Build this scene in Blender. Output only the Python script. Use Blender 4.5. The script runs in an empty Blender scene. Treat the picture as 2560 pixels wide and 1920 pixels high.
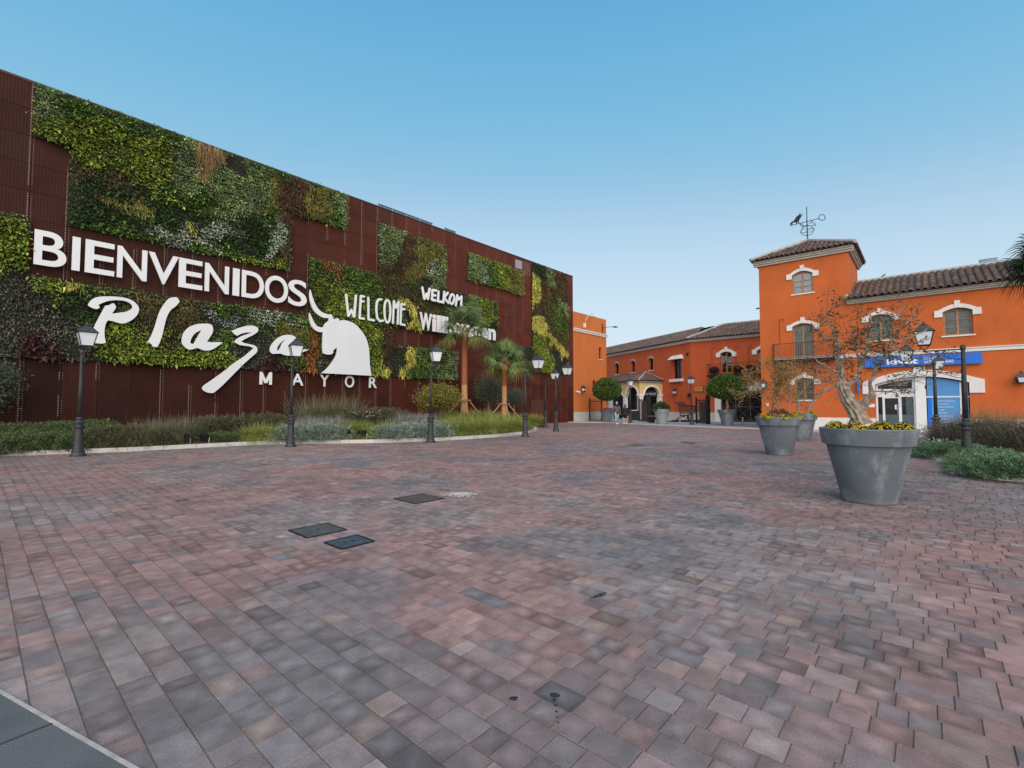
import bpy, bmesh, math, random
import numpy as np
from mathutils import Vector
from mathutils.geometry import tessellate_polygon
R = math.radians
random.seed(7); rng = np.random.default_rng(7)
S = bpy.context.scene; COL = S.collection

# ---------------- camera ----------------
cd = bpy.data.cameras.new('camera'); cam = bpy.data.objects.new('camera', cd); COL.objects.link(cam)
PT = R(2.52); H = 1.5; FP = 1183.0
cam.location = (0, 0, H); cam.rotation_euler = (R(90) + PT, 0, 0)
cd.sensor_width = 36; cd.lens = 36 * FP / 2560; cd.clip_start = .05; cd.clip_end = 3000
S.camera = cam
# ---------------- sky, sun, exposure ----------------
SUN_EL, SUN_AZ = R(38), R(178); EXPO = .75
w = bpy.data.worlds.new('World'); S.world = w; w.use_nodes = True
nt = w.node_tree; bg = nt.nodes['Background']
sk = nt.nodes.new('ShaderNodeTexSky'); sk.sky_type = 'NISHITA'; sk.sun_disc = False
sk.sun_elevation = SUN_EL; sk.sun_rotation = SUN_AZ; sk.air_density = 1; sk.dust_density = .3; sk.ozone_density = 4; sk.altitude = 0
sc_ = nt.nodes.new('ShaderNodeVectorMath'); sc_.operation = 'SCALE'; sc_.inputs['Scale'].default_value = .15 / 1.3; nt.links.new(sk.outputs[0], sc_.inputs[0])
cv = nt.nodes.new('ShaderNodeRGBCurve'); nt.links.new(sc_.outputs[0], cv.inputs['Color'])      # grade of the clear sky, as the phone camera grades it
for ch, pts in enumerate(([(.093, .120), (.122, .178), (.155, .25), (.236, .46), (.327, .57), (.533, .665), (.837, .71), (1.3, .74)],
                          [(.185, .41), (.236, .485), (.306, .55), (.449, .685), (.609, .765), (.895, .81), (1.3, .82)],
                          [(.385, .70), (.462, .735), (.594, .775), (.799, .865), (.998, .90), (1.3, .92)])):
    cm = cv.mapping.curves[ch]
    cm.points[0].location = (0, 0); cm.points[1].location = (pts[-1][0] / 1.3, pts[-1][1])
    for x, y in pts[:-1]: cm.points.new(x / 1.3, y)
cv.mapping.use_clip = True; cv.mapping.update()
s2_ = nt.nodes.new('ShaderNodeVectorMath'); s2_.operation = 'SCALE'; s2_.inputs['Scale'].default_value = 1 / .15 / 2 ** EXPO; nt.links.new(cv.outputs[0], s2_.inputs[0])
nt.links.new(s2_.outputs[0], bg.inputs[0]); bg.inputs[1].default_value = .15
sl = bpy.data.lights.new('sun', 'SUN'); so = bpy.data.objects.new('sun', sl); COL.objects.link(so)
sl.energy = 2.0; sl.angle = R(80); sl.color = (1, .84, .70)
sdir = Vector((math.sin(SUN_AZ) * math.cos(SUN_EL), math.cos(SUN_AZ) * math.cos(SUN_EL), math.sin(SUN_EL)))
so.rotation_euler = sdir.to_track_quat('Z', 'Y').to_euler()
S.view_settings.view_transform = 'Standard'; S.view_settings.look = 'None'; S.view_settings.gamma = 1
S.view_settings.exposure = EXPO
S.cycles.max_bounces = 6; S.cycles.transparent_max_bounces = 12

# ---------------- geometry helpers ----------------
def ray(px, py):
    x = (px - 1280) / FP; y = -(py - 960) / FP
    return np.array([x, math.cos(PT) - math.sin(PT) * y, math.sin(PT) + math.cos(PT) * y])
def G(px, py, h=0.0):
    r = ray(px, py); t = (h - H) / r[2]; return np.array([r[0] * t, r[1] * t, h])
def D_(px, depth):
    return np.array([(px - 1280) / FP * depth, depth])
class Fr:                                   # a vertical plane: a along it, z up, n out towards the plaza
    def __init__(s, O, ang):
        s.O = np.array([O[0], O[1]], float); a = R(ang); s.D = np.array([math.sin(a), math.cos(a)])
        s.N = np.array([s.D[1], -s.D[0]])
        if s.N @ (-s.O) < 0: s.N = -s.N
    def pt(s, px, py, n=0):
        r = ray(px, py); O = s.O + s.N * n; t = (O @ s.N) / (r[:2] @ s.N); p = r * t
        return (float((p[:2] - s.O) @ s.D), float(p[2] + H))
    def a(s, px, py=950, n=0): return s.pt(px, py, n)[0]
    def z(s, px, py, n=0): return s.pt(px, py, n)[1]
    def w(s, a, z, n=0):
        p = s.O + s.D * a + s.N * n; return (float(p[0]), float(p[1]), float(z))
ORI = {}
def lnk(o): COL.objects.link(o); return o
def tag(o, label=None, cat=None, group=None, kind=None):
    if label: o['label'] = label
    if cat: o['category'] = cat
    if group: o['group'] = group
    if kind: o['kind'] = kind
    return o
def thing(name, loc=(0, 0, 0), label=None, cat=None, group=None):
    o = lnk(bpy.data.objects.new(name, None)); o.location = loc; o.empty_display_size = .2
    ORI[o.name] = Vector(loc); return tag(o, label, cat, group)
def copy_tree(o, parent=None):
    c = lnk(o.copy()); c.parent = parent
    ORI[c.name] = ORI.get(o.name, Vector((0, 0, 0)))
    for ch in list(o.children): copy_tree(ch, c)
    return c
def place(o, x, y, z=0, rz=0, sc=1, label=None, cat=None, group=None):
    o.location = (x, y, z); o.rotation_euler = (0, 0, rz)
    o.scale = (sc, sc, sc) if not isinstance(sc, tuple) else sc
    return tag(o, label, cat, group)
def finish(name, me, mats, parent, loc, smooth):
    for m in (mats if isinstance(mats, (list, tuple)) else [mats]): me.materials.append(m)
    o = lnk(bpy.data.objects.new(name, me))
    me.polygons.foreach_set('use_smooth', [bool(smooth)] * len(me.polygons))
    if parent is not None: o.parent = parent; ORI[o.name] = ORI[parent.name]
    else: o.location = loc; ORI[o.name] = Vector(loc)
    return o
class MB:
    def __init__(s): s.v = []; s.f = []; s.m = []; s.c = []; s.col = None
    def add(s, vs, fs, mi=0, col=None):
        b = len(s.v); s.v += [tuple(map(float, p)) for p in vs]; s.c += [col or (1, 1, 1)] * len(vs)
        for f in fs: s.f.append([i + b for i in f]); s.m.append(mi)
    def hexa(s, c, mi=0, col=None):          # 4 bottom then 4 top corners
        s.add(c, [(0, 3, 2, 1), (4, 5, 6, 7), (0, 1, 5, 4), (1, 2, 6, 5), (2, 3, 7, 6), (3, 0, 4, 7)], mi, col)
    def box(s, x0, x1, y0, y1, z0, z1, mi=0):
        s.hexa([(x0, y0, z0), (x1, y0, z0), (x1, y1, z0), (x0, y1, z0), (x0, y0, z1), (x1, y0, z1), (x1, y1, z1), (x0, y1, z1)], mi)
    def fb(s, fr, a0, a1, z0, z1, n0, n1, mi=0, col=None):
        s.hexa([fr.w(a0, z0, n0), fr.w(a1, z0, n0), fr.w(a1, z0, n1), fr.w(a0, z0, n1), fr.w(a0, z1, n0), fr.w(a1, z1, n0), fr.w(a1, z1, n1), fr.w(a0, z1, n1)], mi, col)
    def prism(s, fr, loops, n0, n1, mi=0, back=True):
        if isinstance(loops[0][0], (int, float)): loops = [loops]
        flat = [p for l in loops for p in l]
        tris = tessellate_polygon([[Vector((p[0], p[1], 0)) for p in l] for l in loops])
        nf = len(flat)
        vs = [fr.w(p[0], p[1], n1) for p in flat] + [fr.w(p[0], p[1], n0) for p in flat]
        fs = [tuple(t) for t in tris] + ([tuple(reversed([i + nf for i in t])) for t in tris] if back else [])
        b = 0
        for l in loops:
            k = len(l)
            for i in range(k):
                j = (i + 1) % k; fs.append((b + i, b + j, nf + b + j, nf + b + i))
            b += k
        s.add(vs, fs, mi)
    def flat(s, pts, z0, z1, mi=0, back=False):   # horizontal polygon slab
        loops = [pts]; tris = tessellate_polygon([[Vector((p[0], p[1], 0)) for p in pts]]); n = len(pts)
        vs = [(p[0], p[1], z1) for p in pts] + [(p[0], p[1], z0) for p in pts]
        fs = [tuple(t) for t in tris]
        for i in range(n): j = (i + 1) % n; fs.append((i, j, n + j, n + i))
        s.add(vs, fs, mi)
    def tube(s, pts, r, seg=7, mi=0, cap=True, flatn=None):
        pts = [Vector(p) for p in pts]; n = len(pts); rs = [r] * n if isinstance(r, (int, float)) else list(r)
        ref = None; vs = []
        for i, p in enumerate(pts):
            t = (pts[min(i + 1, n - 1)] - pts[max(i - 1, 0)])
            if t.length < 1e-9: t = Vector((0, 0, 1))
            t.normalize()
            if ref is None: ref = Vector((0, 0, 1)) if abs(t.z) < .9 else Vector((1, 0, 0))
            x = ref - t * ref.dot(t)
            if x.length < 1e-6: x = t.orthogonal()
            x.normalize(); ref = x; y = t.cross(x)
            for k in range(seg):
                a = 2 * math.pi * k / seg; vs.append(p + (x * math.cos(a) + y * math.sin(a)) * rs[i])
        fs = []
        for i in range(n - 1):
            for k in range(seg):
                k2 = (k + 1) % seg; fs.append((i * seg + k, i * seg + k2, (i + 1) * seg + k2, (i + 1) * seg + k))
        if cap: fs.append(tuple(range(seg - 1, -1, -1))); fs.append(tuple(range((n - 1) * seg, n * seg)))
        s.add(vs, fs, mi)
    def lathe(s, prof, c=(0, 0, 0), seg=20, mi=0, rot=0, sx=1, sy=1):
        vs = []
        for r, z in prof:
            for k in range(seg):
                a = 2 * math.pi * k / seg + rot; vs.append((c[0] + r * sx * math.cos(a), c[1] + r * sy * math.sin(a), c[2] + z))
        fs = []; n = len(prof)
        for i in range(n - 1):
            for k in range(seg): k2 = (k + 1) % seg; fs.append((i * seg + k, i * seg + k2, (i + 1) * seg + k2, (i + 1) * seg + k))
        fs.append(tuple(range(seg - 1, -1, -1))); fs.append(tuple(range((n - 1) * seg, n * seg)))
        s.add(vs, fs, mi)
    def mesh_of(s, me, fn, mi=0):             # append a mesh through a point mapping
        s.add([fn(v.co) for v in me.vertices], [tuple(p.vertices) for p in me.polygons], mi)
    def build(s, name, mats, parent=None, loc=None, smooth=False, colors=False, recalc=True, auto=None):
        if loc is None: loc = (0, 0, 0)
        o0 = ORI[parent.name] if parent is not None else Vector(loc)
        me = bpy.data.meshes.new(name)
        me.from_pydata([(p[0] - o0.x, p[1] - o0.y, p[2] - o0.z) for p in s.v], [], s.f)
        me.polygons.foreach_set('material_index', s.m)
        if recalc:
            bm = bmesh.new(); bm.from_mesh(me); bmesh.ops.recalc_face_normals(bm, faces=bm.faces); bm.to_mesh(me); bm.free()
        if colors:
            at = me.color_attributes.new('col', 'FLOAT_COLOR', 'POINT')
            at.data.foreach_set('color', np.array([(c[0], c[1], c[2], 1) for c in s.c], np.float32).ravel())
        me.update(); return finish(name, me, mats, parent, loc, smooth)
def quads(name, V, C, mat, parent=None, loc=(0, 0, 0), smooth=False):   # V (N,4,3), C (N,3)
    V = np.asarray(V, np.float32); n = len(V)
    o0 = np.array(ORI[parent.name] if parent is not None else loc, np.float32)
    me = bpy.data.meshes.new(name); me.vertices.add(n * 4); me.vertices.foreach_set('co', (V - o0).ravel())
    me.loops.add(n * 4); me.loops.foreach_set('vertex_index', np.arange(n * 4, dtype=np.int32))
    me.polygons.add(n); me.polygons.foreach_set('loop_start', np.arange(n, dtype=np.int32) * 4)
    me.polygons.foreach_set('loop_total', np.full(n, 4, np.int32))
    at = me.color_attributes.new('col', 'FLOAT_COLOR', 'POINT')
    c = np.ones((n, 4, 4), np.float32); c[:, :, :3] = np.asarray(C)[:, None, :]; at.data.foreach_set('color', c.ravel())
    me.update(); me.validate(); return finish(name, me, mat, parent, loc, smooth)
def unit(a): return a / (np.linalg.norm(a, axis=-1, keepdims=True) + 1e-9)
def leafV(P, D, L, W, droop=.2, side=None):   # rhombic leaves
    n = len(P); D = unit(D)
    if side is None: side = rng.normal(size=(n, 3))
    sd = unit(np.cross(D, side)); L = np.broadcast_to(L, (n,))[:, None]; W = np.broadcast_to(W, (n,))[:, None]
    mid = P + D * L * .5; tip = P + D * L; tip[:, 2] -= (L[:, 0] * droop)
    return np.stack([P, mid + sd * W / 2, tip, mid - sd * W / 2], 1)
def ribV(P, D, L, W, bend, K=4):               # arching blades -> quads
    n = len(P); D = unit(D); out = []; L = np.broadcast_to(L, (n,))[:, None]; W = np.broadcast_to(W, (n,))[:, None]
    bend = np.broadcast_to(bend, (n,))[:, None]
    sd = unit(np.cross(D, np.array([0, 0, 1.0])) + 1e-4); z = np.array([0, 0, 1.0])
    def pos(t): return P + D * L * t - z * L * bend * t * t
    for k in range(K):
        t0, t1 = k / K, (k + 1) / K; w0 = W * (1 - t0 * .85) / 2; w1 = W * (1 - t1 * .95) / 2
        out.append(np.stack([pos(t0) - sd * w0, pos(t0) + sd * w0, pos(t1) + sd * w1, pos(t1) - sd * w1], 1))
    return np.concatenate(out), K
def cvar(base, n, v=.25, hue=.08):
    b = np.array(base)[None, :] * (1 + rng.uniform(-v, v, (n, 1))) * (1 + rng.uniform(-hue, hue, (n, 3)))
    return np.clip(b, .002, 1)
def sph(n): return unit(rng.normal(size=(n, 3)))

# ---------------- materials ----------------
def nn(nt, t, **k):
    n = nt.nodes.new(t)
    for a, b in k.items(): setattr(n, a, b)
    return n
def pm(name, col, rough=.65, metal=0, var=.12, scale=2.0, bump=0, bscale=60, spec=.5, attr=False, stain=0, trans=0, coords='Object'):
    m = bpy.data.materials.new(name); m.use_nodes = True; nt = m.node_tree; L = nt.links.new
    bs = nt.nodes['Principled BSDF']; bs.inputs['Roughness'].default_value = rough; bs.inputs['Metallic'].default_value = metal
    bs.inputs['Specular IOR Level'].default_value = spec
    tc = nn(nt, 'ShaderNodeTexCoord'); tex = tc.outputs[coords]
    if coords == 'World':
        tex = None
    no = nn(nt, 'ShaderNodeTexNoise'); no.inputs['Scale'].default_value = scale; no.inputs['Detail'].default_value = 5; L(tex, no.inputs['Vector'])
    mr = nn(nt, 'ShaderNodeMapRange'); mr.inputs[1].default_value = .3; mr.inputs[2].default_value = .7
    mr.inputs[3].default_value = 1 - var; mr.inputs[4].default_value = 1 + var; L(no.outputs['Fac'], mr.inputs[0])
    vm = nn(nt, 'ShaderNodeVectorMath', operation='SCALE'); L(mr.outputs[0], vm.inputs['Scale'])
    if attr:
        at = nn(nt, 'ShaderNodeAttribute', attribute_name='col'); L(at.outputs['Color'], vm.inputs[0])
    else: vm.inputs[0].default_value = col[:3]
    out = vm.outputs[0]
    if stain:
        n2 = nn(nt, 'ShaderNodeTexNoise'); n2.inputs['Scale'].default_value = 1.3; n2.inputs['Detail'].default_value = 8; n2.inputs['Roughness'].default_value = .7
        mp = nn(nt, 'ShaderNodeMapping'); mp.inputs['Scale'].default_value = (1, 1, .35); L(tex, mp.inputs[0]); L(mp.outputs[0], n2.inputs['Vector'])
        r2 = nn(nt, 'ShaderNodeMapRange'); r2.inputs[1].default_value = .5; r2.inputs[2].default_value = .75; r2.inputs[3].default_value = 1; r2.inputs[4].default_value = 1 - stain
        L(n2.outputs['Fac'], r2.inputs[0]); v2 = nn(nt, 'ShaderNodeVectorMath', operation='SCALE'); L(out, v2.inputs[0]); L(r2.outputs[0], v2.inputs['Scale']); out = v2.outputs[0]
    L(out, bs.inputs['Base Color'])
    if bump:
        n3 = nn(nt, 'ShaderNodeTexNoise'); n3.inputs['Scale'].default_value = bscale; n3.inputs['Detail'].default_value = 4; L(tex, n3.inputs['Vector'])
        bu = nn(nt, 'ShaderNodeBump'); bu.inputs['Strength'].default_value = bump; bu.inputs['Distance'].default_value = .01
        L(n3.outputs['Fac'], bu.inputs['Height']); L(bu.outputs[0], bs.inputs['Normal'])
    if trans:
        tr = nn(nt, 'ShaderNodeBsdfTranslucent'); L(out, tr.inputs[0]); mx = nn(nt, 'ShaderNodeMixShader'); mx.inputs[0].default_value = trans
        L(bs.outputs[0], mx.inputs[1]); L(tr.outputs[0], mx.inputs[2]); L(mx.outputs[0], nt.nodes['Material Output'].inputs[0])
    return m
def glass(name, tint=(.5, .55, .6), refl=.25):
    m = bpy.data.materials.new(name); m.use_nodes = True; nt = m.node_tree; L = nt.links.new
    nt.nodes.remove(nt.nodes['Principled BSDF'])
    t = nn(nt, 'ShaderNodeBsdfTransparent'); t.inputs[0].default_value = (*tint, 1)
    g = nn(nt, 'ShaderNodeBsdfGlossy'); g.inputs['Roughness'].default_value = .12; g.inputs[0].default_value = (.42, .43, .42, 1)
    fr = nn(nt, 'ShaderNodeFresnel'); fr.inputs[0].default_value = 1.5; ad = nn(nt, 'ShaderNodeMath', operation='ADD'); ad.inputs[1].default_value = refl
    L(fr.outputs[0], ad.inputs[0]); mx = nn(nt, 'ShaderNodeMixShader'); L(ad.outputs[0], mx.inputs[0]); L(t.outputs[0], mx.inputs[1]); L(g.outputs[0], mx.inputs[2])
    L(mx.outputs[0], nt.nodes['Material Output'].inputs[0]); return m
M = dict(
    white=pm('white_paint', (.80, .80, .80), .5, var=.03, scale=1),
    trim=pm('white_render', (.72, .71, .68), .8, var=.06, bump=.2, stain=.12),
    plinth=pm('pale_plinth', (.55, .54, .51), .85, var=.14, bump=.4, stain=.35),
    cornice=pm('cornice_stone', (.47, .43, .365), .8, var=.08, stain=.2),
    orange=pm('orange_stucco', (.55, .122, .026), .9, var=.10, scale=.7, bump=.6, bscale=35, stain=.17),
    orange_light=pm('light_orange_stucco', (.60, .165, .036), .9, var=.05, scale=.7, bump=.4, bscale=35, stain=.12),
    orange_red=pm('red_orange_stucco', (.49, .092, .027), .9, var=.07, scale=.7, bump=.4, bscale=35, stain=.18),
    yellow=pm('yellow_stucco', (.66, .50, .24), .9, var=.05, bump=.4),
    wood=pm('oak_frame', (.38, .19, .07), .5, var=.25, scale=8),
    darkwood=pm('dark_wood', (.07, .03, .018), .5, var=.3, scale=8),
    tile=pm('clay_tile', (1, 1, 1), .85, var=.3, scale=9, attr=True, bump=.5, bscale=50),
    mortar=pm('ridge_mortar', (.36, .34, .31), .9, var=.2, scale=4, bump=.6),
    iron=pm('black_iron', (.012, .012, .013), .6, .0, var=.3, scale=12, spec=.25, bump=.2),
    lampiron=pm('lamp_iron', (.030, .032, .033), .5, .0, var=.25, scale=9, spec=.6, bump=.25, bscale=90),
    rustiron=pm('brown_iron', (.05, .018, .012), .6, var=.3, scale=9),
    opal=pm('opal_lamp_glass', (.80, .83, .88), .3, var=.04, spec=.5),
    pot=pm('grey_pot', (.155, .175, .195), .55, var=.16, scale=1.6, bump=.15, bscale=80),
    potlight=pm('pale_grey_pot', (.26, .30, .30), .55, var=.1, scale=1.6),
    soil=pm('soil', (.09, .06, .04), .95, var=.4, scale=6, bump=1, bscale=25),
    leaf=pm('foliage', (1, 1, 1), .62, var=.18, scale=5, attr=True, trans=.22, spec=.3),
    bark=pm('bark', (.26, .21, .165), .9, var=.35, scale=7, bump=1, bscale=22),
    palmtop=pm('palm_bark_red', (.30, .095, .04), .85, var=.3, scale=9, bump=.8, bscale=20),
    palmlow=pm('palm_bark_tan', (.46, .25, .11), .85, var=.25, scale=8, bump=.7, bscale=25),
    stake=pm('timber_stake', (.36, .22, .13), .8, var=.2, scale=8),
    kerb=pm('kerb_stone', (.50, .48, .44), .85, var=.15, scale=3, bump=.5, stain=.2),
    blue=pm('blue_sign', (.015, .15, .62), .4, var=.04),
    lightblue=pm('blue_window_film', (.085, .30, .62), .35, var=.06),
    black=pm('dark_interior', (.012, .011, .010), .8, var=.3),
    curtain=pm('white_curtain', (.62, .63, .66), .9, var=.05),
    greyroom=pm('grey_blind', (.36, .335, .28), .9, var=.2),
    glass=glass('window_glass', (.95, .96, .97), .05), glassclear=glass('clear_glass', (.985, .99, 1), .03),
    alu=pm('white_aluminium', (.74, .75, .77), .35, var=.03),
    steel=pm('steel', (.5, .5, .5), .35, .9, var=.05),
    cover=pm('cast_cover', (.090, .088, .080), .6, .2, var=.35, scale=12, bump=.8, bscale=60),
    coverrust=pm('rusty_cover', (.095, .066, .055), .65, .1, var=.35, scale=12, bump=.8, bscale=60),
    coverblue=pm('slate_cover', (.055, .066, .085), .6, .1, var=.3, scale=12, bump=.6, bscale=60),
    slab=pm('grey_slab', (.105, .11, .115), .8, var=.22, scale=2.2, bump=.4, bscale=90),
    grout=pm('pale_mortar', (.38, .36, .34), .9, var=.25, scale=15),
    signwood=pm('sign_board', (.50, .26, .07), .6, var=.15),
)
# ---------------- the long cladding wall: plane, grid ----------------
U_ANG = 41.35
LO = G(1434, 1055); LW = Fr(LO[:2], U_ANG + 180)      # a grows from the far end towards the camera
NV = np.array([math.cos(R(U_ANG)), -math.sin(R(U_ANG))]); UV_ = np.array([math.sin(R(U_ANG)), math.cos(R(U_ANG))])
def ga(k): return .92 + .9915 * k
ZL = [0, 1.03, 2.06, 3.09, 4.08, 5.03, 6.0, 7.0, 8.0, 8.95, 9.93, 10.9, 11.87, 12.83]

# ---------------- ground, paving ----------------
mg = MB(); mg.box(-700, 700, -60, 1500, -.6, -.009)
tag(mg.build('ground', pm('ground', (.26, .24, .22), .9, var=.35, scale=1.2), loc=(0, 0, 0)), kind='structure')

KB = [(-160, 1162), (0, 1141), (318, 1129), (640, 1111.7), (947, 1107), (1100, 1102), (1175, 1097.5), (1251, 1092), (1313, 1085.5), (1338, 1079), (1344, 1075), (1339, 1071.5), (1325, 1069)]
KBw = [G(*p)[:2] for p in KB]
KBw = [KBw[0] + (KBw[0] - KBw[1]) * 1.2] + KBw
RB = [(2560, 1216), (2493, 1200), (2443, 1190), (2401, 1177), (2370, 1162), (2332, 1149), (2305, 1139), (2287, 1128), (2281, 1117), (2290, 1108), (2310, 1103), (2345, 1100)]
RBw = [np.array([14.5, 5.6]), np.array([11.2, 8.2])] + [G(*p)[:2] for p in RB][1:] + [np.array([26, 15.5]), np.array([31, 9.0])]
def inpoly(x, y, P):
    x = np.asarray(x); y = np.asarray(y); c = np.zeros(x.shape, bool); n = len(P)
    for i in range(n):
        x1, y1 = P[i][0], P[i][1]; x2, y2 = P[i - 1][0], P[i - 1][1]
        if y1 == y2: continue
        c ^= ((y1 > y) != (y2 > y)) & (x < (x2 - x1) * (y - y1) / (y2 - y1) + x1)
    return c
bedL = [LW.w(-0, 0)[:2]] if False else []
farw = LW.w(LW.pt(1318, 1062)[0], 0, 0)[:2]; nearw = LW.w(44, 0, 0)[:2]
bedL = [np.array(nearw)] + KBw + [np.array(farw)]
SLAB = [G(-60, 1697)[:2], G(0, 1731)[:2], G(347, 1930)[:2], G(380, 1990)[:2], G(-400, 2300)[:2], G(-700, 1800)[:2]]
STRIP = [G(1380, 1054.5)[:2], G(1440, 1056)[:2], G(1517, 1057.5)[:2], G(1600, 1061)[:2], G(1720, 1066.5)[:2], G(1897, 1073)[:2], G(2050, 1081)[:2], G(2305, 1093)[:2], np.array([26, 22.5]), np.array([30, 60]), np.array([0, 60])]
def bevelmesh(cx, cy, hu, hv, z, bev, col):      # arrays -> block tops with chamfer
    n = len(cx); Vs = np.zeros((n, 9, 3), np.float32)
    s = [(-1, -1), (1, -1), (1, 1), (-1, 1)]
    for k, (su, sv) in enumerate(s):
        for j, (du, dz) in enumerate(((0, -bev * 1.6), (bev, 0))):
            a = su * (hu - du); b = sv * (hv - du)
            Vs[:, j * 4 + k, 0] = cx + UV_[0] * a + NV[0] * b; Vs[:, j * 4 + k, 1] = cy + UV_[1] * a + NV[1] * b
            Vs[:, j * 4 + k, 2] = z + dz
    Vs[:, 8, 0] = cx; Vs[:, 8, 1] = cy; Vs[:, 8, 2] = z
    me = bpy.data.meshes.new('plaza_paving'); me.vertices.add(n * 9); me.vertices.foreach_set('co', Vs.ravel())
    F = [(4, 5, 8), (5, 6, 8), (6, 7, 8), (7, 4, 8), (0, 1, 5, 4), (1, 2, 6, 5), (2, 3, 7, 6), (3, 0, 4, 7)]
    flat = np.array([i for f in F for i in f], np.int32); tot = np.array([len(f) for f in F], np.int32); st = np.concatenate([[0], np.cumsum(tot)[:-1]]).astype(np.int32)
    idx = (np.arange(n, dtype=np.int32)[:, None] * 9 + flat[None]).reshape(-1)
    me.loops.add(len(idx)); me.loops.foreach_set('vertex_index', idx); nf = n * 8
    me.polygons.add(nf); me.polygons.foreach_set('loop_start', (np.arange(n, dtype=np.int32)[:, None] * len(flat) + st[None]).reshape(-1)); me.polygons.foreach_set('loop_total', np.tile(tot, n))
    at = me.color_attributes.new('col', 'FLOAT_COLOR', 'POINT'); c = np.ones((n, 9, 4), np.float32); c[:, :, :3] = col[:, None, :]
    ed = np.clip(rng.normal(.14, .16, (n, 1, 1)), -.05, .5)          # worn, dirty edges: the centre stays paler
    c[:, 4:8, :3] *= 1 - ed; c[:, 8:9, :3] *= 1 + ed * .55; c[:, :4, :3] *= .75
    at.data.foreach_set('color', c.ravel()); me.update(); me.validate(); return me
def vnoise(x, y, s, seed):                       # cheap smooth value noise
    g = np.random.default_rng(seed).random((97, 97)); x = np.asarray(x) / s + 1000; y = np.asarray(y) / s + 1000
    xi = np.floor(x).astype(int); yi = np.floor(y).astype(int); fx = x - xi; fy = y - yi; fx = fx * fx * (3 - 2 * fx); fy = fy * fy * (3 - 2 * fy)
    a = g[xi % 97, yi % 97]; b = g[(xi + 1) % 97, yi % 97]; c = g[xi % 97, (yi + 1) % 97]; d = g[(xi + 1) % 97, (yi + 1) % 97]
    return (a * (1 - fx) + b * fx) * (1 - fy) + (c * (1 - fx) + d * fx) * fy
CX_, CY_, HU, HV = [], [], [], []
rw = .158
for r_ in range(int(-2 / rw), int(46 / rw)):
    uc = r_ * rw; v = -32 + random.random() * .3
    row = []
    while v < 40:
        l = random.choice([.118, .158, .158, .158, .236, .236]); row.append((v + l / 2, l / 2)); v += l
    row = np.array(row); x = UV_[0] * uc + NV[0] * row[:, 0]; y = UV_[1] * uc + NV[1] * row[:, 0]
    k = (y > .9) & (y < 46) & (np.abs(x) < 1.16 * y + 3.5)
    CX_.append(x[k]); CY_.append(y[k]); HV.append(row[k, 1]); HU.append(np.full(k.sum(), rw / 2))
CX_, CY_, HU, HV = map(np.concatenate, (CX_, CY_, HU, HV))
COV = []                                          # utility covers (centre pixel corners)
covers = [([(721.8, 1326.6), (816.7, 1308.9), (866, 1325.3), (767.3, 1345.6)], 'cover', 'worn grey-green metal cover set in the paving beside the slate cover', 1),
          ([(810.4, 1357), (892.7, 1338), (935.7, 1354), (853.4, 1374)], 'coverblue', 'dark slate blue cover with two finger holes in the paving', 2),
          ([(983.8, 1247.3), (1053.4, 1235.4), (1111.6, 1246.8), (1038.2, 1260)], 'coverrust', 'rusty brown square cover next to the spill of white gravel', 1),
          ([(1700, 1106), (1714, 1104), (1741, 1107), (1729, 1110)], 'cover', 'small dark cover in the far paving in front of the corner with the cart', 0),
          ([(1570, 1113.5), (1588, 1111.3), (1612, 1113.2), (1594, 1115.6)], 'cover', 'small dark cover in the far paving in front of the two people', 0)]
keep = ~inpoly(CX_, CY_, bedL) & ~inpoly(CX_, CY_, RBw) & ~inpoly(CX_, CY_, STRIP)
CX_, CY_, HU, HV = CX_[keep], CY_[keep], HU[keep], HV[keep]
n = len(CX_)
f1 = vnoise(CX_, CY_, 2.3, 1) * .55 + vnoise(CX_, CY_, .9, 2) * .45; f2 = vnoise(CX_, CY_, 5, 3) * .6 + vnoise(CX_, CY_, 1.6, 4) * .4
f1 = f1 + rng.normal(0, .07, n); pal = np.array([(.205, .138, .128), (.172, .152, .148), (.235, .138, .120), (.122, .122, .128), (.235, .22, .21), (.205, .155, .128)])
red = np.clip((f1 - .38) * 4.5, 0, 1)[:, None]; c = pal[1] * (1 - red) + pal[0] * red
rr = np.clip((f2 - .60) * 5, 0, 1)[:, None] * (rng.random((n, 1)) < .75); c = c * (1 - rr * .8) + pal[2] * rr * .8
u = rng.random(n)
f3 = np.clip((vnoise(CX_, CY_, 1.3, 15) - .62) * 5, 0, 1)[:, None]; c = c * (1 - f3 * .75) + pal[3] * f3 * .75
for lo, hi, p, s in ((0, .05, 3, .6), (.05, .07, 4, .5), (.07, .14, 5, .5), (.14, .16, 2, .35), (.18, .19, 3, .9)):
    k = (u >= lo) & (u < hi); c[k] = c[k] * (1 - s) + pal[p] * s
c *= (1 + rng.normal(0, .10, (n, 1))); c *= 1 + .25 * (vnoise(CX_, CY_, 7, 9)[:, None] - .5)
c = np.clip(c * np.array([1.34, 1.20, 1.18]), .03, .6)
me = bevelmesh(CX_, CY_, HU - .0016, HV - .0017, rng.normal(0, .0006, n).astype(np.float32), .0035, c)
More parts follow.
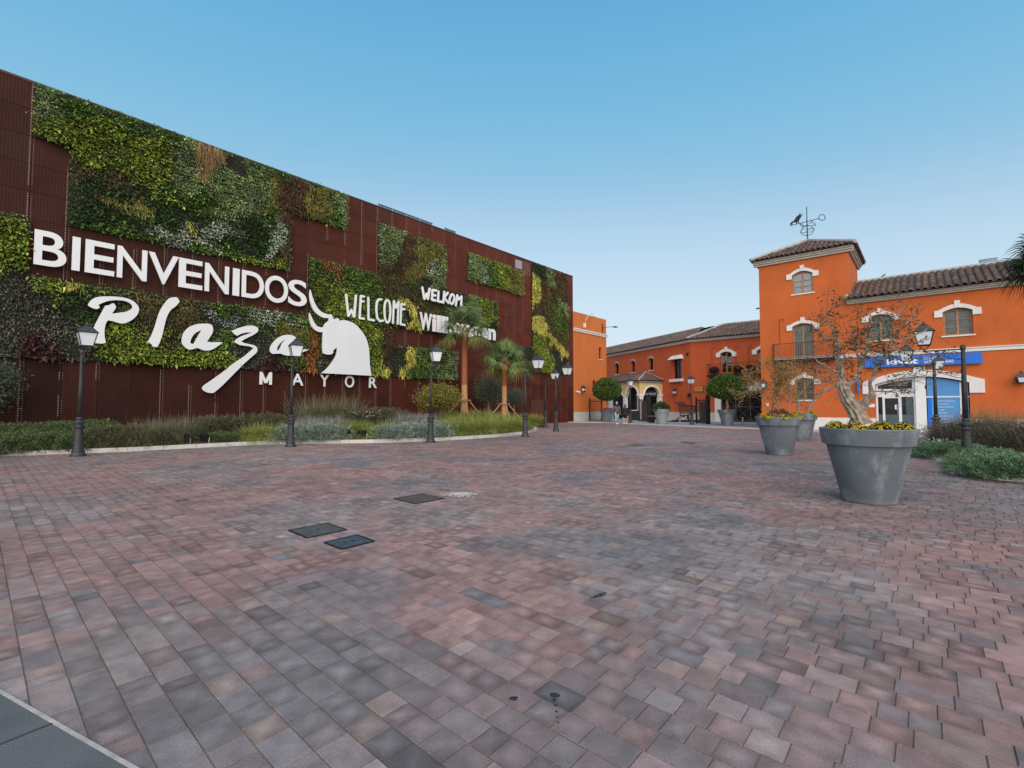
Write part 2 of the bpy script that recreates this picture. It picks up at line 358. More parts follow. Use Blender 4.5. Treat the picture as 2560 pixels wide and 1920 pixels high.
def paver_mat():
    m = pm('paver', (1, 1, 1), .78, var=.20, scale=9, attr=True, bump=.35, bscale=180, spec=.35); nt = m.node_tree; L = nt.links.new
    bs = nt.nodes['Principled BSDF']; src = bs.inputs['Base Color'].links[0].from_socket
    tc = nn(nt, 'ShaderNodeTexCoord')
    n1 = nn(nt, 'ShaderNodeTexNoise'); n1.inputs['Scale'].default_value = 130; n1.inputs['Detail'].default_value = 3; L(tc.outputs['Object'], n1.inputs['Vector'])
    r1 = nn(nt, 'ShaderNodeMapRange'); r1.inputs[1].default_value = .3; r1.inputs[2].default_value = .7; r1.inputs[3].default_value = .80; r1.inputs[4].default_value = 1.22; L(n1.outputs['Fac'], r1.inputs[0])
    n2 = nn(nt, 'ShaderNodeTexNoise'); n2.inputs['Scale'].default_value = 1.1; n2.inputs['Detail'].default_value = 7; n2.inputs['Roughness'].default_value = .65; L(tc.outputs['Object'], n2.inputs['Vector'])
    r2 = nn(nt, 'ShaderNodeMapRange'); r2.inputs[1].default_value = .3; r2.inputs[2].default_value = .7; r2.inputs[3].default_value = .78; r2.inputs[4].default_value = 1.2; L(n2.outputs['Fac'], r2.inputs[0])
    mu = nn(nt, 'ShaderNodeMath', operation='MULTIPLY'); L(r1.outputs[0], mu.inputs[0]); L(r2.outputs[0], mu.inputs[1])
    vs = nn(nt, 'ShaderNodeVectorMath', operation='SCALE'); L(src, vs.inputs[0]); L(mu.outputs[0], vs.inputs['Scale'])
    # pale worn specks
    vo = nn(nt, 'ShaderNodeTexVoronoi'); vo.inputs['Scale'].default_value = 22; L(tc.outputs['Object'], vo.inputs['Vector'])
    lt = nn(nt, 'ShaderNodeMath', operation='LESS_THAN'); lt.inputs[1].default_value = .07; L(vo.outputs['Distance'], lt.inputs[0])
    sf = nn(nt, 'ShaderNodeMath', operation='MULTIPLY'); sf.inputs[1].default_value = .35; L(lt.outputs[0], sf.inputs[0])
    mi = nn(nt, 'ShaderNodeMix', data_type='RGBA'); L(sf.outputs[0], mi.inputs[0]); L(vs.outputs[0], mi.inputs[6]); mi.inputs[7].default_value = (.38, .37, .36, 1)
    L(mi.outputs[2], bs.inputs['Base Color']); return m
pav = finish('plaza_paving', me, paver_mat(), None, (0, 0, 0), False); tag(pav, kind='structure')
# corner slabs with a pale mortar line
ms = MB(); ms.flat(SLAB, -.01, .004); slab = ms.build('slab_paving', M['slab']); tag(slab, kind='structure')
mm = MB()
def line(mb, p, q, wd, z0, z1):
    p = np.array(p[:2]); q = np.array(q[:2]); d = q - p; d /= np.linalg.norm(d); s = np.array([-d[1], d[0]]) * wd / 2
    mb.flat([p - s, q - s, q + s, p + s], z0, z1)
line(mm, G(-60, 1697), G(0, 1731), .016, .0, .008); line(mm, G(0, 1731), G(347, 1930), .016, .0, .008)
tag(mm.build('mortar_line', M['grout']), kind='structure')
mm = MB(); line(mm, G(-40, 1880), G(136, 1809), .012, .0, .0075)
tag(mm.build('slab_joint', pm('dark_joint', (.05, .05, .05), .9)), kind='structure')
# light pavement by the buildings with its low kerb
ms = MB(); ms.flat(STRIP, -.01, .03)
tag(ms.build('pavement', pm('light_pavement', (.30, .30, .32), .85, var=.12, scale=1.5, bump=.3)), kind='structure')
ms = MB()
for i in range(7):
    p, q = np.array(STRIP[i]), np.array(STRIP[i + 1]); d = unit(q - p); s = np.array([-d[1], d[0]]) * .16
    ms.flat([p - s, q - s, q + s * .2, p + s * .2], -.01, .045)
tag(ms.build('pavement_edge', pm('pavement_edge', (.50, .50, .50), .85, var=.12, scale=1.5)), kind='structure')
# covers
for q, mt, lab, k in covers:
    P = [G(*p) for p in q]; c0 = sum(P) / 4; mb = MB(); pts = [p[:2] for p in P]
    mb.flat(pts, -.01, .006); t = thing('utility_cover', (c0[0], c0[1], 0), lab, 'manhole cover')
    e1 = unit(P[1] - P[0]); e2 = unit(P[3] - P[0]); mb.build('cover_plate', M[mt], t)
    fr = MB()
    for i in range(4):
        line(fr, pts[i], pts[(i + 1) % 4], .022, -.01, .0085)
    fr.build('cover_frame', M['iron'], t)
    for i in range(max(k, 1)):
        hs = MB(); hc = c0[:2] + e1[:2] * (i - (k - 1) / 2) * .09; hs.lathe([(.02, 0), (.02, .0075)], (hc[0], hc[1], .001), 10)
        hs.build('lifting_hole', M['black'], t)
# gravel spill
gc = G(1153, 1238)[:2]; n = 900; a = rng.uniform(0, 6.28, n); r = np.abs(rng.normal(0, 1, n)) * .085
P = np.stack([gc[0] + r * np.cos(a) * 1.5, gc[1] + r * np.sin(a) * 1.1, np.full(n, .006)], 1)
P[:, 2] += np.clip(.03 - r * .12, 0, 1) * rng.random(n)
mb = MB()
for p in P:
    s = random.uniform(.006, .014); mb.add([(p[0] + s, p[1], p[2]), (p[0], p[1] + s, p[2]), (p[0] - s, p[1], p[2]), (p[0], p[1] - s, p[2]), (p[0], p[1], p[2] + s), (p[0], p[1], p[2] - s * .5)],
        [(0, 1, 4), (1, 2, 4), (2, 3, 4), (3, 0, 4), (1, 0, 5), (2, 1, 5), (3, 2, 5), (0, 3, 5)])
tag(mb.build('gravel', pm('white_gravel', (.42, .41, .39), .8, var=.3, scale=40)), 'spill of small white gravel on the paving beside the rusty cover', 'gravel', kind='stuff')
# dark splashes and a fallen leaf
STN = pm('dark_splash', (.02, .02, .025), .5)
def blob(name, pts, lab):
    t = thing(name, tuple(G(*pts[0][:2])), lab, 'stain')
    for (px, py, r) in pts:
        mb = MB(); c = G(px, py); k = 9; mb.flat([(c[0] + r * random.uniform(.6, 1.3) * math.cos(i * 6.283 / k) * 1.3, c[1] + r * random.uniform(.6, 1.3) * math.sin(i * 6.283 / k)) for i in range(k)], .002, .0045); mb.build('splash', STN, t)
blob('dark_stain', [(1497, 1490, .022), (1506, 1486, .02), (1488, 1493, .012), (1513, 1482, .008), (1480, 1495, .007)], 'small black splash on the paving in the middle of the plaza')
blob('dark_stain', [(1384, 1739, .02), (1386, 1750, .009), (1389, 1765, .006), (1391, 1780, .005), (1394, 1795, .004), (1396, 1808, .004)], 'black splash with a thin drip line near the bottom edge of the photo')
blob('dark_stain', [(1283, 1748, .016), (1290, 1745, .008)], 'tiny black spot on the paving left of the drip line')
c = G(1730, 1446); tag(finish('fallen_leaf', MB().build('x', M['leaf']).data, [], None, (0, 0, 0), False) if False else quads('fallen_leaf', leafV(np.array([[c[0], c[1], .006], [c[0] + .02, c[1], .008]]), np.array([[1, .3, .2], [.3, 1, .3]]), .05, .03, 0), np.array([[.3, .2, .05], [.22, .16, .05]]), M['leaf']), 'single yellow dead leaf lying on the open paving', 'leaf')

# ---------------- left planting bed: kerb, soil ----------------
mb = MB()
for i in range(len(KBw) - 1):
    p, q = KBw[i], KBw[i + 1]; L_ = np.linalg.norm(q - p); k = max(1, int(round(L_ / 1.0))); d = (q - p) / L_; s = np.array([-d[1], d[0]])
    for j in range(k):
        a = p + d * (L_ * j / k + .006); b = p + d * (L_ * (j + 1) / k - .006); jz = random.uniform(-.004, .004); jj = random.uniform(-.006, .006)
        mb.hexa([(*(a + s * jj), -.01), (*(b + s * jj), -.01), (*(b + s * .15), -.01), (*(a + s * .15), -.01), (*(a + s * (jj + .02)), .125 + jz), (*(b + s * (jj + .02)), .125 + jz), (*(b + s * .15), .13 + jz), (*(a + s * .15), .13 + jz)])
tag(mb.build('kerb', M['kerb']), kind='structure')
ka = [((p - LW.O) @ LW.D, (p - LW.O) @ LW.N) for p in KBw]; ka.sort(); KA = np.array(ka)
def kd(a): return np.interp(a, KA[:, 0], KA[:, 1])
def bedh(x, y):
    p = np.array([x, y]) - LW.O; a = p @ LW.D; d = p @ LW.N; dk = kd(a); s = np.clip((dk - d) / 4.5, 0, 1)
    return .09 + .42 * s * s * (3 - 2 * s) * np.clip((a - 7) / 4, 0, 1)
mb = MB(); na, ns = 70, 14; A0, A1 = 8.3, 44
g = []
for i in range(na + 1):
    a = A0 + (A1 - A0) * i / na; dk = kd(a) - .08
    for j in range(ns + 1):
        d = dk * (1 - j / ns) + .02 * (j / ns); x, y, _ = LW.w(a, 0, d); g.append((x, y, bedh(x, y) + random.uniform(-.02, .02) * (0 < j < ns)))
mb.add(g, [(i * (ns + 1) + j, i * (ns + 1) + j + 1, (i + 1) * (ns + 1) + j + 1, (i + 1) * (ns + 1) + j) for i in range(na) for j in range(ns)])
tag(mb.build('bed_soil', M['soil']), kind='structure')

# ---------------- cladding building ----------------
def clad_mat():
    m = pm('rust_cladding', (1, 1, 1), .8, var=.16, scale=1.2, attr=True, spec=.18); nt = m.node_tree; L = nt.links.new; bs = nt.nodes['Principled BSDF']
    src = bs.inputs['Base Color'].links[0].from_socket
    ge = nn(nt, 'ShaderNodeNewGeometry'); dt = nn(nt, 'ShaderNodeVectorMath', operation='DOT_PRODUCT'); L(ge.outputs['Position'], dt.inputs[0]); dt.inputs[1].default_value = (LW.D[0], LW.D[1], 0)
    sp = nn(nt, 'ShaderNodeSeparateXYZ'); L(ge.outputs['Position'], sp.inputs[0])
    def mt(op, a, b=None, c=None):
        q = nn(nt, 'ShaderNodeMath', operation=op)
        for i, x in enumerate((a, b, c)):
            if x is None: continue
            if isinstance(x, (int, float)): q.inputs[i].default_value = x
            else: L(x, q.inputs[i])
        return q.outputs[0]
    A = mt('SUBTRACT', dt.outputs['Value'], float(LW.O @ LW.D)); Z = sp.outputs['Z']
    fa = mt('FRACT', mt('DIVIDE', mt('SUBTRACT', A, .92), .9915))
    k = 2 * math.pi / .085
    hole = mt('GREATER_THAN', mt('MULTIPLY', mt('SINE', mt('MULTIPLY', mt('ADD', A, Z), k / 2)), mt('SINE', mt('MULTIPLY', mt('SUBTRACT', A, Z), k / 2))), .35)
    near = mt('GREATER_THAN', A, 18.5)
    inset = mt('MULTIPLY', mt('GREATER_THAN', fa, .1), mt('LESS_THAN', fa, .93))
    dark = mt('SUBTRACT', 1.0, mt('MULTIPLY', mt('MULTIPLY', hole, inset), mt('ADD', .22, mt('MULTIPLY', near, .33))))
    v = nn(nt, 'ShaderNodeVectorMath', operation='SCALE'); L(src, v.inputs[0]); L(dark, v.inputs['Scale'])
    fz = mt('FRACT', mt('DIVIDE', Z, .085)); dz = mt('LESS_THAN', fz, .42)
    d1 = mt('LESS_THAN', mt('ABSOLUTE', mt('SUBTRACT', fa, .055)), .013); d2 = mt('LESS_THAN', mt('ABSOLUTE', mt('SUBTRACT', fa, .965)), .009)
    no = nn(nt, 'ShaderNodeTexNoise'); no.inputs['Scale'].default_value = .55; L(ge.outputs['Position'], no.inputs['Vector'])
    on = mt('GREATER_THAN', no.outputs['Fac'], .44)
    dots = mt('MULTIPLY', mt('MULTIPLY', mt('MAXIMUM', d1, mt('MULTIPLY', d2, .5)), dz), mt('MULTIPLY', on, mt('ADD', .3, mt('MULTIPLY', mt('GREATER_THAN', A, 15), .55))))  # pale seam dots: light showing in the holes, put into the colour
    mi = nn(nt, 'ShaderNodeMix', data_type='RGBA'); L(dots, mi.inputs[0]); L(v.outputs[0], mi.inputs[6]); mi.inputs[7].default_value = (.42, .36, .34, 1)
    L(mi.outputs[2], bs.inputs['Base Color']); return m
clad = thing('cladding_building', LW.w(0, 0), 'long wall-like building clad in rust-red perforated panels with living green panels', 'building')
mb = MB(); mb.fb(LW, -.0, 46, -.1, 12.7, -9, -.12); mb.build('wall', pm('dark_core', (.03, .018, .015), .9), clad)
mb = MB(); cc = pm
cols = {}
for k in range(-1, 45):
    a0 = ga(k) if k >= 0 else .0; a1 = ga(k + 1)
    if k == -1: a0, a1 = 0, ga(0)
    for j in range(13):
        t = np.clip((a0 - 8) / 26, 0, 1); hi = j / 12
        b = np.array([.120, .031, .018]) * (1 - t) * (.72 + .34 * hi) + np.array([.054, .0185, .0125]) * t * (.85 + .2 * hi)  # redder, lighter tone upward and to the far end: skylight put into colour
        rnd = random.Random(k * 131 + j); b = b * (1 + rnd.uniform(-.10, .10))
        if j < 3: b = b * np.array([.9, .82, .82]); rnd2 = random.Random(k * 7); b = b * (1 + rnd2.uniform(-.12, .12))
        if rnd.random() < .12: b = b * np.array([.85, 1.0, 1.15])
        z0 = ZL[j] + .006; z1 = ZL[j + 1] - .006
        if j < 3: z0 = ZL[j] if j else -.02; z1 = ZL[j + 1] + (.001 if j < 2 else -.006)
        # the small door opening near the far end
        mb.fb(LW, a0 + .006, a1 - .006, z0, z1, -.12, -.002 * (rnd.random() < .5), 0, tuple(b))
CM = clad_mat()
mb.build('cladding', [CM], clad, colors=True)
mb = MB(); mb.fb(LW, 0, 46, 12.82, 12.9, -.4, .02); mb.build('parapet_cap', pm('dark_cap', (.05, .02, .016), .5, var=.1), clad)
# see-through top edge sections
mb = MB()
for k in (18, 17, 16, 15, 13):
    if k in (18, 17, 16, 15, 13):
        for i in range(12): a = ga(k) + .05 + i * .078; mb.fb(LW, a, a + .03, 12.9, 13.02, -.03, 0)
        mb.fb(LW, ga(k), ga(k + 1), 13.0, 13.04, -.03, 0)
mb.build('railing_grille', M['iron'], clad)
a0, z1 = LW.pt(1266, 640); a1, z0 = LW.pt(1284, 666)
mb = MB(); mb.fb(LW, ga(6) + .12, ga(7) - .08, 11.95, 12.6, 0, .03); mb.build('window', pm('lilac_pane', (.30, .30, .36), .4, var=.3, scale=30), clad)
mb = MB(); mb.fb(LW, ga(5) + .05, ga(6) - .05, 11.6, 12.65, 0, .012); mb.build('hatch_panel', pm('rust_hatch', (.13, .045, .035), .5), clad)
da0 = LW.a(1359, 1020); da1 = LW.a(1327, 1020); dz = 1.95
dp = MB(); dp.fb(LW, da0, da1, .02, dz, .0, .02); door = dp.build('door', pm('rust_door', (.095, .03, .022), .5, var=.15), clad)
df = MB(); df.fb(LW, da0 - .06, da0, 0, dz + .06, 0, .04); df.fb(LW, da1, da1 + .06, 0, dz + .06, 0, .04); df.fb(LW, da0, da1, dz, dz + .06, 0, .04); df.build('door_frame', pm('dark_frame', (.03, .012, .01), .6), door)
df = MB(); df.lathe([(.03, -.02), (.03, .03)], LW.w(da0 + .75, 1.0, .04), 8); df.build('handle', M['iron'], door)

# ---------------- living wall ----------------
SP = dict(  # base colour, leaf length, width, density factor, droop, bulge
    DG=((.038, .068, .020), .10, .045, 1.0, .3, .14), MG=((.070, .110, .024), .10, .045, 1.0, .3, .16), LG=((.128, .160, .026), .12, .05, 1.0, .3, .20),
    OL=((.105, .098, .024), .12, .03, 1.1, .5, .12), OB=((.070, .058, .022), .12, .03, 1.1, .5, .10), SG=((.175, .225, .095), .075, .028, 1.7, .2, .24),
    SV=((.26, .29, .22), .08, .035, 1.2, .2, .16), BR=((.062, .038, .018), .14, .025, 1.2, .6, .12), WD=((.060, .058, .040), .08, .03, 1.0, .4, .08),
    PU=((.050, .022, .022), .12, .06, 1.0, .4, .12), BK=((.018, .022, .014), .07, .03, .28, .6, .02), YE=((.27, .25, .055), .13, .03, 1.1, .6, .16),
    TA=((.20, .125, .055), .26, .018, 1.3, .8, .15), OR=((.17, .065, .02), .15, .03, 1.1, .6, .12), BS=((.20, .22, .22), .07, .03, .8, .3, .05))
RG = [  # contiguous planted areas: list of (k0,k1,j0,j1) grid rects
    [(24, 33, 8, 13), (32, 33, 11, 13), (21, 24, 11, 13)],
    [(33, 44, 3, 8), (23, 33, 3, 6), (19, 23, 3, 9), (14, 19, 6, 12), (9, 14, 6, 9), (18, 19, 3, 6), (13, 18, 3, 5)],
    [(6, 12, 10, 12)], [(0, 5, 4, 13), (5, 9, 4, 6)], [(35, 44, 11, 13)]]
RG[0] = [(24, 32, 8, 11), (24, 33, 11, 13), (21, 24, 11, 13)]
RG[1][1] = (23, 33, 3, 6)
NM = ['upper left', 'lower']
PATCH = {0: [('MG', None),
    ('LG', [(83, 300), (150, 280), (260, 300), (300, 335), (400, 345), (430, 375), (432, 440), (395, 468), (470, 505), (440, 522), (330, 470), (180, 425), (160, 375), (80, 350)]),
    ('SG', [(80, 200), (165, 230), (155, 285), (112, 290), (90, 285), (70, 280)]),
    ('OB', [(165, 405), (330, 435), (345, 475), (320, 470), (180, 440), (165, 430)]),
    ('DG', [(160, 440), (330, 462), (470, 520), (560, 560), (620, 545), (700, 600), (720, 650), (640, 650), (500, 600), (350, 585), (160, 545)]),
    ('OL', [(260, 495), (340, 490), (400, 530), (390, 545), (330, 530), (270, 515)]),
    ('SG', [(428, 385), (455, 352), (560, 378), (620, 395), (700, 430), (695, 460), (668, 520), (648, 540), (620, 545), (560, 548), (530, 525), (560, 500), (480, 480), (432, 440)]),
    ('SG', [(600, 400), (700, 440), (690, 462), (664, 522), (640, 532), (602, 548)]),
    ('OL', [(684, 440), (703, 445), (700, 518), (650, 532), (645, 520), (675, 500)]),
    ('BR', [(701, 430), (772, 452), (772, 545), (727, 545), (727, 665), (704, 655), (696, 560)]),
    ('OL', [(771, 452), (845, 470), (832, 562), (775, 550)]), ('MG', [(838, 470), (856, 478), (838, 560), (820, 555)]),
    ('SG', [(850, 478), (875, 485), (868, 580), (838, 568)]),
    ('TA', [(502, 350), (552, 360), (530, 440), (521, 457), (506, 440)]), ('BK', [(555, 372), (620, 395), (616, 442), (557, 428)]),
    ('SV', [(362, 575), (400, 562), (450, 560), (488, 590), (552, 625), (541, 630), (463, 603), (400, 590)]),
    ('SV', [(489, 552), (509, 565), (564, 554), (613, 570), (590, 588), (556, 600), (506, 586)]),
    ('YE', [(446, 548), (483, 550), (477, 584), (460, 583)]),
    ('SV', [(681, 535), (707, 550), (703, 607), (687, 644), (651, 640), (668, 610)]),
    ('LG', [(600, 648), (700, 655), (720, 665), (720, 690), (640, 675), (600, 665)]),
    ('MG', [(160, 545), (300, 570), (560, 628), (600, 665), (500, 640), (160, 572)])],
 1: [('MG', None),
    ('LG', [(-300, 480), (30, 525), (72, 545), (72, 690), (30, 690), (-20, 640), (-300, 600)]),
    ('WD', [(-400, 690), (60, 690), (110, 720), (200, 830), (255, 870), (290, 925), (-400, 900)]),
    ('LG', [(70, 685), (160, 700), (150, 760), (110, 740)]), ('YE', [(158, 700), (215, 705), (200, 742), (175, 738)]),
    ('DG', [(110, 760), (200, 745), (300, 720), (330, 740), (240, 850), (180, 800)]), ('LG', [(240, 712), (312, 722), (300, 740), (250, 735)]),
    ('PU', [(38, 852), (87, 826), (120, 845), (150, 873), (165, 905), (38, 905)]),
    ('OB', [(304, 718), (530, 750), (525, 800), (430, 868), (330, 812)]),
    ('LG', [(255, 812), (376, 815), (434, 868), (500, 862), (579, 858), (575, 920), (347, 912), (246, 885)]),
    ('BK', [(510, 775), (605, 790), (600, 822), (520, 812)]), ('BS', [(525, 785), (593, 792), (588, 815), (550, 812)]),
    ('SV', [(617, 780), (680, 782), (745, 793), (750, 805), (695, 800), (670, 810), (623, 802)]),
    ('BK', [(660, 805), (700, 808), (700, 830), (665, 832)]),
    ('WD', [(590, 830), (700, 840), (700, 925), (600, 930), (580, 900)]), ('OL', [(690, 806), (772, 812), (775, 860), (740, 870), (690, 850)]),
    ('PU', [(637, 910), (687, 898), (720, 912), (718, 935), (637, 930)]),
    ('OR', [(765, 815), (800, 822), (800, 860), (785, 935), (755, 940), (765, 880)]),
    ('WD', [(795, 880), (835, 880), (836, 905), (808, 940), (782, 940)]), ('WD', [(790, 745), (830, 765), (842, 790), (800, 770)]),
    ('LG', [(775, 690), (850, 700), (900, 745), (930, 810), (970, 870), (975, 950), (925, 945), (920, 860), (870, 800), (800, 760)]),
    ('MG', [(773, 640), (945, 680), (945, 730), (860, 720), (790, 690)]), ('OR', [(800, 648), (848, 660), (850, 700), (835, 690), (820, 675)]),
    ('YE', [(960, 900), (975, 905), (975, 950), (955, 950)]),
    ('BR', [(935, 812), (985, 820), (985, 870), (985, 942), (972, 940), (958, 865)]), ('BR', [(941, 680), (982, 695), (985, 750), (955, 740)]),
    ('OB', [(980, 700), (1020, 705), (1050, 720), (1050, 765), (1035, 770), (985, 745)]),
    ('BK', [(1020, 768), (1035, 775), (1030, 825), (1005, 828), (1010, 800)]),
    ('YE', [(1000, 738), (1026, 748), (1051, 785), (1047, 830), (1015, 826), (1030, 789), (1020, 766), (1000, 752)]),
    ('BK', [(1051, 705), (1110, 718), (1163, 733), (1160, 765), (1112, 757), (1050, 745)]), ('OB', [(1049, 748), (1112, 757), (1112, 788), (1050, 777)]),
    ('BK', [(1049, 779), (1117, 789), (1250, 819), (1250, 870), (1049, 827)]),
    ('SG', [(1170, 738), (1200, 744), (1202, 795), (1165, 785)]), ('LG', [(1202, 745), (1232, 757), (1235, 815), (1202, 800)]),
    ('BR', [(1017, 580), (1051, 590), (1042, 633), (1005, 690), (940, 700), (940, 650), (985, 662)]),
    ('OL', [(1051, 590), (1112, 608), (1098, 633), (1077, 670), (1051, 700), (999, 700), (1040, 633)]),
    ('SG', [(940, 555), (1018, 580), (999, 624), (985, 662), (940, 650)]),
    ('SV', [(1080, 650), (1092, 662), (1085, 700), (1057, 692)]), ('SG', [(1100, 620), (1118, 628), (1116, 720), (1074, 715), (1089, 676)]),
    ('BK', [(1045, 693), (1075, 702), (1075, 712), (1045, 705)]),
    ('BK', [(976, 855), (1014, 862), (1005, 945), (973, 945)]), ('YE', [(1019, 860), (1039, 863), (1031, 913), (1012, 950), (997, 950), (1012, 900)]),
    ('SG', [(1116, 880), (1145, 878), (1145, 955), (1095, 955), (1096, 926)])],
 2: [('LG', None), ('SG', [(1150, 620), (1185, 632), (1204, 666), (1197, 712), (1150, 700)]), ('SV', [(1200, 650), (1216, 660), (1216, 715), (1200, 712)]),
    ('MG', [(1216, 650), (1240, 655), (1240, 725), (1216, 715)]), ('OL', [(1278, 665), (1315, 670), (1312, 745), (1272, 732)]), ('OR', [(1258, 705), (1263, 705), (1264, 735), (1258, 735)])],
 3: [('OB', None), ('YE', [(1320, 665), (1348, 690), (1345, 757), (1320, 775)]), ('DG', [(1325, 650), (1372, 665), (1360, 700), (1328, 680)]),
    ('BR', [(1376, 670), (1420, 685), (1420, 765), (1385, 735)]), ('SG', [(1362, 668), (1380, 675), (1384, 715), (1372, 715)]), ('OR', [(1362, 720), (1372, 715), (1378, 745), (1368, 745)]),
    ('SG', [(1385, 740), (1420, 775), (1420, 800), (1390, 760)]), ('MG', [(1378, 760), (1395, 765), (1420, 810), (1420, 860), (1385, 810)]),
    ('YE', [(1320, 788), (1354, 800), (1376, 832), (1420, 882), (1416, 898), (1370, 848), (1320, 813)]),
    ('LG', [(1320, 822), (1360, 848), (1384, 913), (1384, 945), (1351, 935), (1325, 860)]), ('BK', [(1379, 872), (1422, 898), (1422, 945), (1384, 945)]),
    ('BK', [(1240, 850), (1330, 862), (1328, 900), (1240, 900)])],
 4: [('SG', None)]}
LAB = dict(DG='dark green planting', MG='mid green planting', LG='lime green planting', OL='olive planting', OB='dull olive planting', SG='soft sage green planting', SV='silver planting', BR='brown dry planting',
    WD='dark planting dotted with tiny white flowers', PU='purple-leaved planting', BK='sparse planting over black backing', YE='yellow planting', TA='tuft of tan grass', OR='rust orange planting', BS='silver tufts in black pockets')
for gi, rects in enumerate(RG):
    mb = MB()
    for (k0, k1, j0, j1) in rects: mb.fb(LW, ga(k0) + .003, ga(k1) - .003, ZL[j0] + .02, ZL[j1] - .01 + (.03 if j1 == 13 else 0), -.01, .045 + .001 * k0 / 10)
    lw = mb.build('living_wall', pm('felt_backing', (.020, .022, .013), .95, var=.3, scale=9), clad)
    pts = []
    for (k0, k1, j0, j1) in rects:
        a0, a1, z0, z1 = ga(k0), ga(k1), ZL[j0], ZL[j1]; ar = (a1 - a0) * (z1 - z0); dn = 620 if a0 > 20 else 520
        if a0 > 38: dn = 150
        m = int(ar * dn); pts.append(np.stack([rng.uniform(a0, a1, m), rng.uniform(z0 + .04, z1, m)], 1))
    pts = np.concatenate(pts); A, Z = pts[:, 0], pts[:, 1]
    jit = .34
    An = A + (vnoise(A, Z, .5, 11) - .5) * 2 * jit + rng.normal(0, .05, len(A)); Zn = Z + (vnoise(A, Z, .5, 12) - .5) * 2 * jit + rng.normal(0, .05, len(A))
    sid = np.zeros(len(A), int)
    for si, (sp, poly) in enumerate(PATCH[gi]):
        if poly is None: continue
        P = [LW.pt(px, py, .1) for px, py in poly]; sid[inpoly(An, Zn, P)] = si
    for si, (sp, poly) in enumerate(PATCH[gi]):
        k = np.nonzero(sid == si)[0]
        if len(k) < 5: continue
        base, ll, lwid, den, droop, bul = SP[sp]
        if den < 1: k = k[rng.random(len(k)) < den]
        reps = 2 if den > 1.15 else 1
        if reps == 2: k = np.concatenate([k, k[rng.random(len(k)) < den - 1 + .1]])
        a, z = A[k] + rng.normal(0, .05, len(k)), Z[k] + rng.normal(0, .025, len(k)); m = len(k)
        rowz = np.round(z / .16) * .16 + rng.normal(0, .025, m); z = np.where(rng.random(m) < .45, rowz, z)
        cl = vnoise(a, z, .28, 21 + si); n_ = .05 + bul * (.25 + 1.0 * cl) * rng.uniform(.35, 1, m)
        P = np.stack([LW.O[0] + LW.D[0] * a + LW.N[0] * n_, LW.O[1] + LW.D[1] * a + LW.N[1] * n_, z], 1)
        Dr = np.stack([np.full(m, LW.N[0]), np.full(m, LW.N[1]), rng.uniform(-.9, .5, m) if sp not in ('TA', 'BR', 'YE', 'OL') else rng.uniform(-2.2, -.2, m)], 1)
        Dr[:, 0] += LW.D[0] * (t_ := rng.normal(0, .8, m)); Dr[:, 1] += LW.D[1] * t_
        sidev = np.stack([rng.normal(0, .6, m) + LW.N[0] * .3, rng.normal(0, .6, m) + LW.N[1] * .3, np.full(m, 1.0)], 1)
        sz = rng.uniform(.5, 1.25, m) * (.8 + .5 * vnoise(a, z, .6, 61)); q = rng.random(m) < .05; sz[q] *= 1.5; Dr[q, 2] -= .8; V = leafV(P, Dr, ll * sz, lwid * 1.25 * sz, droop, sidev)
        C = cvar(base, m, .38, .14) * (2.25 if sp not in ('DG', 'BK', 'BR', 'PU', 'TA') else 1.8); C *= (.75 + .5 * vnoise(a, z, .8, 41))[:, None]
        if sp == 'WD': q = rng.random(m) < .10; C[q] = (.42, .40, .36)
        if sp == 'PU': q = rng.random(m) < .15; C[q] = (.14, .07, .06)
        if sp in ('LG', 'MG'): q = rng.random(m) < .12; C[q] *= 1.6
        if sp == 'BK': q = rng.random(m) < .1; C[q] = (.16, .17, .14)
        # keep inside the panel outline
        tag(quads('plant_patch', V, C, M['leaf'], lw), LAB[sp])

# ---------------- lettering on the cladding ----------------
_tc = {}
def glyph(ch, off=0.0, ext=.0):
    key = (ch, off)
    if key in _tc: return _tc[key]
    cu = bpy.data.curves.new('g', 'FONT'); cu.body = ch; cu.size = 1; cu.extrude = .5; cu.offset = off; cu.resolution_u = 6; cu.fill_mode = 'BOTH'
    o = bpy.data.objects.new('g', cu); COL.objects.link(o); dg = bpy.context.evaluated_depsgraph_get()
    me = bpy.data.meshes.new_from_object(o.evaluated_get(dg)); bpy.data.objects.remove(o)
    xs = [v.co.x for v in me.vertices]; ys = [v.co.y for v in me.vertices]
    _tc[key] = (me, min(xs), max(xs), min(ys), max(ys)); return _tc[key]
def letter(mb, fr, ch, aL, aR, z0, z1, n0, n1, off=.02, fullz=None, mi=0):
    me, x0, x1, y0, y1 = glyph(ch, off)
    if fullz: y0, y1 = fullz
    def fn(c): return fr.w(aL + (aR - aL) * (c.x - x0) / (x1 - x0), z0 + (z1 - z0) * (c.y - y0) / (y1 - y0), n0 + (n1 - n0) * (c.z + .5))
    mb.mesh_of(me, fn, mi)
def cat(pts, sub=5):                             # closed Catmull-Rom; a doubled point is a sharp corner
    P = []
    for p in pts: P.append(p[:2]); 
    q = []
    for p in pts:
        q.append(np.array(p[:2], float))
        if len(p) > 2: q.append(np.array(p[:2], float))
    n = len(q); out = []
    for i in range(n):
        p0, p1, p2, p3 = q[i - 1], q[i], q[(i + 1) % n], q[(i + 2) % n]
        if np.allclose(p1, p2): continue
        for k in range(sub):
            t = k / sub; out.append(.5 * ((2 * p1) + (-p0 + p2) * t + (2 * p0 - 5 * p1 + 4 * p2 - p3) * t * t + (-p0 + 3 * p1 - 3 * p2 + p3) * t ** 3))
    return out
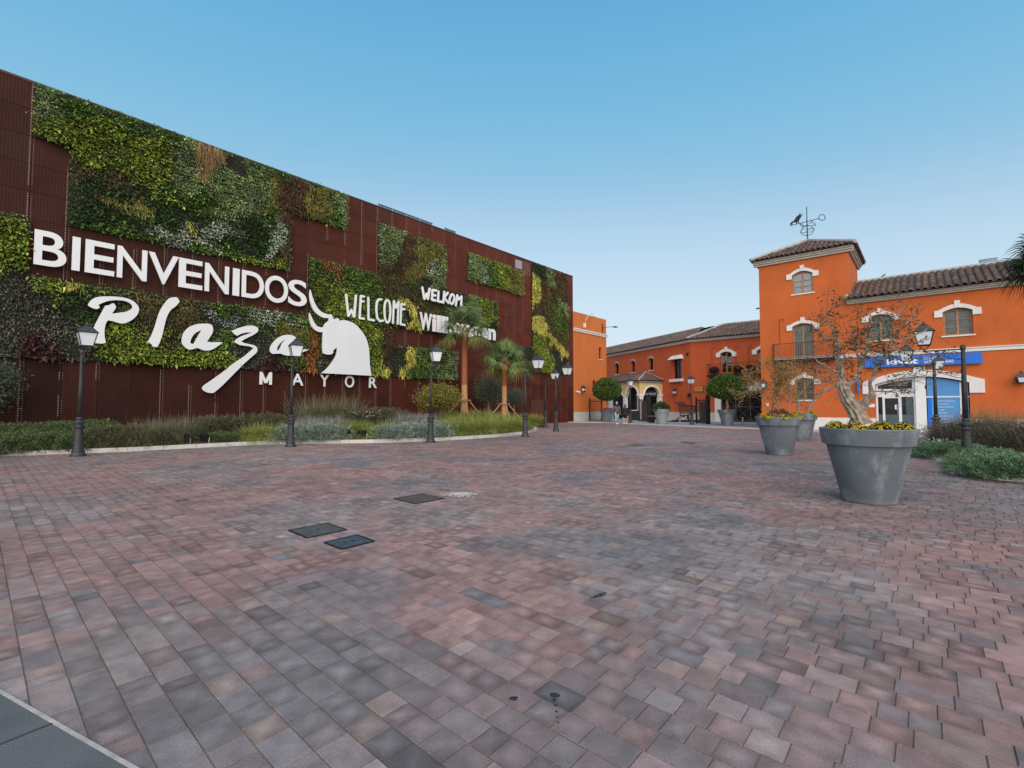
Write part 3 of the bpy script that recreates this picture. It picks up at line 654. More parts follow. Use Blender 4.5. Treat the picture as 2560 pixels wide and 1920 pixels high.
def traced(mb, fr, pts, off, sc, n0, n1, holes=(), sub=5):
    f = lambda P: [fr.pt(off[0] + p[0] / sc, off[1] + p[1] / sc, n1) for p in cat(P, sub)]
    mb.prism(fr, [f(pts)] + [f(h) for h in holes], n0, n1)
def word(name, label, a, z):
    return thing(name, LW.w(a, z, .1), label, 'sign')
wd = word('wall_lettering', 'large white capital word BIENVENIDOS along the rust band', 28.5, 6.3)
for ch, xl, xr in [('B', 84, 164), ('I', 180, 198), ('E', 213, 285), ('N', 293.6, 366.6), ('V', 371.8, 445.8), ('E', 448.5, 506.3), ('N', 514, 572.8), ('I', 584, 599), ('D', 606.6, 660.6), ('O', 664.5, 721), ('S', 723, 768)]:
    mb = MB(); ov = .03 if ch in 'OS' else 0
    letter(mb, LW, ch, LW.a(xl, 640, .26), LW.a(xr, 700, .26), 6.37 - ov, 7.60 + ov, .205, .26, .012); mb.build('letter', M['white'], wd)
wd = word('wall_lettering', 'small spaced white capitals M A Y O R on the lower rust panels', 22, 2.2)
for ch, xl, xr in [('M', 649.6, 680), ('A', 729.5, 759), ('Y', 800.3, 823), ('O', 863, 885.8), ('R', 923.2, 942.5)]:
    mb = MB(); ov = .02 if ch in 'O' else 0
    z1 = LW.z(665, 930, .15); z0 = LW.z(665, 961.5, .15); 
    if ch == 'M':
        q = lambda x, z: (LW.a(x, 945, .15), z)
        for k_, (u0, u1) in enumerate((((652.8, z0), (652.8, z1)), ((653.5, z1 - .05), (664.8, z0 + .07)), ((664.8, z0 + .07), (676, z1 - .05)), ((676.8, z0), (676.8, z1)))):
            A_, B_ = q(*u0), q(*u1); h_ = .062; mb.prism(LW, [(A_[0] - h_, A_[1]), (A_[0] + h_, A_[1]), (B_[0] + h_, B_[1]), (B_[0] - h_, B_[1])], .10, .15 + .0015 * k_)
    else: letter(mb, LW, ch, LW.a(xl, 950, .15), LW.a(xr, 950, .15), z0 - ov, z1 + ov, .10, .15, .014)
    mb.build('letter', M['white'], wd)
wd = word('wall_lettering', 'white flowing brush-script word of five letters over green planting', 28, 3)
S1 = ((200, 720), 7.9); S2 = ((440, 780), 6.144)
Pp = [(165, 345), (180, 290), (250, 215), (380, 172), (600, 165), (800, 180), (960, 215), (1080, 280), (1150, 360), (1165, 440), (1130, 530), (1040, 620), (930, 680), (850, 700), (770, 692), (650, 655), (550, 638, 1), (505, 720), (485, 850), (490, 980), (515, 1080, 1), (420, 1097), (190, 1075, 1), (215, 980), (275, 780), (400, 530), (505, 345, 1), (570, 338), (655, 300), (700, 345), (708, 390), (680, 440), (630, 505, 1), (760, 490), (900, 470), (990, 430), (1035, 380), (1010, 320), (930, 270), (820, 245), (680, 240), (540, 260), (430, 300), (350, 340, 1), (390, 360), (370, 400), (330, 415), (250, 395)]
lp = [(1340, 1060, 1), (1410, 940), (1480, 760), (1560, 500), (1640, 350), (1750, 215), (1850, 185), (1920, 190), (1970, 265, 1), (1900, 350), (1800, 430), (1740, 520), (1700, 620), (1660, 780), (1620, 950), (1560, 1110), (1525, 1163, 1), (1450, 1160), (1410, 1110)]
a1p = [(90, 430), (110, 340), (190, 240), (310, 190), (420, 178), (520, 185), (565, 230), (565, 310), (520, 390), (475, 455, 1), (560, 465), (640, 462), (718, 468, 1), (650, 520), (550, 580), (450, 592), (380, 570), (320, 552), (260, 570), (200, 577), (140, 540), (100, 490)]
a1h = [(220, 480, 1), (235, 410), (290, 330), (395, 272, 1), (350, 350), (310, 420), (272, 492, 1)]
zp = [(855, 290, 1), (980, 240), (1100, 212), (1200, 215), (1260, 250), (1255, 300), (1190, 350), (1090, 400), (1000, 450, 1), (1060, 480), (1160, 500), (1230, 530), (1252, 580), (1230, 630), (1150, 700), (1050, 790), (900, 940), (700, 1140), (575, 1245, 1), (500, 1240), (430, 1210), (405, 1175), (430, 1130), (560, 1040), (750, 900), (900, 780), (1050, 680), (1195, 555, 1), (1120, 525), (1000, 510), (930, 480), (905, 460), (930, 420), (1000, 375), (1110, 335), (1180, 315, 1), (1080, 315), (1000, 335), (940, 365, 1), (890, 330)]
a2p = [(1445, 580), (1460, 520), (1530, 430), (1620, 370), (1720, 350), (1800, 365), (1850, 400), (1850, 450), (1800, 520), (1772, 572, 1), (1850, 585), (1940, 572), (2045, 578, 1), (1940, 620), (1850, 655), (1760, 668), (1680, 665), (1610, 640), (1550, 640), (1480, 640), (1450, 610)]
a2h = [(1555, 590, 1), (1560, 540), (1610, 470), (1690, 415, 1), (1630, 480), (1615, 520), (1580, 590, 1)]
for pts, (off, sc), hs in ((Pp, S1, []), (lp, S1, []), (a1p, S2, [a1h]), (zp, S2, []), (a2p, S2, [a2h])):
    mb = MB(); traced(mb, LW, pts, off, sc, .25, .32, hs); mb.build('letter', M['white'], wd)
bull = thing('bull_head_emblem', LW.w(20.5, 3.1, .2), 'big white bull head silhouette with two curved horns', 'emblem')
bp = [(232, 150, 1), (222, 230), (235, 350), (280, 470), (350, 550), (440, 600), (522, 606, 1), (524, 648), (475, 690), (445, 740), (420, 755), (340, 735), (290, 670), (250, 590), (218, 520, 1), (218, 620), (250, 730), (310, 800), (380, 830), (432, 832, 1), (430, 950), (428, 1080), (435, 1170, 1), (500, 1188), (560, 1185), (590, 1165), (600, 1120), (655, 1075, 1), (655, 1150), (630, 1230), (560, 1340), (480, 1430), (408, 1485, 1), (800, 1505), (1205, 1527, 1), (1180, 1350), (1165, 1110), (1130, 960), (1060, 830), (960, 720), (860, 660), (750, 640), (690, 655, 1), (685, 620), (650, 612), (600, 625, 1), (570, 545, 1), (500, 545), (400, 500), (330, 420), (270, 290)]
mb = MB(); traced(mb, LW, bp, (740, 700), 6.38, .32, .42, sub=6)
mb.build('emblem_plate', pm('white_emblem', (.78, .79, .80), .45, var=.03, scale=.8, bump=.25, bscale=1.2), bull)
def stroke(mb, fr, pts, wd, n0, n1, closed=False):
    P = [np.array(p, float) for p in pts]
    # smooth long curves
    k = len(P); h = wd / 2
    def cap(c, d, s):
        a0 = math.atan2(d[1], d[0]); return [c + h * np.array([math.cos(a0 + s * t), math.sin(a0 + s * t)]) for t in (math.pi / 2, math.pi / 4, 0, -math.pi / 4, -math.pi / 2)]
    if closed:
        P = [np.array(p) for p in cat([tuple(p) for p in P], 3)]; k = len(P); L_, R_ = [], []
        for i in range(k):
            t = unit(P[(i + 1) % k] - P[i - 1]); nrm = np.array([-t[1], t[0]]); L_.append(P[i] + nrm * h); R_.append(P[i] - nrm * h)
        mb.prism(fr, [[tuple(p) for p in L_], [tuple(p) for p in R_]], n0, n1); return
    for i in range(k - 1):
        d = unit(P[i + 1] - P[i]); nrm = np.array([-d[1], d[0]])
        loop = cap(P[i + 1], d, 1) + cap(P[i], -d, 1); mb.prism(fr, [[tuple(p) for p in loop]], n0, n1 + .003 * i)
S3 = lambda p, n=.38: LW.pt(840 + p[0] / 5.267, 690 + p[1] / 5.267, n)
wd = word('wall_lettering', 'thin tall hand-drawn white capitals WELCOME to the right of the bull', 17.5, 6.3)
WE = [([[(135, 245), (165, 525), (205, 450), (240, 535), (265, 260)]],), ([[(330, 268), (312, 555), (372, 562)], [(332, 262), (372, 270)], [(325, 330), (365, 335)]],), ([[(428, 285), (430, 570), (502, 585)]],),
      ([[(598, 308), (562, 308), (538, 355), (533, 450), (545, 555), (578, 595), (618, 586)]],), ('O', [(678, 318), (648, 360), (640, 470), (655, 585), (685, 612), (710, 560), (718, 440), (706, 350)]),
      ([[(752, 618), (765, 330), (790, 420), (825, 345), (815, 630)]],), ([[(907, 375), (862, 370), (852, 635), (907, 645)], [(860, 435), (905, 436)]],)]
for g in WE:
    mb = MB()
    if g[0] == 'O': stroke(mb, LW, [S3(p) for p in g[1]], .12, .33, .38, True)
    else:
        for q, st in enumerate(g[0]): stroke(mb, LW, [S3(p) for p in st], .12, .33, .38 + .001 * q)
    mb.build('letter', M['white'], wd)
wd = word('wall_lettering', 'bold hand-drawn white capitals WELKOM on black planting above the first palm', 12, 7.9)
WK = [([[(1140, 152), (1165, 300), (1195, 235), (1210, 300), (1235, 168)]],), ([[(1322, 190), (1272, 185), (1266, 312), (1312, 322)], [(1268, 250), (1310, 255)]],), ([[(1353, 205), (1345, 332), (1395, 342)]],),
      ([[(1430, 208), (1415, 350)], [(1475, 220), (1425, 280), (1480, 355)]],), ('O', [(1535, 240), (1508, 275), (1498, 330), (1525, 368), (1552, 335), (1560, 275)]),
      ([[(1580, 385), (1600, 255), (1615, 310), (1655, 270), (1650, 385)]],)]
for g in WK:
    mb = MB()
    if g[0] == 'O': stroke(mb, LW, [S3(p) for p in g[1]], .15, .33, .38, True)
    else:
        for q, st in enumerate(g[0]): stroke(mb, LW, [S3(p) for p in st], .155, .33, .38 + .001 * q)
    mb.build('letter', M['white'], wd)
wd = word('wall_lettering', 'heavy condensed white word Willkommen partly hidden behind the palm fronds', 12, 6.1)
zb = S3((1165, 712))[1]; zt = S3((1140, 478))[1]
for ch, xl, xr in [('W', 1105, 1265), ('i', 1270, 1322), ('l', 1330, 1385), ('l', 1392, 1442), ('k', 1450, 1552), ('o', 1560, 1640), ('m', 1648, 1775), ('m', 1783, 1905), ('e', 1915, 2000), ('n', 2010, 2105)]:
    mb = MB(); zz = zb + (zt - zb) * (1 if ch in 'Wilk' else .74)
    letter(mb, LW, ch, S3((xl, 600 + (xl - 1100) * .15))[0], S3((xr, 600 + (xr - 1100) * .15))[0], zb, zz, .33, .38, .035); mb.build('letter', M['white'], wd)
# ================= orange buildings =================
A2 = U_ANG + 90
FF = Fr(G(2305, 1083.5)[:2], A2)                       # tower + right wing front; a grows to the right
R2 = Fr(G(1729, 1053.3)[:2], A2)                       # rear wing, right part
R1 = Fr(R2.O, -20); 
LB = Fr(LO[:2], U_ANG)                                 # small orange block beyond the cladding
def arch(a0, a1, z0, zs, zc, k=10):                    # opening outline, segmental head
    P = [(a0, z0), (a1, z0), (a1, zs)]
    if zc > zs + .01:
        for i in range(1, k):
            t = i / k; P.append((a1 + (a0 - a1) * t, zs + (zc - zs) * (1 - (2 * t - 1) ** 2)))
    P.append((a0, zs)); return P
def hood(mb, fr, a0, a1, zs, zc, ear, eh, th, n1=.06, key=.22, keyh=.3, up=.08):
    k = 12; inn = [(a0 + (a1 - a0) * i / k, zs + (zc - zs) * (1 - (2 * i / k - 1) ** 2)) for i in range(k + 1)]
    out = [(a1 + ear, zs - eh), (a1 + ear, zs + up)]
    k2 = 12
    for i in range(k2 + 1):
        t = 1 - i / k2; e_ = min(ear * .55, .18); aa = a0 - e_ + (a1 - a0 + 2 * e_) * t; u_ = (aa - a0) / (a1 - a0); out.append((aa, max(zs + up + .001 * i, zs + (zc - zs) * (1 - (2 * u_ - 1) ** 2) + th)))
    out += [(a0 - ear, zs + up), (a0 - ear, zs - eh)]
    loop = [(a0 - .0, zs - eh)] + inn[0:1] + inn[1:-1] + inn[-1:] + [(a1 + .0, zs - eh)] + out
    mb.prism(fr, [loop], -.01, n1)
    c = (a0 + a1) / 2; mb.fb(fr, c - key / 2, c + key / 2, zc - .0, zc + th + keyh, -.01, n1 + .025)
def tilerow(mb, fr, a0, a1, zE, nE, sl, run, pitch=.27, clip=None, eave_over=.05):
    """barrel tiles on a slope rising away from the eave: eave at (zE, n=nE), rises over horizontal run by sl"""
    na = int(round((a1 - a0) / pitch)); pt = (a1 - a0) / na; tl = .42; L_ = math.hypot(run, sl); nr = int(math.ceil(L_ / tl))
    cu, su = run / L_, sl / L_
    for i in range(na):
        ac = a0 + pt * (i + .5)
        for j in range(nr):
            s0 = j * tl - (eave_over if j == 0 else .03); s1 = min((j + 1) * tl, L_)
            if clip:
                lo, hi = clip((s0 + s1) / 2 / L_)
                if ac < lo or ac > hi: continue
            b = random.uniform(.7, 1.25); base = random.choice([(.155, .098, .078), (.13, .085, .07), (.175, .115, .09), (.12, .088, .078)]); col = tuple(x * b for x in base)
            vs = []; K = 6; jit = random.uniform(-.008, .008)
            for (s, r, h) in ((s0, pt * .40, .055), (s1, pt * .33, .02)):
                for q in range(K + 1):
                    th = math.pi * q / K; aa = ac + jit + r * math.cos(th); hh = h + r * .95 * math.sin(th)
                    vs.append(fr.w(aa, zE + s * su + hh * cu, nE - s * cu + hh * su * .5))
            fs = [(q, q + 1, K + 2 + q, K + 1 + q) for q in range(K)]
            b0 = len(vs)
            for q in range(K + 1):                                 # thickness at the lower end
                th = math.pi * q / K; r = pt * .33; aa = ac + jit + r * math.cos(th); hh = .045 + r * .8 * math.sin(th)
                vs.append(fr.w(aa, zE + s0 * su + hh * cu, nE - s0 * cu + hh * su * .5))
            fs += [(q + 1, q, b0 + q, b0 + q + 1) for q in range(K)]
            mb.add(vs, fs, 0, col)
    # channel sheet underneath
def slope_sheet(mb, fr, pts, col=(.09, .062, .052)):
    mb.add([fr.w(*p) for p in pts], [tuple(range(len(pts)))], 0, col)
def cornice(mb, fr, a0, a1, zt, proj=.32, h=.34):
    mb.fb(fr, a0, a1, zt - h, zt - h * .62, 0, proj * .45); mb.fb(fr, a0, a1, zt - h * .62, zt - h * .3, 0, proj * .75); mb.fb(fr, a0, a1, zt - h * .3, zt, 0, proj)
def window(bld, fr, a0, a1, z0, zs, zc, style='pane', rows=3, rev=.16, sill=True, fw=.085, wood='wood', room='black', curtain=None, leaves=2, gm='glass'):
    wn = MB(); fo = arch(a0 + .005, a1 - .005, z0 + .005, zs, zc - .005)
    ih = []; aw = (a1 - a0 - fw * (leaves + 1)) / leaves
    for l in range(leaves):
        b0 = a0 + fw + l * (aw + fw); b1 = b0 + aw
        def topz(a): t = (a - a0) / (a1 - a0); return zs + (zc - zs) * (1 - (2 * t - 1) ** 2) - fw
        pl = [(b0, z0 + fw), (b1, z0 + fw), (b1, topz(b1)), ((b0 + b1) / 2, topz((b0 + b1) / 2)), (b0, topz(b0))]; ih.append(pl)
    wn.prism(fr, [fo] + ih, -rev - .06, -rev)
    for pl in ih:                                                # glazing bars
        zt = min(pl[2][1], pl[4][1])
        for q in range(1, rows):
            zz = z0 + fw + (zt - z0 - fw) * q / rows; wn.fb(fr, pl[0][0], pl[1][0], zz - .012, zz + .012, -rev - .035, -rev - .012)
    wo = wn.build('window', M[wood], bld)
    for pl in ih:
        g = MB(); g.prism(fr, [pl], -rev - .05, -rev - .044); g.build('pane', M[gm], wo)
    g = MB(); g.prism(fr, [fo], *((-rev - .32, -rev - .30) if room == 'black' else (-rev - .11, -rev - .10))); g.build('dark_room', M[room], wo)
    if curtain:
        for pl in ih:
            if curtain == 'full': cl = [pl]
            else:
                b0, b1, zt = pl[0][0], pl[1][0], pl[2][1]; cl = [[(b0, z0 + fw + (zt - z0) * .35), (b0 + (b1 - b0) * (.5 if pl is ih[0] else .9), zt - .1), (b1, zt), (b0, zt)]]
                cl = [[(b0, z0 + fw + (zt - z0) * .33), (b1, z0 + fw + (zt - z0) * (.62 if pl is ih[0] else .33)), (b1, zt - .25), (b0, zt - .25)]]
            g = MB(); g.prism(fr, cl, -rev - .085, -rev - .075); g.build('curtain', M['white'] if curtain == 'full' else M['curtain'], wo)
    if sill:
        g = MB(); g.fb(fr, a0 - .08, a1 + .08, z0 - .07, z0, -rev + .002, .05); g.build('sill', M['trim'], wo)
    return wo
def wall(bld, fr, a0, a1, z0, z1, holes, mat, th=.30, name='wall'):
    mb = MB(); mb.prism(fr, [[(a0, z0), (a1, z0), (a1, z1), (a0, z1)]] + holes, -th, 0); return mb.build(name, M[mat], bld)
def railing(mb, fr, a0, a1, z0, h, n, sp=.115, ret=None, r=.009):
    mb.tube([fr.w(a0, z0 + h, n), fr.w(a1, z0 + h, n)], .018, 6); mb.tube([fr.w(a0, z0 + .08, n), fr.w(a1, z0 + .08, n)], .012, 6)
    k = int((a1 - a0) / sp)
    for i in range(k + 1):
        a = a0 + (a1 - a0) * i / k; mb.tube([fr.w(a, z0, n), fr.w(a, z0 + h, n)], r, 5)
    if ret:
        for a in ret:
            mb.tube([fr.w(a, z0 + h, 0), fr.w(a, z0 + h, n)], .018, 6)
            for i in range(1, int(n / sp) + 1): mb.tube([fr.w(a, z0, n - i * sp), fr.w(a, z0 + h, n - i * sp)], r, 5)

# ---------- tower and right wing (one building) ----------
TA, TB = FF.a(1903, 950), FF.a(2119.7, 620); TZ = FF.z(2119.7, 619.8) ; TZ = .5 * (TZ + FF.z(1903, 660)); TD = TB - TA
RE = TB + 22.5
b1 = thing('orange_building', FF.w(TA, 0), 'orange stucco building with a square tile-roofed tower and a long two-storey wing', 'building')
def ow(x0, x1, yb, ys, yc):
    a0, a1 = FF.a(x0, yb), FF.a(x1, yb); xm = (x0 + x1) / 2
    return a0, a1, FF.z(xm, yb), FF.z(x1, ys), FF.z(xm, yc)
W = {}
W['t'] = ow(1981, 2033, 733, 681.5, 677.5); W['b'] = ow(1982.6, 2035.6, 893, 812.5, 808); W['g'] = ow(1988, 2037, 1000, 951.5, 945)
W['r1'] = ow(2172.8, 2233, 850, 790.5, 785.5); W['r2'] = ow(2358.4, 2434, 837.5, 774, 769)
W['s'] = (FF.a(2188.5, 1000), FF.a(2424.8, 1000), .0, FF.z(2424.8, 956), FF.z(2306, 941))
EZ = FF.z(2120, 757); EZ2 = FF.z(2560, 704); WZ = (EZ + EZ2) / 2
print('TZ', TZ, 'wing eave', EZ, EZ2, 'TD', TD, {k: tuple(round(x, 2) for x in v) for k, v in W.items()})
wall(b1, FF, TA, TB, -.05, TZ, [arch(*W['t']), arch(*W['b']), arch(*W['g'])], 'orange', name='tower_wall')
TL = Fr(FF.w(TA, 0, 0)[:2], U_ANG); TRt = Fr(FF.w(TB, 0, 0)[:2], U_ANG)
TRt.N = np.array([NV[0], NV[1]]); TL.N = -TRt.N
mb = MB(); mb.fb(TRt, .30, TD, -.05, TZ, -.3, 0); mb.build('tower_wall', M['orange'], b1)
mb = MB(); mb.fb(TL, .30, TD, -.05, TZ, -.3, 0); mb.build('tower_wall', M['orange'], b1)
mb = MB(); mb.fb(FF, TA + .3, TB - .3, -.05, TZ, -TD, -TD + .3); mb.build('tower_wall', M['orange'], b1)
wall(b1, FF, TB, RE, -.05, WZ, [arch(*W['r1']), arch(*W['r2']), arch(*W['s'])], 'orange', name='wing_wall')
mb = MB(); mb.fb(FF, RE - .3, RE, -.05, WZ, -8, -.3); mb.fb(FF, TB, RE - .3, -.05, WZ, -8, -7.7); mb.build('wing_wall', M['orange'], b1)
# plinth pieces, string course
mb = MB(); px = W['s']
mb.fb(FF, TA - .02, px[0] - .001, -.05, .76, .001, .04); mb.fb(FF, px[1] + .001, RE, -.05, .80, .001, .04); mb.build('plinth', M['trim'], b1)
mb = MB(); sz = .5 * (FF.z(2400, 877) + FF.z(2560, 867.6)); 
mb.fb(FF, FF.a(1935, 905), RE, sz - .07, sz + .10, .001, .05); mb.fb(FF, FF.a(1935, 905), RE, sz + .10, sz + .14, .001, .09); mb.build('string_course', M['trim'], b1)
# cornices
mb = MB()
for fr, a0, a1 in ((FF, TA - .27, TB + .27), ): cornice(mb, fr, a0, a1, TZ + .12, .27, .32)
mb.build('tower_cornice', M['cornice'], b1)
mb = MB()
for fr in (TRt, TL):
    h, pr, zt = .32, .27, TZ + .12
    mb.fb(fr, .002, TD + .27, zt - h, zt - h * .62, 0, pr * .45 - .001); mb.fb(fr, .002, TD + .27, zt - h * .62, zt - h * .3, 0, pr * .75 - .001); mb.fb(fr, .002, TD + .27, zt - h * .3, zt, 0, pr - .001)
mb.build('tower_cornice', M['cornice'], b1)
mb = MB(); cornice(mb, FF, TB - .12, RE + .3, WZ + .12, .30, .24); mb.build('wing_cornice', M['cornice'], b1)
# tower roof
ov = .38; half = TD / 2 + ov; rise = half * .50; zE = TZ + .14
def hipclip(a0, a1):
    c = (a0 + a1) / 2; h = (a1 - a0) / 2
    return lambda t: (c - h * (1 - t), c + h * (1 - t))
rf = MB()
cA = (TA + TB) / 2
sides = [(FF, TA - ov, TB + ov, ov), (TRt, -ov, TD + ov, ov), (TL, -ov, TD + ov, ov)]
back = Fr(FF.w(TA, 0, -TD)[:2], A2); back.N = -FF.N; sides.append((back, -ov, TD + ov, ov))
for fr, a0, a1, n0 in sides:
    tilerow(rf, fr, a0, a1, zE, n0, rise, half, .27, hipclip(a0, a1)); c = (a0 + a1) / 2
    slope_sheet(rf, fr, [(a0, zE, n0), (a1, zE, n0), (c, zE + rise, n0 - half)])
    slope_sheet(rf, fr, [(a0, zE - .02, n0), (a1, zE - .02, n0), (a1 - .3, zE - .02, n0 - .6), (a0 + .3, zE - .02, n0 - .6)])
rt = rf.build('tower_roof', M['tile'], b1, colors=True, recalc=False)
apex = FF.w(cA, zE + rise + .12, -TD / 2)
mb = MB()
for (a, n) in ((TA - ov, ov), (TB + ov, ov), (TA - ov, -TD - ov), (TB + ov, -TD - ov)):
    p = FF.w(a, zE + .10, n); mb.tube([p, apex], .11, 8)
mb.build('hip_cap', M['mortar'], rt)
# wing roof
run = 3.6; rise2 = 1.55; zW = WZ + .13
rf = MB(); tilerow(rf, FF, TB - .15, RE + .3, zW, .42, rise2, run, .30)
slope_sheet(rf, FF, [(TB - .15, zW, .42), (RE + .3, zW, .42), (RE + .3, zW + rise2, .42 - run), (TB - .15, zW + rise2, .42 - run)])
slope_sheet(rf, FF, [(TB - .15, zW + rise2, .42 - run), (RE + .3, zW + rise2, .42 - run), (RE + .3, zW, .42 - run * 2), (TB - .15, zW, .42 - run * 2)])
slope_sheet(rf, FF, [(TB - .15, zW - .02, .42), (RE + .3, zW - .02, .42), (RE + .3, zW - .02, -.2), (TB - .15, zW - .02, -.2)])
rw_ = rf.build('wing_roof', M['tile'], b1, colors=True, recalc=False)
mb = MB(); mb.tube([FF.w(TB + .1, zW + rise2 + .06, .42 - run), FF.w(RE + .3, zW + rise2 + .06, .42 - run)], .14, 8)
mb.tube([FF.w(TB - .13, zW + .08, .40), FF.w(TB - .13, zW + rise2 + .08, .42 - run)], .10, 8); mb.build('ridge_cap', M['mortar'], rw_)
# windows
window(b1, FF, *W['t'], rows=3, room='greyroom', curtain='full', rev=.07, gm='glassclear')
window(b1, FF, *W['b'], rows=1, room='greyroom', sill=False)
window(b1, FF, *W['g'], rows=3, room='black')
window(b1, FF, *W['r1'], rows=3, room='greyroom')
window(b1, FF, *W['r2'], rows=3, room='greyroom')
for k, ear, eh, th, keyh in (('t', .30, .22, .22, .27), ('b', .30, .22, .22, .27), ('g', .30, .22, .22, .25), ('r1', .30, .2, .22, .25), ('r2', .32, .24, .24, .26)):
    a0, a1, z0, zs, zc = W[k]; mb = MB(); hood(mb, FF, a0, a1, zs, zc, ear, eh, th - .03, keyh=keyh - .1, up=.1); mb.build('window_hood', M['trim'], b1)
a0, a1, z0, zs, zc = W['s']
mb = MB(); hood(mb, FF, a0, a1, zs, zc, .55, .52, .34, .07, .45, .16, up=.14); mb.build('shop_arch', M['trim'], b1)
# tower balcony
ba0, ba1 = FF.a(1931, 890, .55), FF.a(2084, 890, .55); bz = FF.z(2000, 897, .55)
mb = MB(); mb.fb(FF, ba0 - .04, ba1 + .04, bz - .13, bz, .002, .62)
bal = mb.build('balcony', M['iron'], b1)
mb = MB(); railing(mb, FF, ba0, ba1, bz, .97, .57, ret=(ba0, ba1)); mb.build('railing', M['rustiron'], bal)
mb = MB()
for a in (ba0 + .3, (ba0 + ba1) / 2, ba1 - .3): mb.tube([FF.w(a, bz - .6, .02), FF.w(a, bz - .45, .3), FF.w(a, bz - .14, .5)], .02, 5)
mb.build('bracket', M['iron'], bal)
# shop front
sa0, sa1 = W['s'][0], W['s'][1]
pa0, pa1 = FF.a(2290, 1030, -.1), FF.a(2317, 1030, -.1)
def topc(a): t = (a - sa0) / (sa1 - sa0); return W['s'][3] + (W['s'][4] - W['s'][3]) * (1 - (2 * t - 1) ** 2)
sf = MB(); sf.prism(FF, [[(pa0, 0), (pa1, 0), (pa1, topc(pa1) - .01), (pa0, topc(pa0) - .01)]], -.28, -.10); sf.build('shop_pillar', M['white'], b1)
ef = MB(); zh0 = FF.z(2235, 991, -.2); zh1 = FF.z(2235, 974, -.2)
out = [(sa0 + .01, .02)] + [(sa0 + .01 + (pa0 - sa0 - .02) * i / 6, topc(sa0 + .01 + (pa0 - sa0 - .02) * i / 6) - .02) for i in range(7)] + [(pa0 - .01, .02)]
xs = [FF.a(x, 1030, -.2) for x in (2194, 2210, 2250, 2285)]
h1 = [(sa0 + .12, zh1 + .04), (pa0 - .12, zh1 + .04), (pa0 - .12, topc(pa0 - .12) - .12), ((sa0 + pa0) / 2, topc((sa0 + pa0) / 2) - .12), (sa0 + .12, topc(sa0 + .12) - .1)]
h2 = [(sa0 + .10, .12), (xs[1] - .05, .12), (xs[1] - .05, zh0 - .03), (sa0 + .10, zh0 - .03)]
h3 = [(xs[1] + .05, .12), (xs[2] - .05, .12), (xs[2] - .05, zh0 - .10), (xs[1] + .05, zh0 - .10)]
h4 = [(xs[2] + .08, .12), (pa0 - .08, .12), (pa0 - .08, zh0 - .03), (xs[2] + .08, zh0 - .03)]
ef.prism(FF, [out, h1, h2, h3, h4], -.26, -.19); en = ef.build('shop_entrance', M['alu'], b1)
for q, h in enumerate((h1, h2, h3, h4)):
    g = MB(); g.prism(FF, [h], -.235, -.228); g.build('pane', M['glassclear'], en)
g = MB(); g.prism(FF, [out], -.75, -.73); g.build('dark_room', M['black'], en)
for h in (h2, h3, h4):
    g = MB(); zt = .12 + .85; g.prism(FF, [[h[0], h[1], (h[1][0], zt), (h[0][0], zt)]], -.262, -.258); g.build('frosted_band', pm('frosted_film', (.24, .33, .36), .6, var=.1), en)
g = MB(); g.prism(FF, [[(h4[0][0] + .18, .12), h4[1], h4[2], (h4[0][0] + .18, h4[2][1])]], -.30, -.29); g.build('grey_film', pm('grey_film', (.20, .25, .26), .6, var=.1), en)
g = MB(); g.fb(FF, h3[1][0] - .16, h3[1][0] - .04, 1.25, 1.5, -.226, -.222); g.build('door_notice', M['white'], en)
g = MB(); g.tube([FF.w(xs[2] - .09, .95, -.12), FF.w(xs[2] - .09, 1.35, -.12)], .014, 6); g.build('door_handle', M['steel'], en)
g = MB()
for i in range(4): g.fb(FF, (sa0 + pa0) / 2 - .3 + i * .08, (sa0 + pa0) / 2 + .5 + i * .04, zh1 + .22 + i * .09, zh1 + .25 + i * .09, -.5, -.48)
g.build('ceiling_strip', M['white'], en)
zb0 = FF.z(2370, 1074, -.15); zb = FF.z(2370, 992, -.15)
bo = [(pa1 + .04, zb0), (sa1 - .04, zb0)] + [(sa1 - .04 + (pa1 - sa1 + .08) * i / 8, topc(sa1 - .04 + (pa1 - sa1 + .08) * i / 8) - .05) for i in range(9)]
g = MB(); g.prism(FF, [bo], -.22, -.16); bp_ = g.build('shop_window', M['lightblue'], b1)
g = MB(); g.fb(FF, pa1, sa1, zb - .035, zb + .035, -.158, -.13); g.fb(FF, sa1 - .36, sa1 - .30, zb0, zb - .036, -.158, -.135); g.fb(FF, sa1 - .36, sa1 - .30, zb + .036, topc(sa1 - .33) - .08, -.158, -.135); g.fb(FF, pa1, sa1, .0, zb0, -.25, -.12); g.build('window_bars', M['alu'], bp_)
g = MB(); g.fb(FF, pa1 + .045, pa1 + .2, zb0, zb - .04, -.158, -.152); g.build('blue_strip', M['blue'], bp_)
def textline(fr, txt, a0, z0, hh, n0, n1, mat, parent, name='lettering', off=0.0, ax=None, each=False):
    cu = bpy.data.curves.new('t', 'FONT'); cu.body = txt; cu.size = 1; cu.extrude = .5; cu.offset = off; cu.resolution_u = 3
    o = bpy.data.objects.new('t', cu); COL.objects.link(o); me = bpy.data.meshes.new_from_object(o.evaluated_get(bpy.context.evaluated_depsgraph_get())); bpy.data.objects.remove(o)
    xs = [v.co.x for v in me.vertices]; x0, x1 = min(xs), max(xs); k = hh / .72; kx = (ax - a0) / (x1 - x0) if ax else k
    mb = MB(); mb.mesh_of(me, lambda c: fr.w(a0 + (c.x - x0) * kx, z0 + c.y * k, n0 + (n1 - n0) * (c.z + .5))); return mb.build(name, mat, parent)
ta = FF.a(2341, 1005, -.15)
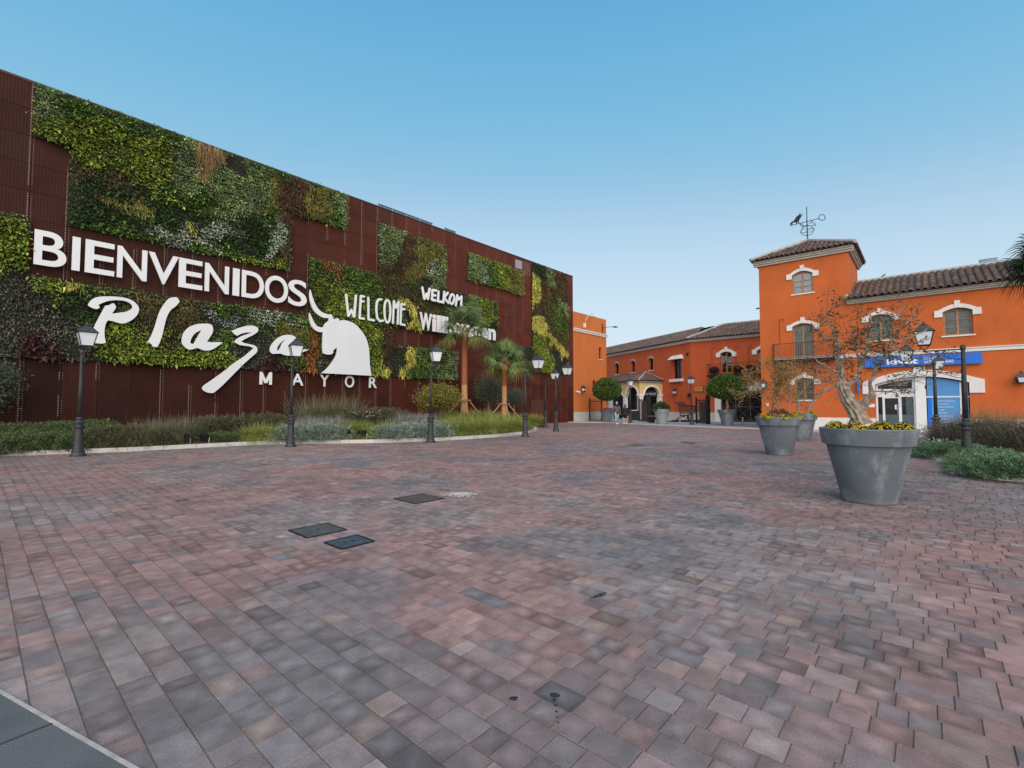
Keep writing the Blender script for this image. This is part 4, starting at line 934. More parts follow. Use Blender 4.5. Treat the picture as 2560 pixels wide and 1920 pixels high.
for i, tx in enumerate(('Medicina general', 'Vacunación', 'Desparasitación', 'Cirugía', 'Radiología', 'Hospitalización', 'Laboratorio', 'Peluquería')):
    textline(FF, tx, ta, zb - .24 - i * .155, .075, -.156, -.150, M['white'], bp_, 'window_text')
# blue shop sign
sga, sgb = FF.a(2162, 906, .12), FF.a(2456, 893, .12); sgz1, sgz0 = FF.z(2456, 879.6, .12), FF.z(2456, 908, .12)
sg = thing('shop_sign', FF.w(sga, sgz0, 0), 'long blue shop sign board with white lettering above the white arch', 'sign')
mb = MB(); mb.fb(FF, sga, sgb, sgz0, sgz1, .095, .17); mb.build('sign_board', M['blue'], sg)
hh = sgz1 - sgz0; kz = FF.z(2240, 914, .17)
textline(FF, 'kivet', FF.a(2217, 905, .17), sgz0 + hh * .24, hh * .52, .171, .19, M['white'], sg, 'lettering', .035, FF.a(2295, 905, .17))
textline(FF, 'CLÍNICAS', FF.a(2309, 900, .17), sgz0 + hh * .56, hh * .25, .171, .18, M['white'], sg, 'lettering', .0, FF.a(2356, 900, .17))
textline(FF, 'VETERINARIAS', FF.a(2309, 900, .17), sgz0 + hh * .19, hh * .25, .171, .18, M['white'], sg, 'lettering', .012, FF.a(2384, 900, .17))
# small projecting blue sign (bone shape), plaque
a_ = FF.a(2147, 965); z0_, z1_ = FF.z(2147, 983), FF.z(2147, 949)
ps = thing('projecting_sign', FF.w(a_, z0_, 0), 'small blue bone-shaped sign projecting from the wall left of the shop', 'sign')
mb = MB(); zc_ = (z0_ + z1_) / 2
for (n0, n1, q0, q1) in ((.12, .26, z0_, z1_), (.06, .32, z0_ + .09, z0_ + .30), (.06, .32, z1_ - .30, z1_ - .09)): mb.fb(FF, a_ - .05 + n0 * .02, a_ + .05 - n0 * .02, q0, q1, n0, n1)
mb.build('sign_body', M['blue'], ps); mb = MB(); mb.fb(FF, a_ - .02, a_ + .02, zc_ - .02, zc_ + .02, 0, .12); mb.build('sign_arm', M['steel'], ps)
a_ = FF.a(2172, 1013); ab_ = FF.a(2187, 1013); z0_, z1_ = FF.z(2180, 1018), FF.z(2180, 1009.6)
ps = thing('wall_plaque', FF.w(a_, z0_, 0), 'small white plaque with a green corner beside the shop door', 'sign')
mb = MB(); mb.fb(FF, a_, ab_, z0_, z1_, .001, .02); mb.build('plaque_board', M['alu'], ps)
mb = MB(); mb.prism(FF, [[(a_, z1_ - .09), (a_ + .16, z1_ - .01), (a_ + .0, z1_ - .01)]], .021, .024); mb.build('plaque_mark', pm('green_mark', (.03, .3, .08), .5), ps)
a_ = FF.a(1915, 1011); z0_ = FF.z(1915, 1015)
ps = thing('wall_plaque', FF.w(a_, z0_, 0), 'small yellow and white notice low on the left edge of the tower', 'sign')
mb = MB(); mb.fb(FF, a_, a_ + .16, z0_, z0_ + .2, .001, .012); mb.build('plaque_board', M['alu'], ps)
mb = MB(); mb.fb(FF, a_, a_ + .16, z0_ + .1, z0_ + .2, .0125, .014); mb.build('plaque_mark', pm('yellow_mark', (.6, .45, .03), .5), ps)
# solar box on the roof ridge, bird
a_ = FF.a(2452, 664, .42 - run); ab_ = FF.a(2495, 655, .42 - run)
ps = thing('rooftop_unit', FF.w(a_, zW + rise2, -run), 'grey-blue metal box standing on the roof ridge at the far right', 'rooftop unit')
mb = MB(); mb.fb(FF, a_, ab_, zW + rise2 - .2, zW + rise2 + .42, .42 - run - .75, .42 - run - .25); mb.build('unit_casing', pm('bluegrey_metal', (.22, .30, .42), .4, .3, var=.1), ps)
mb = MB(); mb.fb(FF, a_ - .03, ab_ + .03, zW + rise2 + .42, zW + rise2 + .46, .42 - run - .78, .42 - run - .22); mb.build('unit_lid', pm('pale_metal', (.4, .45, .52), .4, .3), ps)
pb = FF.w(FF.a(2209, 700, .42 - run), zW + rise2 + .2, .42 - run)
bd = MB(); bd.tube([(pb[0] - .14, pb[1], pb[2] + .02), (pb[0] - .05, pb[1], pb[2] + .06), (pb[0] + .06, pb[1], pb[2] + .11), (pb[0] + .11, pb[1], pb[2] + .17), (pb[0] + .15, pb[1], pb[2] + .17)], [.012, .05, .055, .03, .008], 7)
bo_ = bd.build('bird', pm('grey_bird', (.16, .19, .22), .8), loc=(pb[0], pb[1], pb[2]), smooth=True); tag(bo_, 'small grey bird perched on the right roof ridge', 'bird')

# ---------- weather vane ----------
vb = Vector(apex); vt = FF.z(2019, 516, -TD / 2)
vane = thing('weather_vane', tuple(vb), 'black iron weather vane with a bull figure and a ring on the tower top', 'weather vane')
ft = MB(); ft.tube([vb - Vector((0, 0, .1)), (vb.x, vb.y, vt)], [.035, .022], 8); ft.build('mast', M['iron'], vane)
CF = Fr((vb.x, vb.y), 90); CF.N = np.array([0, -1.0]); CF.D = np.array([1.0, 0])
dpt = vb.y / FP * 1.0
def cp(px, py): return CF.pt(px, py)
V_ = lambda x, y: CF.pt(1840 + x / 6.9125, 500 + y / 6.9125)
def W3(p, n=0): return CF.w(p[0], p[1], n)
arm = MB(); arm.tube([W3(V_(935, 445)), W3(V_(1440, 318))], .022, 6); arm.build('vane_arm', M['iron'], vane)
rg = MB(); c_ = V_(1487, 302); rr_ = .20
rg.tube([W3((c_[0] + rr_ * math.cos(t), c_[1] + rr_ * .95 * math.sin(t))) for t in np.linspace(0, 6.283, 22)], .022, 6, cap=False); rg.build('vane_ring', M['iron'], vane)
bl = MB(); bull2 = [(935, 445), (940, 395), (975, 370), (1010, 345), (1035, 300), (1065, 268), (1095, 255), (1100, 225), (1112, 222), (1115, 255), (1130, 262), (1160, 240), (1165, 248), (1130, 278), (1118, 310), (1100, 325), (1095, 350), (1080, 372), (1098, 400), (1088, 405), (1065, 380), (1052, 385), (1055, 408), (1042, 410), (1030, 385), (1000, 388), (978, 400), (975, 430), (965, 432), (958, 405), (950, 440)]
bl.prism(CF, [[V_(*p) for p in bull2]], -.012, .012); bl.build('bull_figure', M['iron'], vane)
gl = MB(); gc_ = V_(1240, 530); rr_ = .40
for k in range(3):
    t0 = k * math.pi / 3; gl.tube([(vb.x + rr_ * math.cos(t) * math.cos(t0), vb.y + rr_ * math.cos(t) * math.sin(t0), gc_[1] + rr_ * .8 * math.sin(t)) for t in np.linspace(0, 6.283, 20)], .011, 5, cap=False)
gl.tube([(vb.x + rr_ * math.cos(t), vb.y + rr_ * math.sin(t), gc_[1]) for t in np.linspace(0, 6.283, 20)], .011, 5, cap=False)
gl.tube([W3(V_(1165, 575)), W3(V_(1325, 480))], .014, 5)
gl.build('vane_globe', M['iron'], vane)
cm_ = MB(); zc0 = V_(1240, 440)[1]
cm_.tube([W3((V_(1095, 450)[0], zc0)), W3((V_(1385, 447)[0], zc0))], .012, 5); cm_.tube([(vb.x, vb.y - .5, zc0 + .04), (vb.x, vb.y + .5, zc0 + .04)], .012, 5); cm_.build('compass_arms', M['iron'], vane)
for ch, x0, x1, y0, y1 in (('N', 1112, 1150, 447, 405), ('S', 1343, 1375, 440, 395), ('O', 1293, 1330, 400, 352), ('E', 1150, 1172, 486, 450)):
    q0 = V_(x0, y0); q1 = V_(x1, y1); mb = MB(); letter(mb, CF, ch, q0[0], q1[0], q0[1], q1[1], -.01, .01, .0); mb.build('compass_letter', M['iron'], vane)

# ---------- rear wing ----------
RL2 = 13.0
b2 = thing('orange_building', R2.w(0, 0), 'lower rear orange wing with a tiled roof bending round a corner behind the gates', 'building')
EZr = .25 * (R2.z(1729, 852) + R2.z(1903, 835) + R1.z(1720, 855) + R1.z(1517, 892)); print('EZr', R2.z(1729, 852), R2.z(1903, 835), R1.z(1720, 855), R1.z(1517, 892))
def o2(fr, x0, x1, yb, ys, yc): 
    a = sorted((fr.a(x0, yb), fr.a(x1, yb))); xm = (x0 + x1) / 2; return a[0], a[1], fr.z(xm, yb), fr.z(x1, ys), fr.z(xm, yc)
w1 = o2(R2, 1801.8, 1830.7, 933, 882.5, 879); w2 = o2(R2, 1893, 1920, 930, 875, 872)
gt = (R2.a(1803, 1000), R2.a(1903, 1000), -.02, R2.z(1850, 975), R2.z(1850, 975) + .35)
wall(b2, R2, 0, RL2, -.05, EZr, [arch(*w1), arch(*w2), arch(*gt)], 'orange_red')
sm = [o2(R1, *q) for q in ((1537.8, 1546.6, 935.8, 910, 907.5), (1578, 1587, 930.7, 904, 901.5), (1622.4, 1632.7, 925.5, 897, 894.5))]
bw = o2(R1, 1684, 1704.5, 947, 897, 897)
wall(b2, R1, .002, 34, -.05, EZr, [arch(*q) for q in sm] + [arch(*bw)], 'orange_red')
mb = MB(); mb.fb(R2, .4, RL2, -.05, EZr, -9, -8.7); mb.build('wall', M['orange_red'], b2)
window(b2, R2, *w1, rows=4, curtain='half', room='black', sill=False); window(b2, R2, *w2, rows=4, curtain='half', sill=False)
for q in sm: window(b2, R1, *q, rows=2, wood='darkwood', leaves=1, curtain='half', fw=.05, rev=.2)
window(b2, R1, *bw, rows=3, wood='darkwood', leaves=2, curtain='half', fw=.05, rev=.16, sill=False)
mb = MB()
for k in (w1, w2):
    a0, a1, z0, zs, zc = k; hood(mb, R2, a0, a1, zs, zc, .36, .3, .26, keyh=.15); mb.build('window_hood', M['trim'], b2); mb = MB()
for q in sm:
    mb = MB(); a0, a1, z0, zs, zc = q; P = [(a0 - .16, zs - .05)] + [(a0 - .16 + (a1 - a0 + .32) * i / 8, zs + .03 + (zc + .18 - zs) * (1 - (2 * i / 8 - 1) ** 2)) for i in range(9)] + [(a1 + .16, zs - .05), (a1, zs)] + [(a1 + (a0 - a1) * i / 8, zs + (zc - zs) * (1 - (2 * i / 8 - 1) ** 2)) for i in range(1, 8)] + [(a0, zs)]
    mb.prism(R1, [P], -.01, .08); mb.build('window_hood', M['mortar'], b2)
a0, a1, z0, zs, zc = bw
mb = MB(); vs = [R1.w(a0 - .3, zs, 0), R1.w(a1 + .3, zs, 0), R1.w(a1 + .3, zs, .5), R1.w(a0 - .3, zs, .5), R1.w(a0 - .1, zs + .42, 0), R1.w(a1 + .1, zs + .42, 0), R1.w(a1 + .1, zs + .36, .15), R1.w(a0 - .1, zs + .36, .15)]
mb.hexa(vs); mb.build('window_canopy', M['trim'], b2)
mb = MB(); mb.fb(R1, a0 - .25, a1 + .25, z0 - .28, z0 - .02, 0, .35); mb.build('window_ledge', M['trim'], b2)
for s_ in (a0 - .22, a1 + .04):
    mb = MB(); mb.fb(R1, s_, s_ + .18, z0, zs - .02, .002, .07); mb.build('window_pier', M['orange_red'], b2)
mb = MB()
mb.fb(R1, .0, 34, -.05, .82, .003, .04); mb.fb(R2, .0, gt[0] - .52, -.05, .82, .003, .04); mb.build('plinth', M['plinth'], b2)
mb = MB(); h = .2
cornice(mb, R1, -.1, 34, EZr + .1, .26, h); mb.build('cornice', M['trim'], b2); mb = MB(); cornice(mb, R2, -.1, RL2, EZr + .105, .26, h); mb.build('cornice', M['trim'], b2)
rf = MB(); zr = EZr + .12; rn = 3.6; rs = 1.55
cl1 = lambda t: (-.15 - .42 + rn * t * .62, 99); 
tilerow(rf, R2, -.2, RL2, zr, .42, rs, rn, .28, lambda t: (-.2 + t * rn * .55, 99)); tilerow(rf, R1, -.2, 34, zr, .42, rs, rn, .28, lambda t: (-.2 + t * rn * .55, 99))
for fr, Lx in ((R2, RL2), (R1, 34)):
    slope_sheet(rf, fr, [(-.25, zr, .42), (Lx, zr, .42), (Lx, zr + rs, .42 - rn), (rn * .55, zr + rs, .42 - rn)]); slope_sheet(rf, fr, [(.5, zr + rs, .42 - rn), (Lx, zr + rs, .42 - rn), (Lx, zr, .42 - rn * 2), (1.5, zr, .42 - rn * 2)])
rr2 = rf.build('roof', M['tile'], b2, colors=True, recalc=False)
mb = MB(); mb.tube([R2.w(rn * .55, zr + rs + .06, .42 - rn), R2.w(RL2, zr + rs + .06, .42 - rn)], .12, 8); mb.tube([R1.w(rn * .55, zr + rs + .06, .42 - rn), R1.w(34, zr + rs + .06, .42 - rn)], .12, 8)
c1 = R2.w(-.2, zr + .1, .42); c2 = R2.w(rn * .55, zr + rs + .1, .42 - rn); mb.tube([c1, c2], .11, 8); mb.build('ridge_cap', M['mortar'], rr2)
# balcony on the rear wing
ba0, ba1 = R2.a(1768, 930, .6), R2.a(1912, 925, .6); bz = R2.z(1830, 935.5, .6)
mb = MB(); mb.fb(R2, ba0, ba1, bz - .15, bz, .002, .7); bal = mb.build('balcony', M['iron'], b2)
mb = MB(); railing(mb, R2, ba0 + .03, ba1 - .03, bz, .95, .65, .13, ret=(ba0 + .03,)); mb.build('railing', M['rustiron'], bal)
# wrought hooks
def hook(bld, fr, px, pyb, pyt, n=.06):
    a, zb_ = fr.pt(px, pyb, n); zt_ = fr.z(px, pyt, n); mb = MB(); r = .13
    mb.tube([fr.w(a, zb_, n), fr.w(a, zt_ - r, n)] + [fr.w(a + r - r * math.cos(t), zt_ - r + r * math.sin(t), n) for t in np.linspace(.3, 3.3, 8)], .013, 5); mb.build('wrought_hook', M['rustiron'], bld)
for px in (1780, 1840, 1872): hook(b2, R2, px, 912, 870 if px < 1800 else 865)
hook(b1, FF, 1950, 860, 798)
# vent
mb = MB(); a_, z_ = R1.pt(1718, 886); mb.fb(R1, a_ - .15, a_ + .15, z_ - .15, z_ + .15, .002, .02); mb.build('vent', M['black'], b2)
# gate in the rear wing: white surround, canopy, lattice
mb = MB(); mb.fb(R2, gt[0] - .52, gt[0], -.02, gt[3] + .05, .003, .12); mb.build('gate_pier', M['trim'], b2)
lg = thing('lattice_gate', R2.w(gt[0], 0, -.1), 'wide dark glazed gate with diamond lattice bars next to the tower', 'gate')
mb = MB(); mb.fb(R2, gt[0] - 1.2, gt[1] + .6, -.1, gt[3] + .8, -.9, -.85); mb.fb(R2, gt[0] - .31, gt[0] - .3, -.1, gt[3] + .8, -.9, -.3); mb.build('gate_back', M['black'], lg)
mb = MB(); zt_ = gt[3] - .1; nb = 3; wd_ = (gt[1] + .3 - gt[0]) / nb
for i in range(nb + 1): mb.fb(R2, gt[0] + i * wd_ - .035, gt[0] + i * wd_ + .035, 0, zt_, -.14, -.08)
for z_ in (.15, zt_ * .5, zt_): mb.fb(R2, gt[0], gt[0] + nb * wd_, z_ - .03, z_ + .03, -.135, -.085)
for i in range(nb):
    for (za, zb_) in ((.15, zt_ * .5), (zt_ * .5, zt_)):
        x0, x1 = gt[0] + i * wd_, gt[0] + (i + 1) * wd_; mb.tube([R2.w(x0, za, -.11), R2.w(x1, zb_, -.11)], .022, 5); mb.tube([R2.w(x0, zb_, -.105), R2.w(x1, za, -.105)], .022, 5)
mb.build('gate_bars', pm('bronze_bars', (.10, .09, .085), .5, .2), lg)
aw = thing('awning', R2.w(R2.a(1860, 970), gt[3], .1), 'pale striped awning over the lattice gate behind the autumn trees', 'awning')
x0, x1 = R2.a(1862, 960, .5), R2.a(1925, 960, .5); mb = MB()
for i in range(10):
    t0, t1 = x0 + (x1 - x0) * i / 10, x0 + (x1 - x0) * (i + 1) / 10
    mb.hexa([R2.w(t0, gt[3] - .1, .75), R2.w(t1, gt[3] - .1, .75), R2.w(t1, gt[3] + .65, .03), R2.w(t0, gt[3] + .65, .03), R2.w(t0, gt[3] - .06, .75), R2.w(t1, gt[3] - .06, .75), R2.w(t1, gt[3] + .69, .03), R2.w(t0, gt[3] + .69, .03)], i % 2)
mb.build('awning_cloth', [M['trim'], pm('grey_stripe', (.38, .37, .36), .8)], aw)
mb = MB(); mb.tube([R2.w(x0, gt[3] - .1, .76), R2.w(x1, gt[3] - .1, .76)], .025, 6); mb.build('awning_bar', M['steel'], aw)

# ---------- porch ----------
s_ = None
PW = R1.a(1657, 1040); cw = np.array(R1.w(PW, 0, 0)[:2])            # where the porch side meets the wall
PF = Fr(cw, 0); PF.D = R1.N.copy(); PF.N = -R1.D if (-R1.D) @ (-cw) > 0 else R1.D      # right face: a grows outwards from the wall
aC = PF.a(1600, 1040)
PS = Fr(PF.w(aC, 0, 0)[:2], -20); PS.N = R1.N.copy()                 # long left face
zP = PF.z(1600, 955.5); print('porch', PW, aC, zP)
b3 = thing('yellow_porch', PF.w(aC, 0), 'small pale yellow porch with white arches and a hipped tile roof', 'porch')
a0_, a1_ = sorted((PF.a(1612, 1000), PF.a(1648, 1000))); zs_ = PF.z(1630, 985.5); zc_ = PF.z(1630, 966.5)
def round_arch(a0, a1, z0, zs, zc, k=12): return [(a0, z0), (a1, z0)] + [((a0 + a1) / 2 + (a1 - a0) / 2 * math.cos(t), zs + (zc - zs) * math.sin(t)) for t in np.linspace(0, math.pi, k)]
def arch_trim(mb, fr, a0, a1, zs, zc, w=.17, n1=.05):
    k = 12; inn = [((a0 + a1) / 2 + (a1 - a0) / 2 * math.cos(t), zs + (zc - zs) * math.sin(t)) for t in np.linspace(0, math.pi, k)]
    out = [((a0 + a1) / 2 + ((a1 - a0) / 2 + w) * math.cos(t), zs + (zc - zs + w) * math.sin(t)) for t in np.linspace(math.pi, 0, k)]
    mb.prism(fr, [inn + out], .001, n1)
lo_, hi_ = min(0, aC), max(0, aC)
wall(b3, PF, lo_, hi_, zs_ + .0, zP, [[(p[0], max(p[1], zs_ + .001)) for p in round_arch(a0_, a1_, zs_, zs_, zc_)]] if False else [], 'yellow') if False else None
def spandrel(fr, A0, A1, arches, zs, zc, zt, mat, th=.35):
    P = [(A0, zs)]
    for (x0, x1) in arches: P += [((x0 + x1) / 2 - (x1 - x0) / 2 * math.cos(t), zs + (zc - zs) * math.sin(t)) for t in np.linspace(0, math.pi, 12)]
    P += [(A1, zs), (A1, zt), (A0, zt)]; mb = MB(); mb.prism(fr, [P], -th, 0); return mb
spandrel(PF, lo_, hi_, [(a0_, a1_)], zs_, zc_, zP, 'yellow').build('wall', M['yellow'], b3)
l0, l1 = sorted((PS.a(1594, 1000), PS.a(1566, 1000))); pitch_ = (l1 - l0) + .9
archs = [(l0 + i * pitch_, l1 + i * pitch_) for i in range(3)]
spandrel(PS, .35, archs[-1][1] + 1.0, archs, zs_, zc_ + .03, zP - .002, 'yellow').build('wall', M['yellow'], b3)
mb = MB(); arch_trim(mb, PF, a0_, a1_, zs_, zc_); mb.build('arch_trim', M['white'], b3)
for x0, x1 in archs: mb = MB(); arch_trim(mb, PS, x0, x1, zs_, zc_ + .03); mb.build('arch_trim', M['white'], b3)
def column(fr, a0, a1, n0, n1):
    mb = MB(); mb.fb(fr, a0, a1, .0, zs_ - .16, n0, n1); mb.fb(fr, a0 - .07, a1 + .07, zs_ - .16, zs_ - .002, n0 - .07, n1 + .07); mb.fb(fr, a0 - .05, a1 + .05, 0, .22, n0 - .05, n1 + .05); mb.build('column', M['white'], b3)
column(PF, hi_ - .42, hi_ - .0, -.38, 0) if aC > 0 else column(PF, lo_, lo_ + .42, -.38, 0)
column(PF, .03, .40, -.38, 0) if aC > 0 else column(PF, -.40, -.03, -.38, 0)
for x0, x1 in archs: column(PS, x1 + .28, x1 + .62, -.36, -.01)
mb = MB(); mb.fb(PS, -.15, archs[-1][1] + 1, zP, zP + .14, -.3, .16); mb.build('eave_trim', M['mortar'], b3)
mb = MB(); mb.fb(PF, lo_ - .02, hi_ + .12, zP + .002, zP + .138, -.3, .16); mb.build('eave_trim', M['mortar'], b3)
# roof: main slope falls towards the long side, hip at the corner
dep = abs(aC); rf = MB(); rsz = R1.z(1617, 932) - zP - .14
tilerow(rf, PS, -.3, archs[-1][1] + 1, zP + .15, .3, rsz, dep + .3, .26, lambda t: (-.3 + t * (dep + .3) * 1.0, 99))
slope_sheet(rf, PS, [(-.3, zP + .15, .3), (archs[-1][1] + 1, zP + .15, .3), (archs[-1][1] + 1, zP + .15 + rsz, -dep), (dep, zP + .15 + rsz, -dep)])
q0, q1 = (lo_, hi_ + .3) if aC > 0 else (lo_ - .3, hi_)
tilerow(rf, PF, q0, q1, zP + .15, .3, rsz, dep + .3, .26, (lambda t: (q0, q1 - t * (dep + .3))) if aC > 0 else (lambda t: (q0 + t * (dep + .3), q1)))
wp = 0
slope_sheet(rf, PF, [(0, zP + .15, .3), (aC + (.3 if aC > 0 else -.3), zP + .15, .3), (0, zP + .15 + rsz, -dep)])
pr = rf.build('roof', M['tile'], b3, colors=True, recalc=False)
mb = MB(); mb.tube([PF.w(aC + (.28 if aC > 0 else -.28), zP + .25, .3), PF.w(0, zP + .25 + rsz, -dep)], .10, 8); mb.tube([PF.w(0, zP + .22, .3), PF.w(0, zP + .22 + rsz, -dep)], .08, 8); mb.build('hip_cap', M['mortar'], pr)
# dark awning with white script inside the right arch, dark restaurant depth
aw = thing('awning', PF.w((a0_ + a1_) / 2, zs_, .0), 'black awning with white script under the right porch arch', 'awning')
mb = MB(); mb.prism(PF, [round_arch(a0_ + .02, a1_ - .02, zs_ - .25, zs_ - .05, zc_ - .35)], -.30, -.25); mb.build('awning_cloth', M['black'], aw)
mb = MB(); zz = zs_ - .02
for i in range(9):
    x = a0_ + (a1_ - a0_) * (.16 + .075 * i) if aC < 0 or True else 0
    hgt = .22 if i in (0, 4) else .12; mb.tube([PF.w(x, zz, -.245), PF.w(x + .03, zz + hgt, -.24), PF.w(x + .07, zz + hgt * .4, -.245), PF.w(x + .02, zz + .03, -.24)], .013, 4)
mb.tube([PF.w(a0_ + .18, zz - .05, -.245), PF.w(a1_ - .25, zz - .05, -.24)], .008, 4); mb.build('awning_script', M['white'], aw)
mb = MB(); mb.fb(PS, .4, archs[-1][1] + .9, .0, zP - .05, -dep + .02, -dep + .05); mb.build('back_wall', M['black'], b3)
mb = MB()
for i in range(3): mb.fb(PS, 1.0 + i * 1.7, 1.15 + i * 1.7, 0, zs_, -1.6, -1.5)
mb.build('inner_post', pm('grey_post', (.09, .09, .09), .6), b3)
for (px, dd, lab) in ((1588, 45.2, 'white-topped table standing in the porch behind the lamp post'),):
    p = D_(px, dd); t = thing('table', (p[0], p[1], 0), lab, 'table'); mb = MB(); mb.box(p[0] - .45, p[0] + .35, p[1] - .4, p[1] + .4, .95, 1.0); mb.build('table_top', M['curtain'], t)
    mb = MB(); mb.box(p[0] - .4, p[0] + .3, p[1] - .35, p[1] + .35, .05, .95); mb.build('table_cloth', pm('black_cloth', (.02, .02, .02), .9), t)

# ---------- small orange block beyond the cladding ----------
aE = LB.a(1516, 900); zT = .5 * (LB.z(1435, 778.5) + LB.z(1515.6, 799.5)); zc0 = .5 * (LB.z(1435, 827) + LB.z(1516, 843)); print('LB', aE, zT, zc0, LB.z(1435, 820), LB.z(1516, 838))
lb = thing('orange_building', LB.w(.1, 0), 'plain light orange block with a white band, right behind the end of the cladding', 'building')
q1 = (LB.a(1497.4, 890), LB.a(1504.8, 890), LB.z(1500, 898), LB.z(1500, 868.5), LB.z(1500, 868.5)); q2 = (LB.a(1482, 970), LB.a(1490, 970), LB.z(1486, 982), LB.z(1486, 951), LB.z(1486, 951))
wall(lb, LB, .02, aE, -.05, zT, [arch(*q1), arch(*q2)], 'orange_light')
be = Fr(LB.w(aE, 0, 0)[:2], A2); mb = MB(); mb.fb(be, -8, -.3, -.05, zT, -.3, 0); mb.build('wall', M['orange_light'], lb)
mb = MB(); mb.fb(LB, .3, aE - .3, zT - .3, zT - .25, -8, -.3); mb.build('roof', M['mortar'], lb)
window(lb, LB, *q1, rows=2, leaves=1, wood='darkwood', fw=.05, rev=.22, sill=True); window(lb, LB, *q2, rows=2, leaves=1, wood='darkwood', fw=.05, rev=.22)
mb = MB(); zb_ = LB.z(1435, 827); mb.fb(LB, .02, aE + .12, zb_, zb_ + .16, .002, .07); mb.fb(LB, .02, aE + .16, zb_ + .16, zb_ + .26, .002, .13); mb.build('string_course', M['trim'], lb)
mb = MB(); mb.fb(LB, .02, aE + .03, -.05, .86, .002, .035); mb.build('plinth', M['plinth'], lb)
# gooseneck lamps and camera on it
a_, z_ = LB.pt(1462.5, 815, .15); t = thing('wall_lamp', LB.w(a_, z_, 0), 'pale gooseneck floodlight arm near the top of the orange block', 'lamp')
pts = [LB.pt(1400 + x / 4.878, 740 + y / 4.878, .15 + k * .12) + (.15 + k * .12,) for k, (x, y) in enumerate(((305, 370), (312, 295), (360, 222), (420, 212)))]
mb = MB(); mb.tube([LB.w(*p) for p in pts], .03, 7); mb.build('lamp_arm', pm('pale_metal_arm', (.6, .62, .64), .4, .2), t)
mb = MB(); mb.fb(LB, pts[0][0] - .09, pts[0][0] + .09, pts[0][1] - .1, pts[0][1] + .3, .02, .2); mb.build('lamp_box', M['alu'], t)
mb = MB(); e = LB.w(*pts[-1]); mb.lathe([(.03, 0), (.09, -.08), (.10, -.28), (.05, -.34)], e, 8); mb.build('lamp_head', M['alu'], t)
a_, z_ = LB.pt(1507, 818, .1); t = thing('wall_lamp', LB.w(a_, z_, 0), 'thin black arm lamp sticking out past the corner of the orange block', 'lamp')
P0 = Vector(LB.w(a_, z_, .08)); rt_ = Vector((1, .1, 0)).normalized(); mb = MB(); mb.tube([P0 - Vector((0, 0, .7)), P0 + Vector((0, 0, .35))], .03, 6); mb.tube([P0 - Vector((0, 0, .05)), P0 + rt_ * .8 + Vector((0, 0, .05)), P0 + rt_ * 1.15 + Vector((0, 0, .08))], [.022, .02, .02], 6); mb.build('lamp_arm', M['iron'], t)
mb = MB(); mb.tube([P0 + rt_ * 1.0 + Vector((0, 0, .02)), P0 + rt_ * 1.25 + Vector((0, 0, .06)), P0 + rt_ * 1.5 + Vector((0, 0, .04))], [.04, .09, .03], 8); mb.build('lamp_head', M['lampiron'], t)
P0 = Vector(FF.w(TA, 0, -.4)); P0.z = FF.z(1903, 771, -.4); t = thing('wall_lamp', tuple(P0), 'small dark lamp head sticking out left of the tower against the sky', 'lamp')
mb = MB(); mb.tube([P0, P0 - Vector((.12, 0, -.02))], .02, 6); mb.build('lamp_arm', M['iron'], t)
mb = MB(); mb.tube([P0 - Vector((.1, 0, -.02)), P0 - Vector((.2, 0, 0)), P0 - Vector((.36, 0, .03))], [.03, .055, .02], 8); mb.build('lamp_head', M['lampiron'], t)
a_, z_ = LB.pt(1438, 979.4); t = thing('security_camera', LB.w(a_, z_, 0), 'white tube camera on the orange block beside the cladding', 'camera')
mb = MB(); mb.tube([LB.w(a_, z_ + .02, .12), LB.w(a_ + .35, z_ - .05, .3)], .06, 8); mb.build('camera_body', M['alu'], t); mb = MB(); mb.tube([LB.w(a_ + .1, z_ + .1, 0), LB.w(a_ + .1, z_, .16)], .02, 6); mb.build('camera_bracket', M['alu'], t)
a_, z_ = FF.pt(2548, 946); 
# ================= street lamps =================
def lantern(parent, c, half=.20, hgt=.42, wide=1):
    """four-sided lantern standing on c (bottom centre)"""
    x, y, z = c; b = half * .62; w4 = lambda h, zz: [(x - h, y - h, zz), (x + h, y - h, zz), (x + h, y + h, zz), (x - h, y + h, zz)]
    ln = MB(); k = 4
    lo, hi = w4(b, z + .02), w4(half, z + hgt)
    for i in range(4): ln.tube([lo[i], hi[i]], .013 * wide, 4); ln.tube([lo[i], lo[(i + 1) % 4]], .014 * wide, 4); ln.tube([hi[i], hi[(i + 1) % 4]], .018, 4)
    ro = half * 1.14; r0, r1, r2 = w4(ro, z + hgt + .0), w4(ro * .55, z + hgt + .13), w4(ro * .3, z + hgt + .19)
    ln.hexa(r0 + r1); ln.hexa(r1 + r2); ln.lathe([(.05, 0), (.075, .02), (.05, .04), (.03, .06), (.012, .11), (.004, .13)], (x, y, z + hgt + .185), 8)
    ln.lathe([(.03, 0), (b * 1.2, .02)], (x, y, z), 8)
    lt = ln.build('lantern', M['lampiron'], parent)
    gm = MB(); b2_, h2_ = b - .006, half - .008
    gm.hexa(w4(b2_, z + .03) + w4(h2_, z + hgt - .01)); gm.build('lamp_glass', M['opal'], lt); return lt
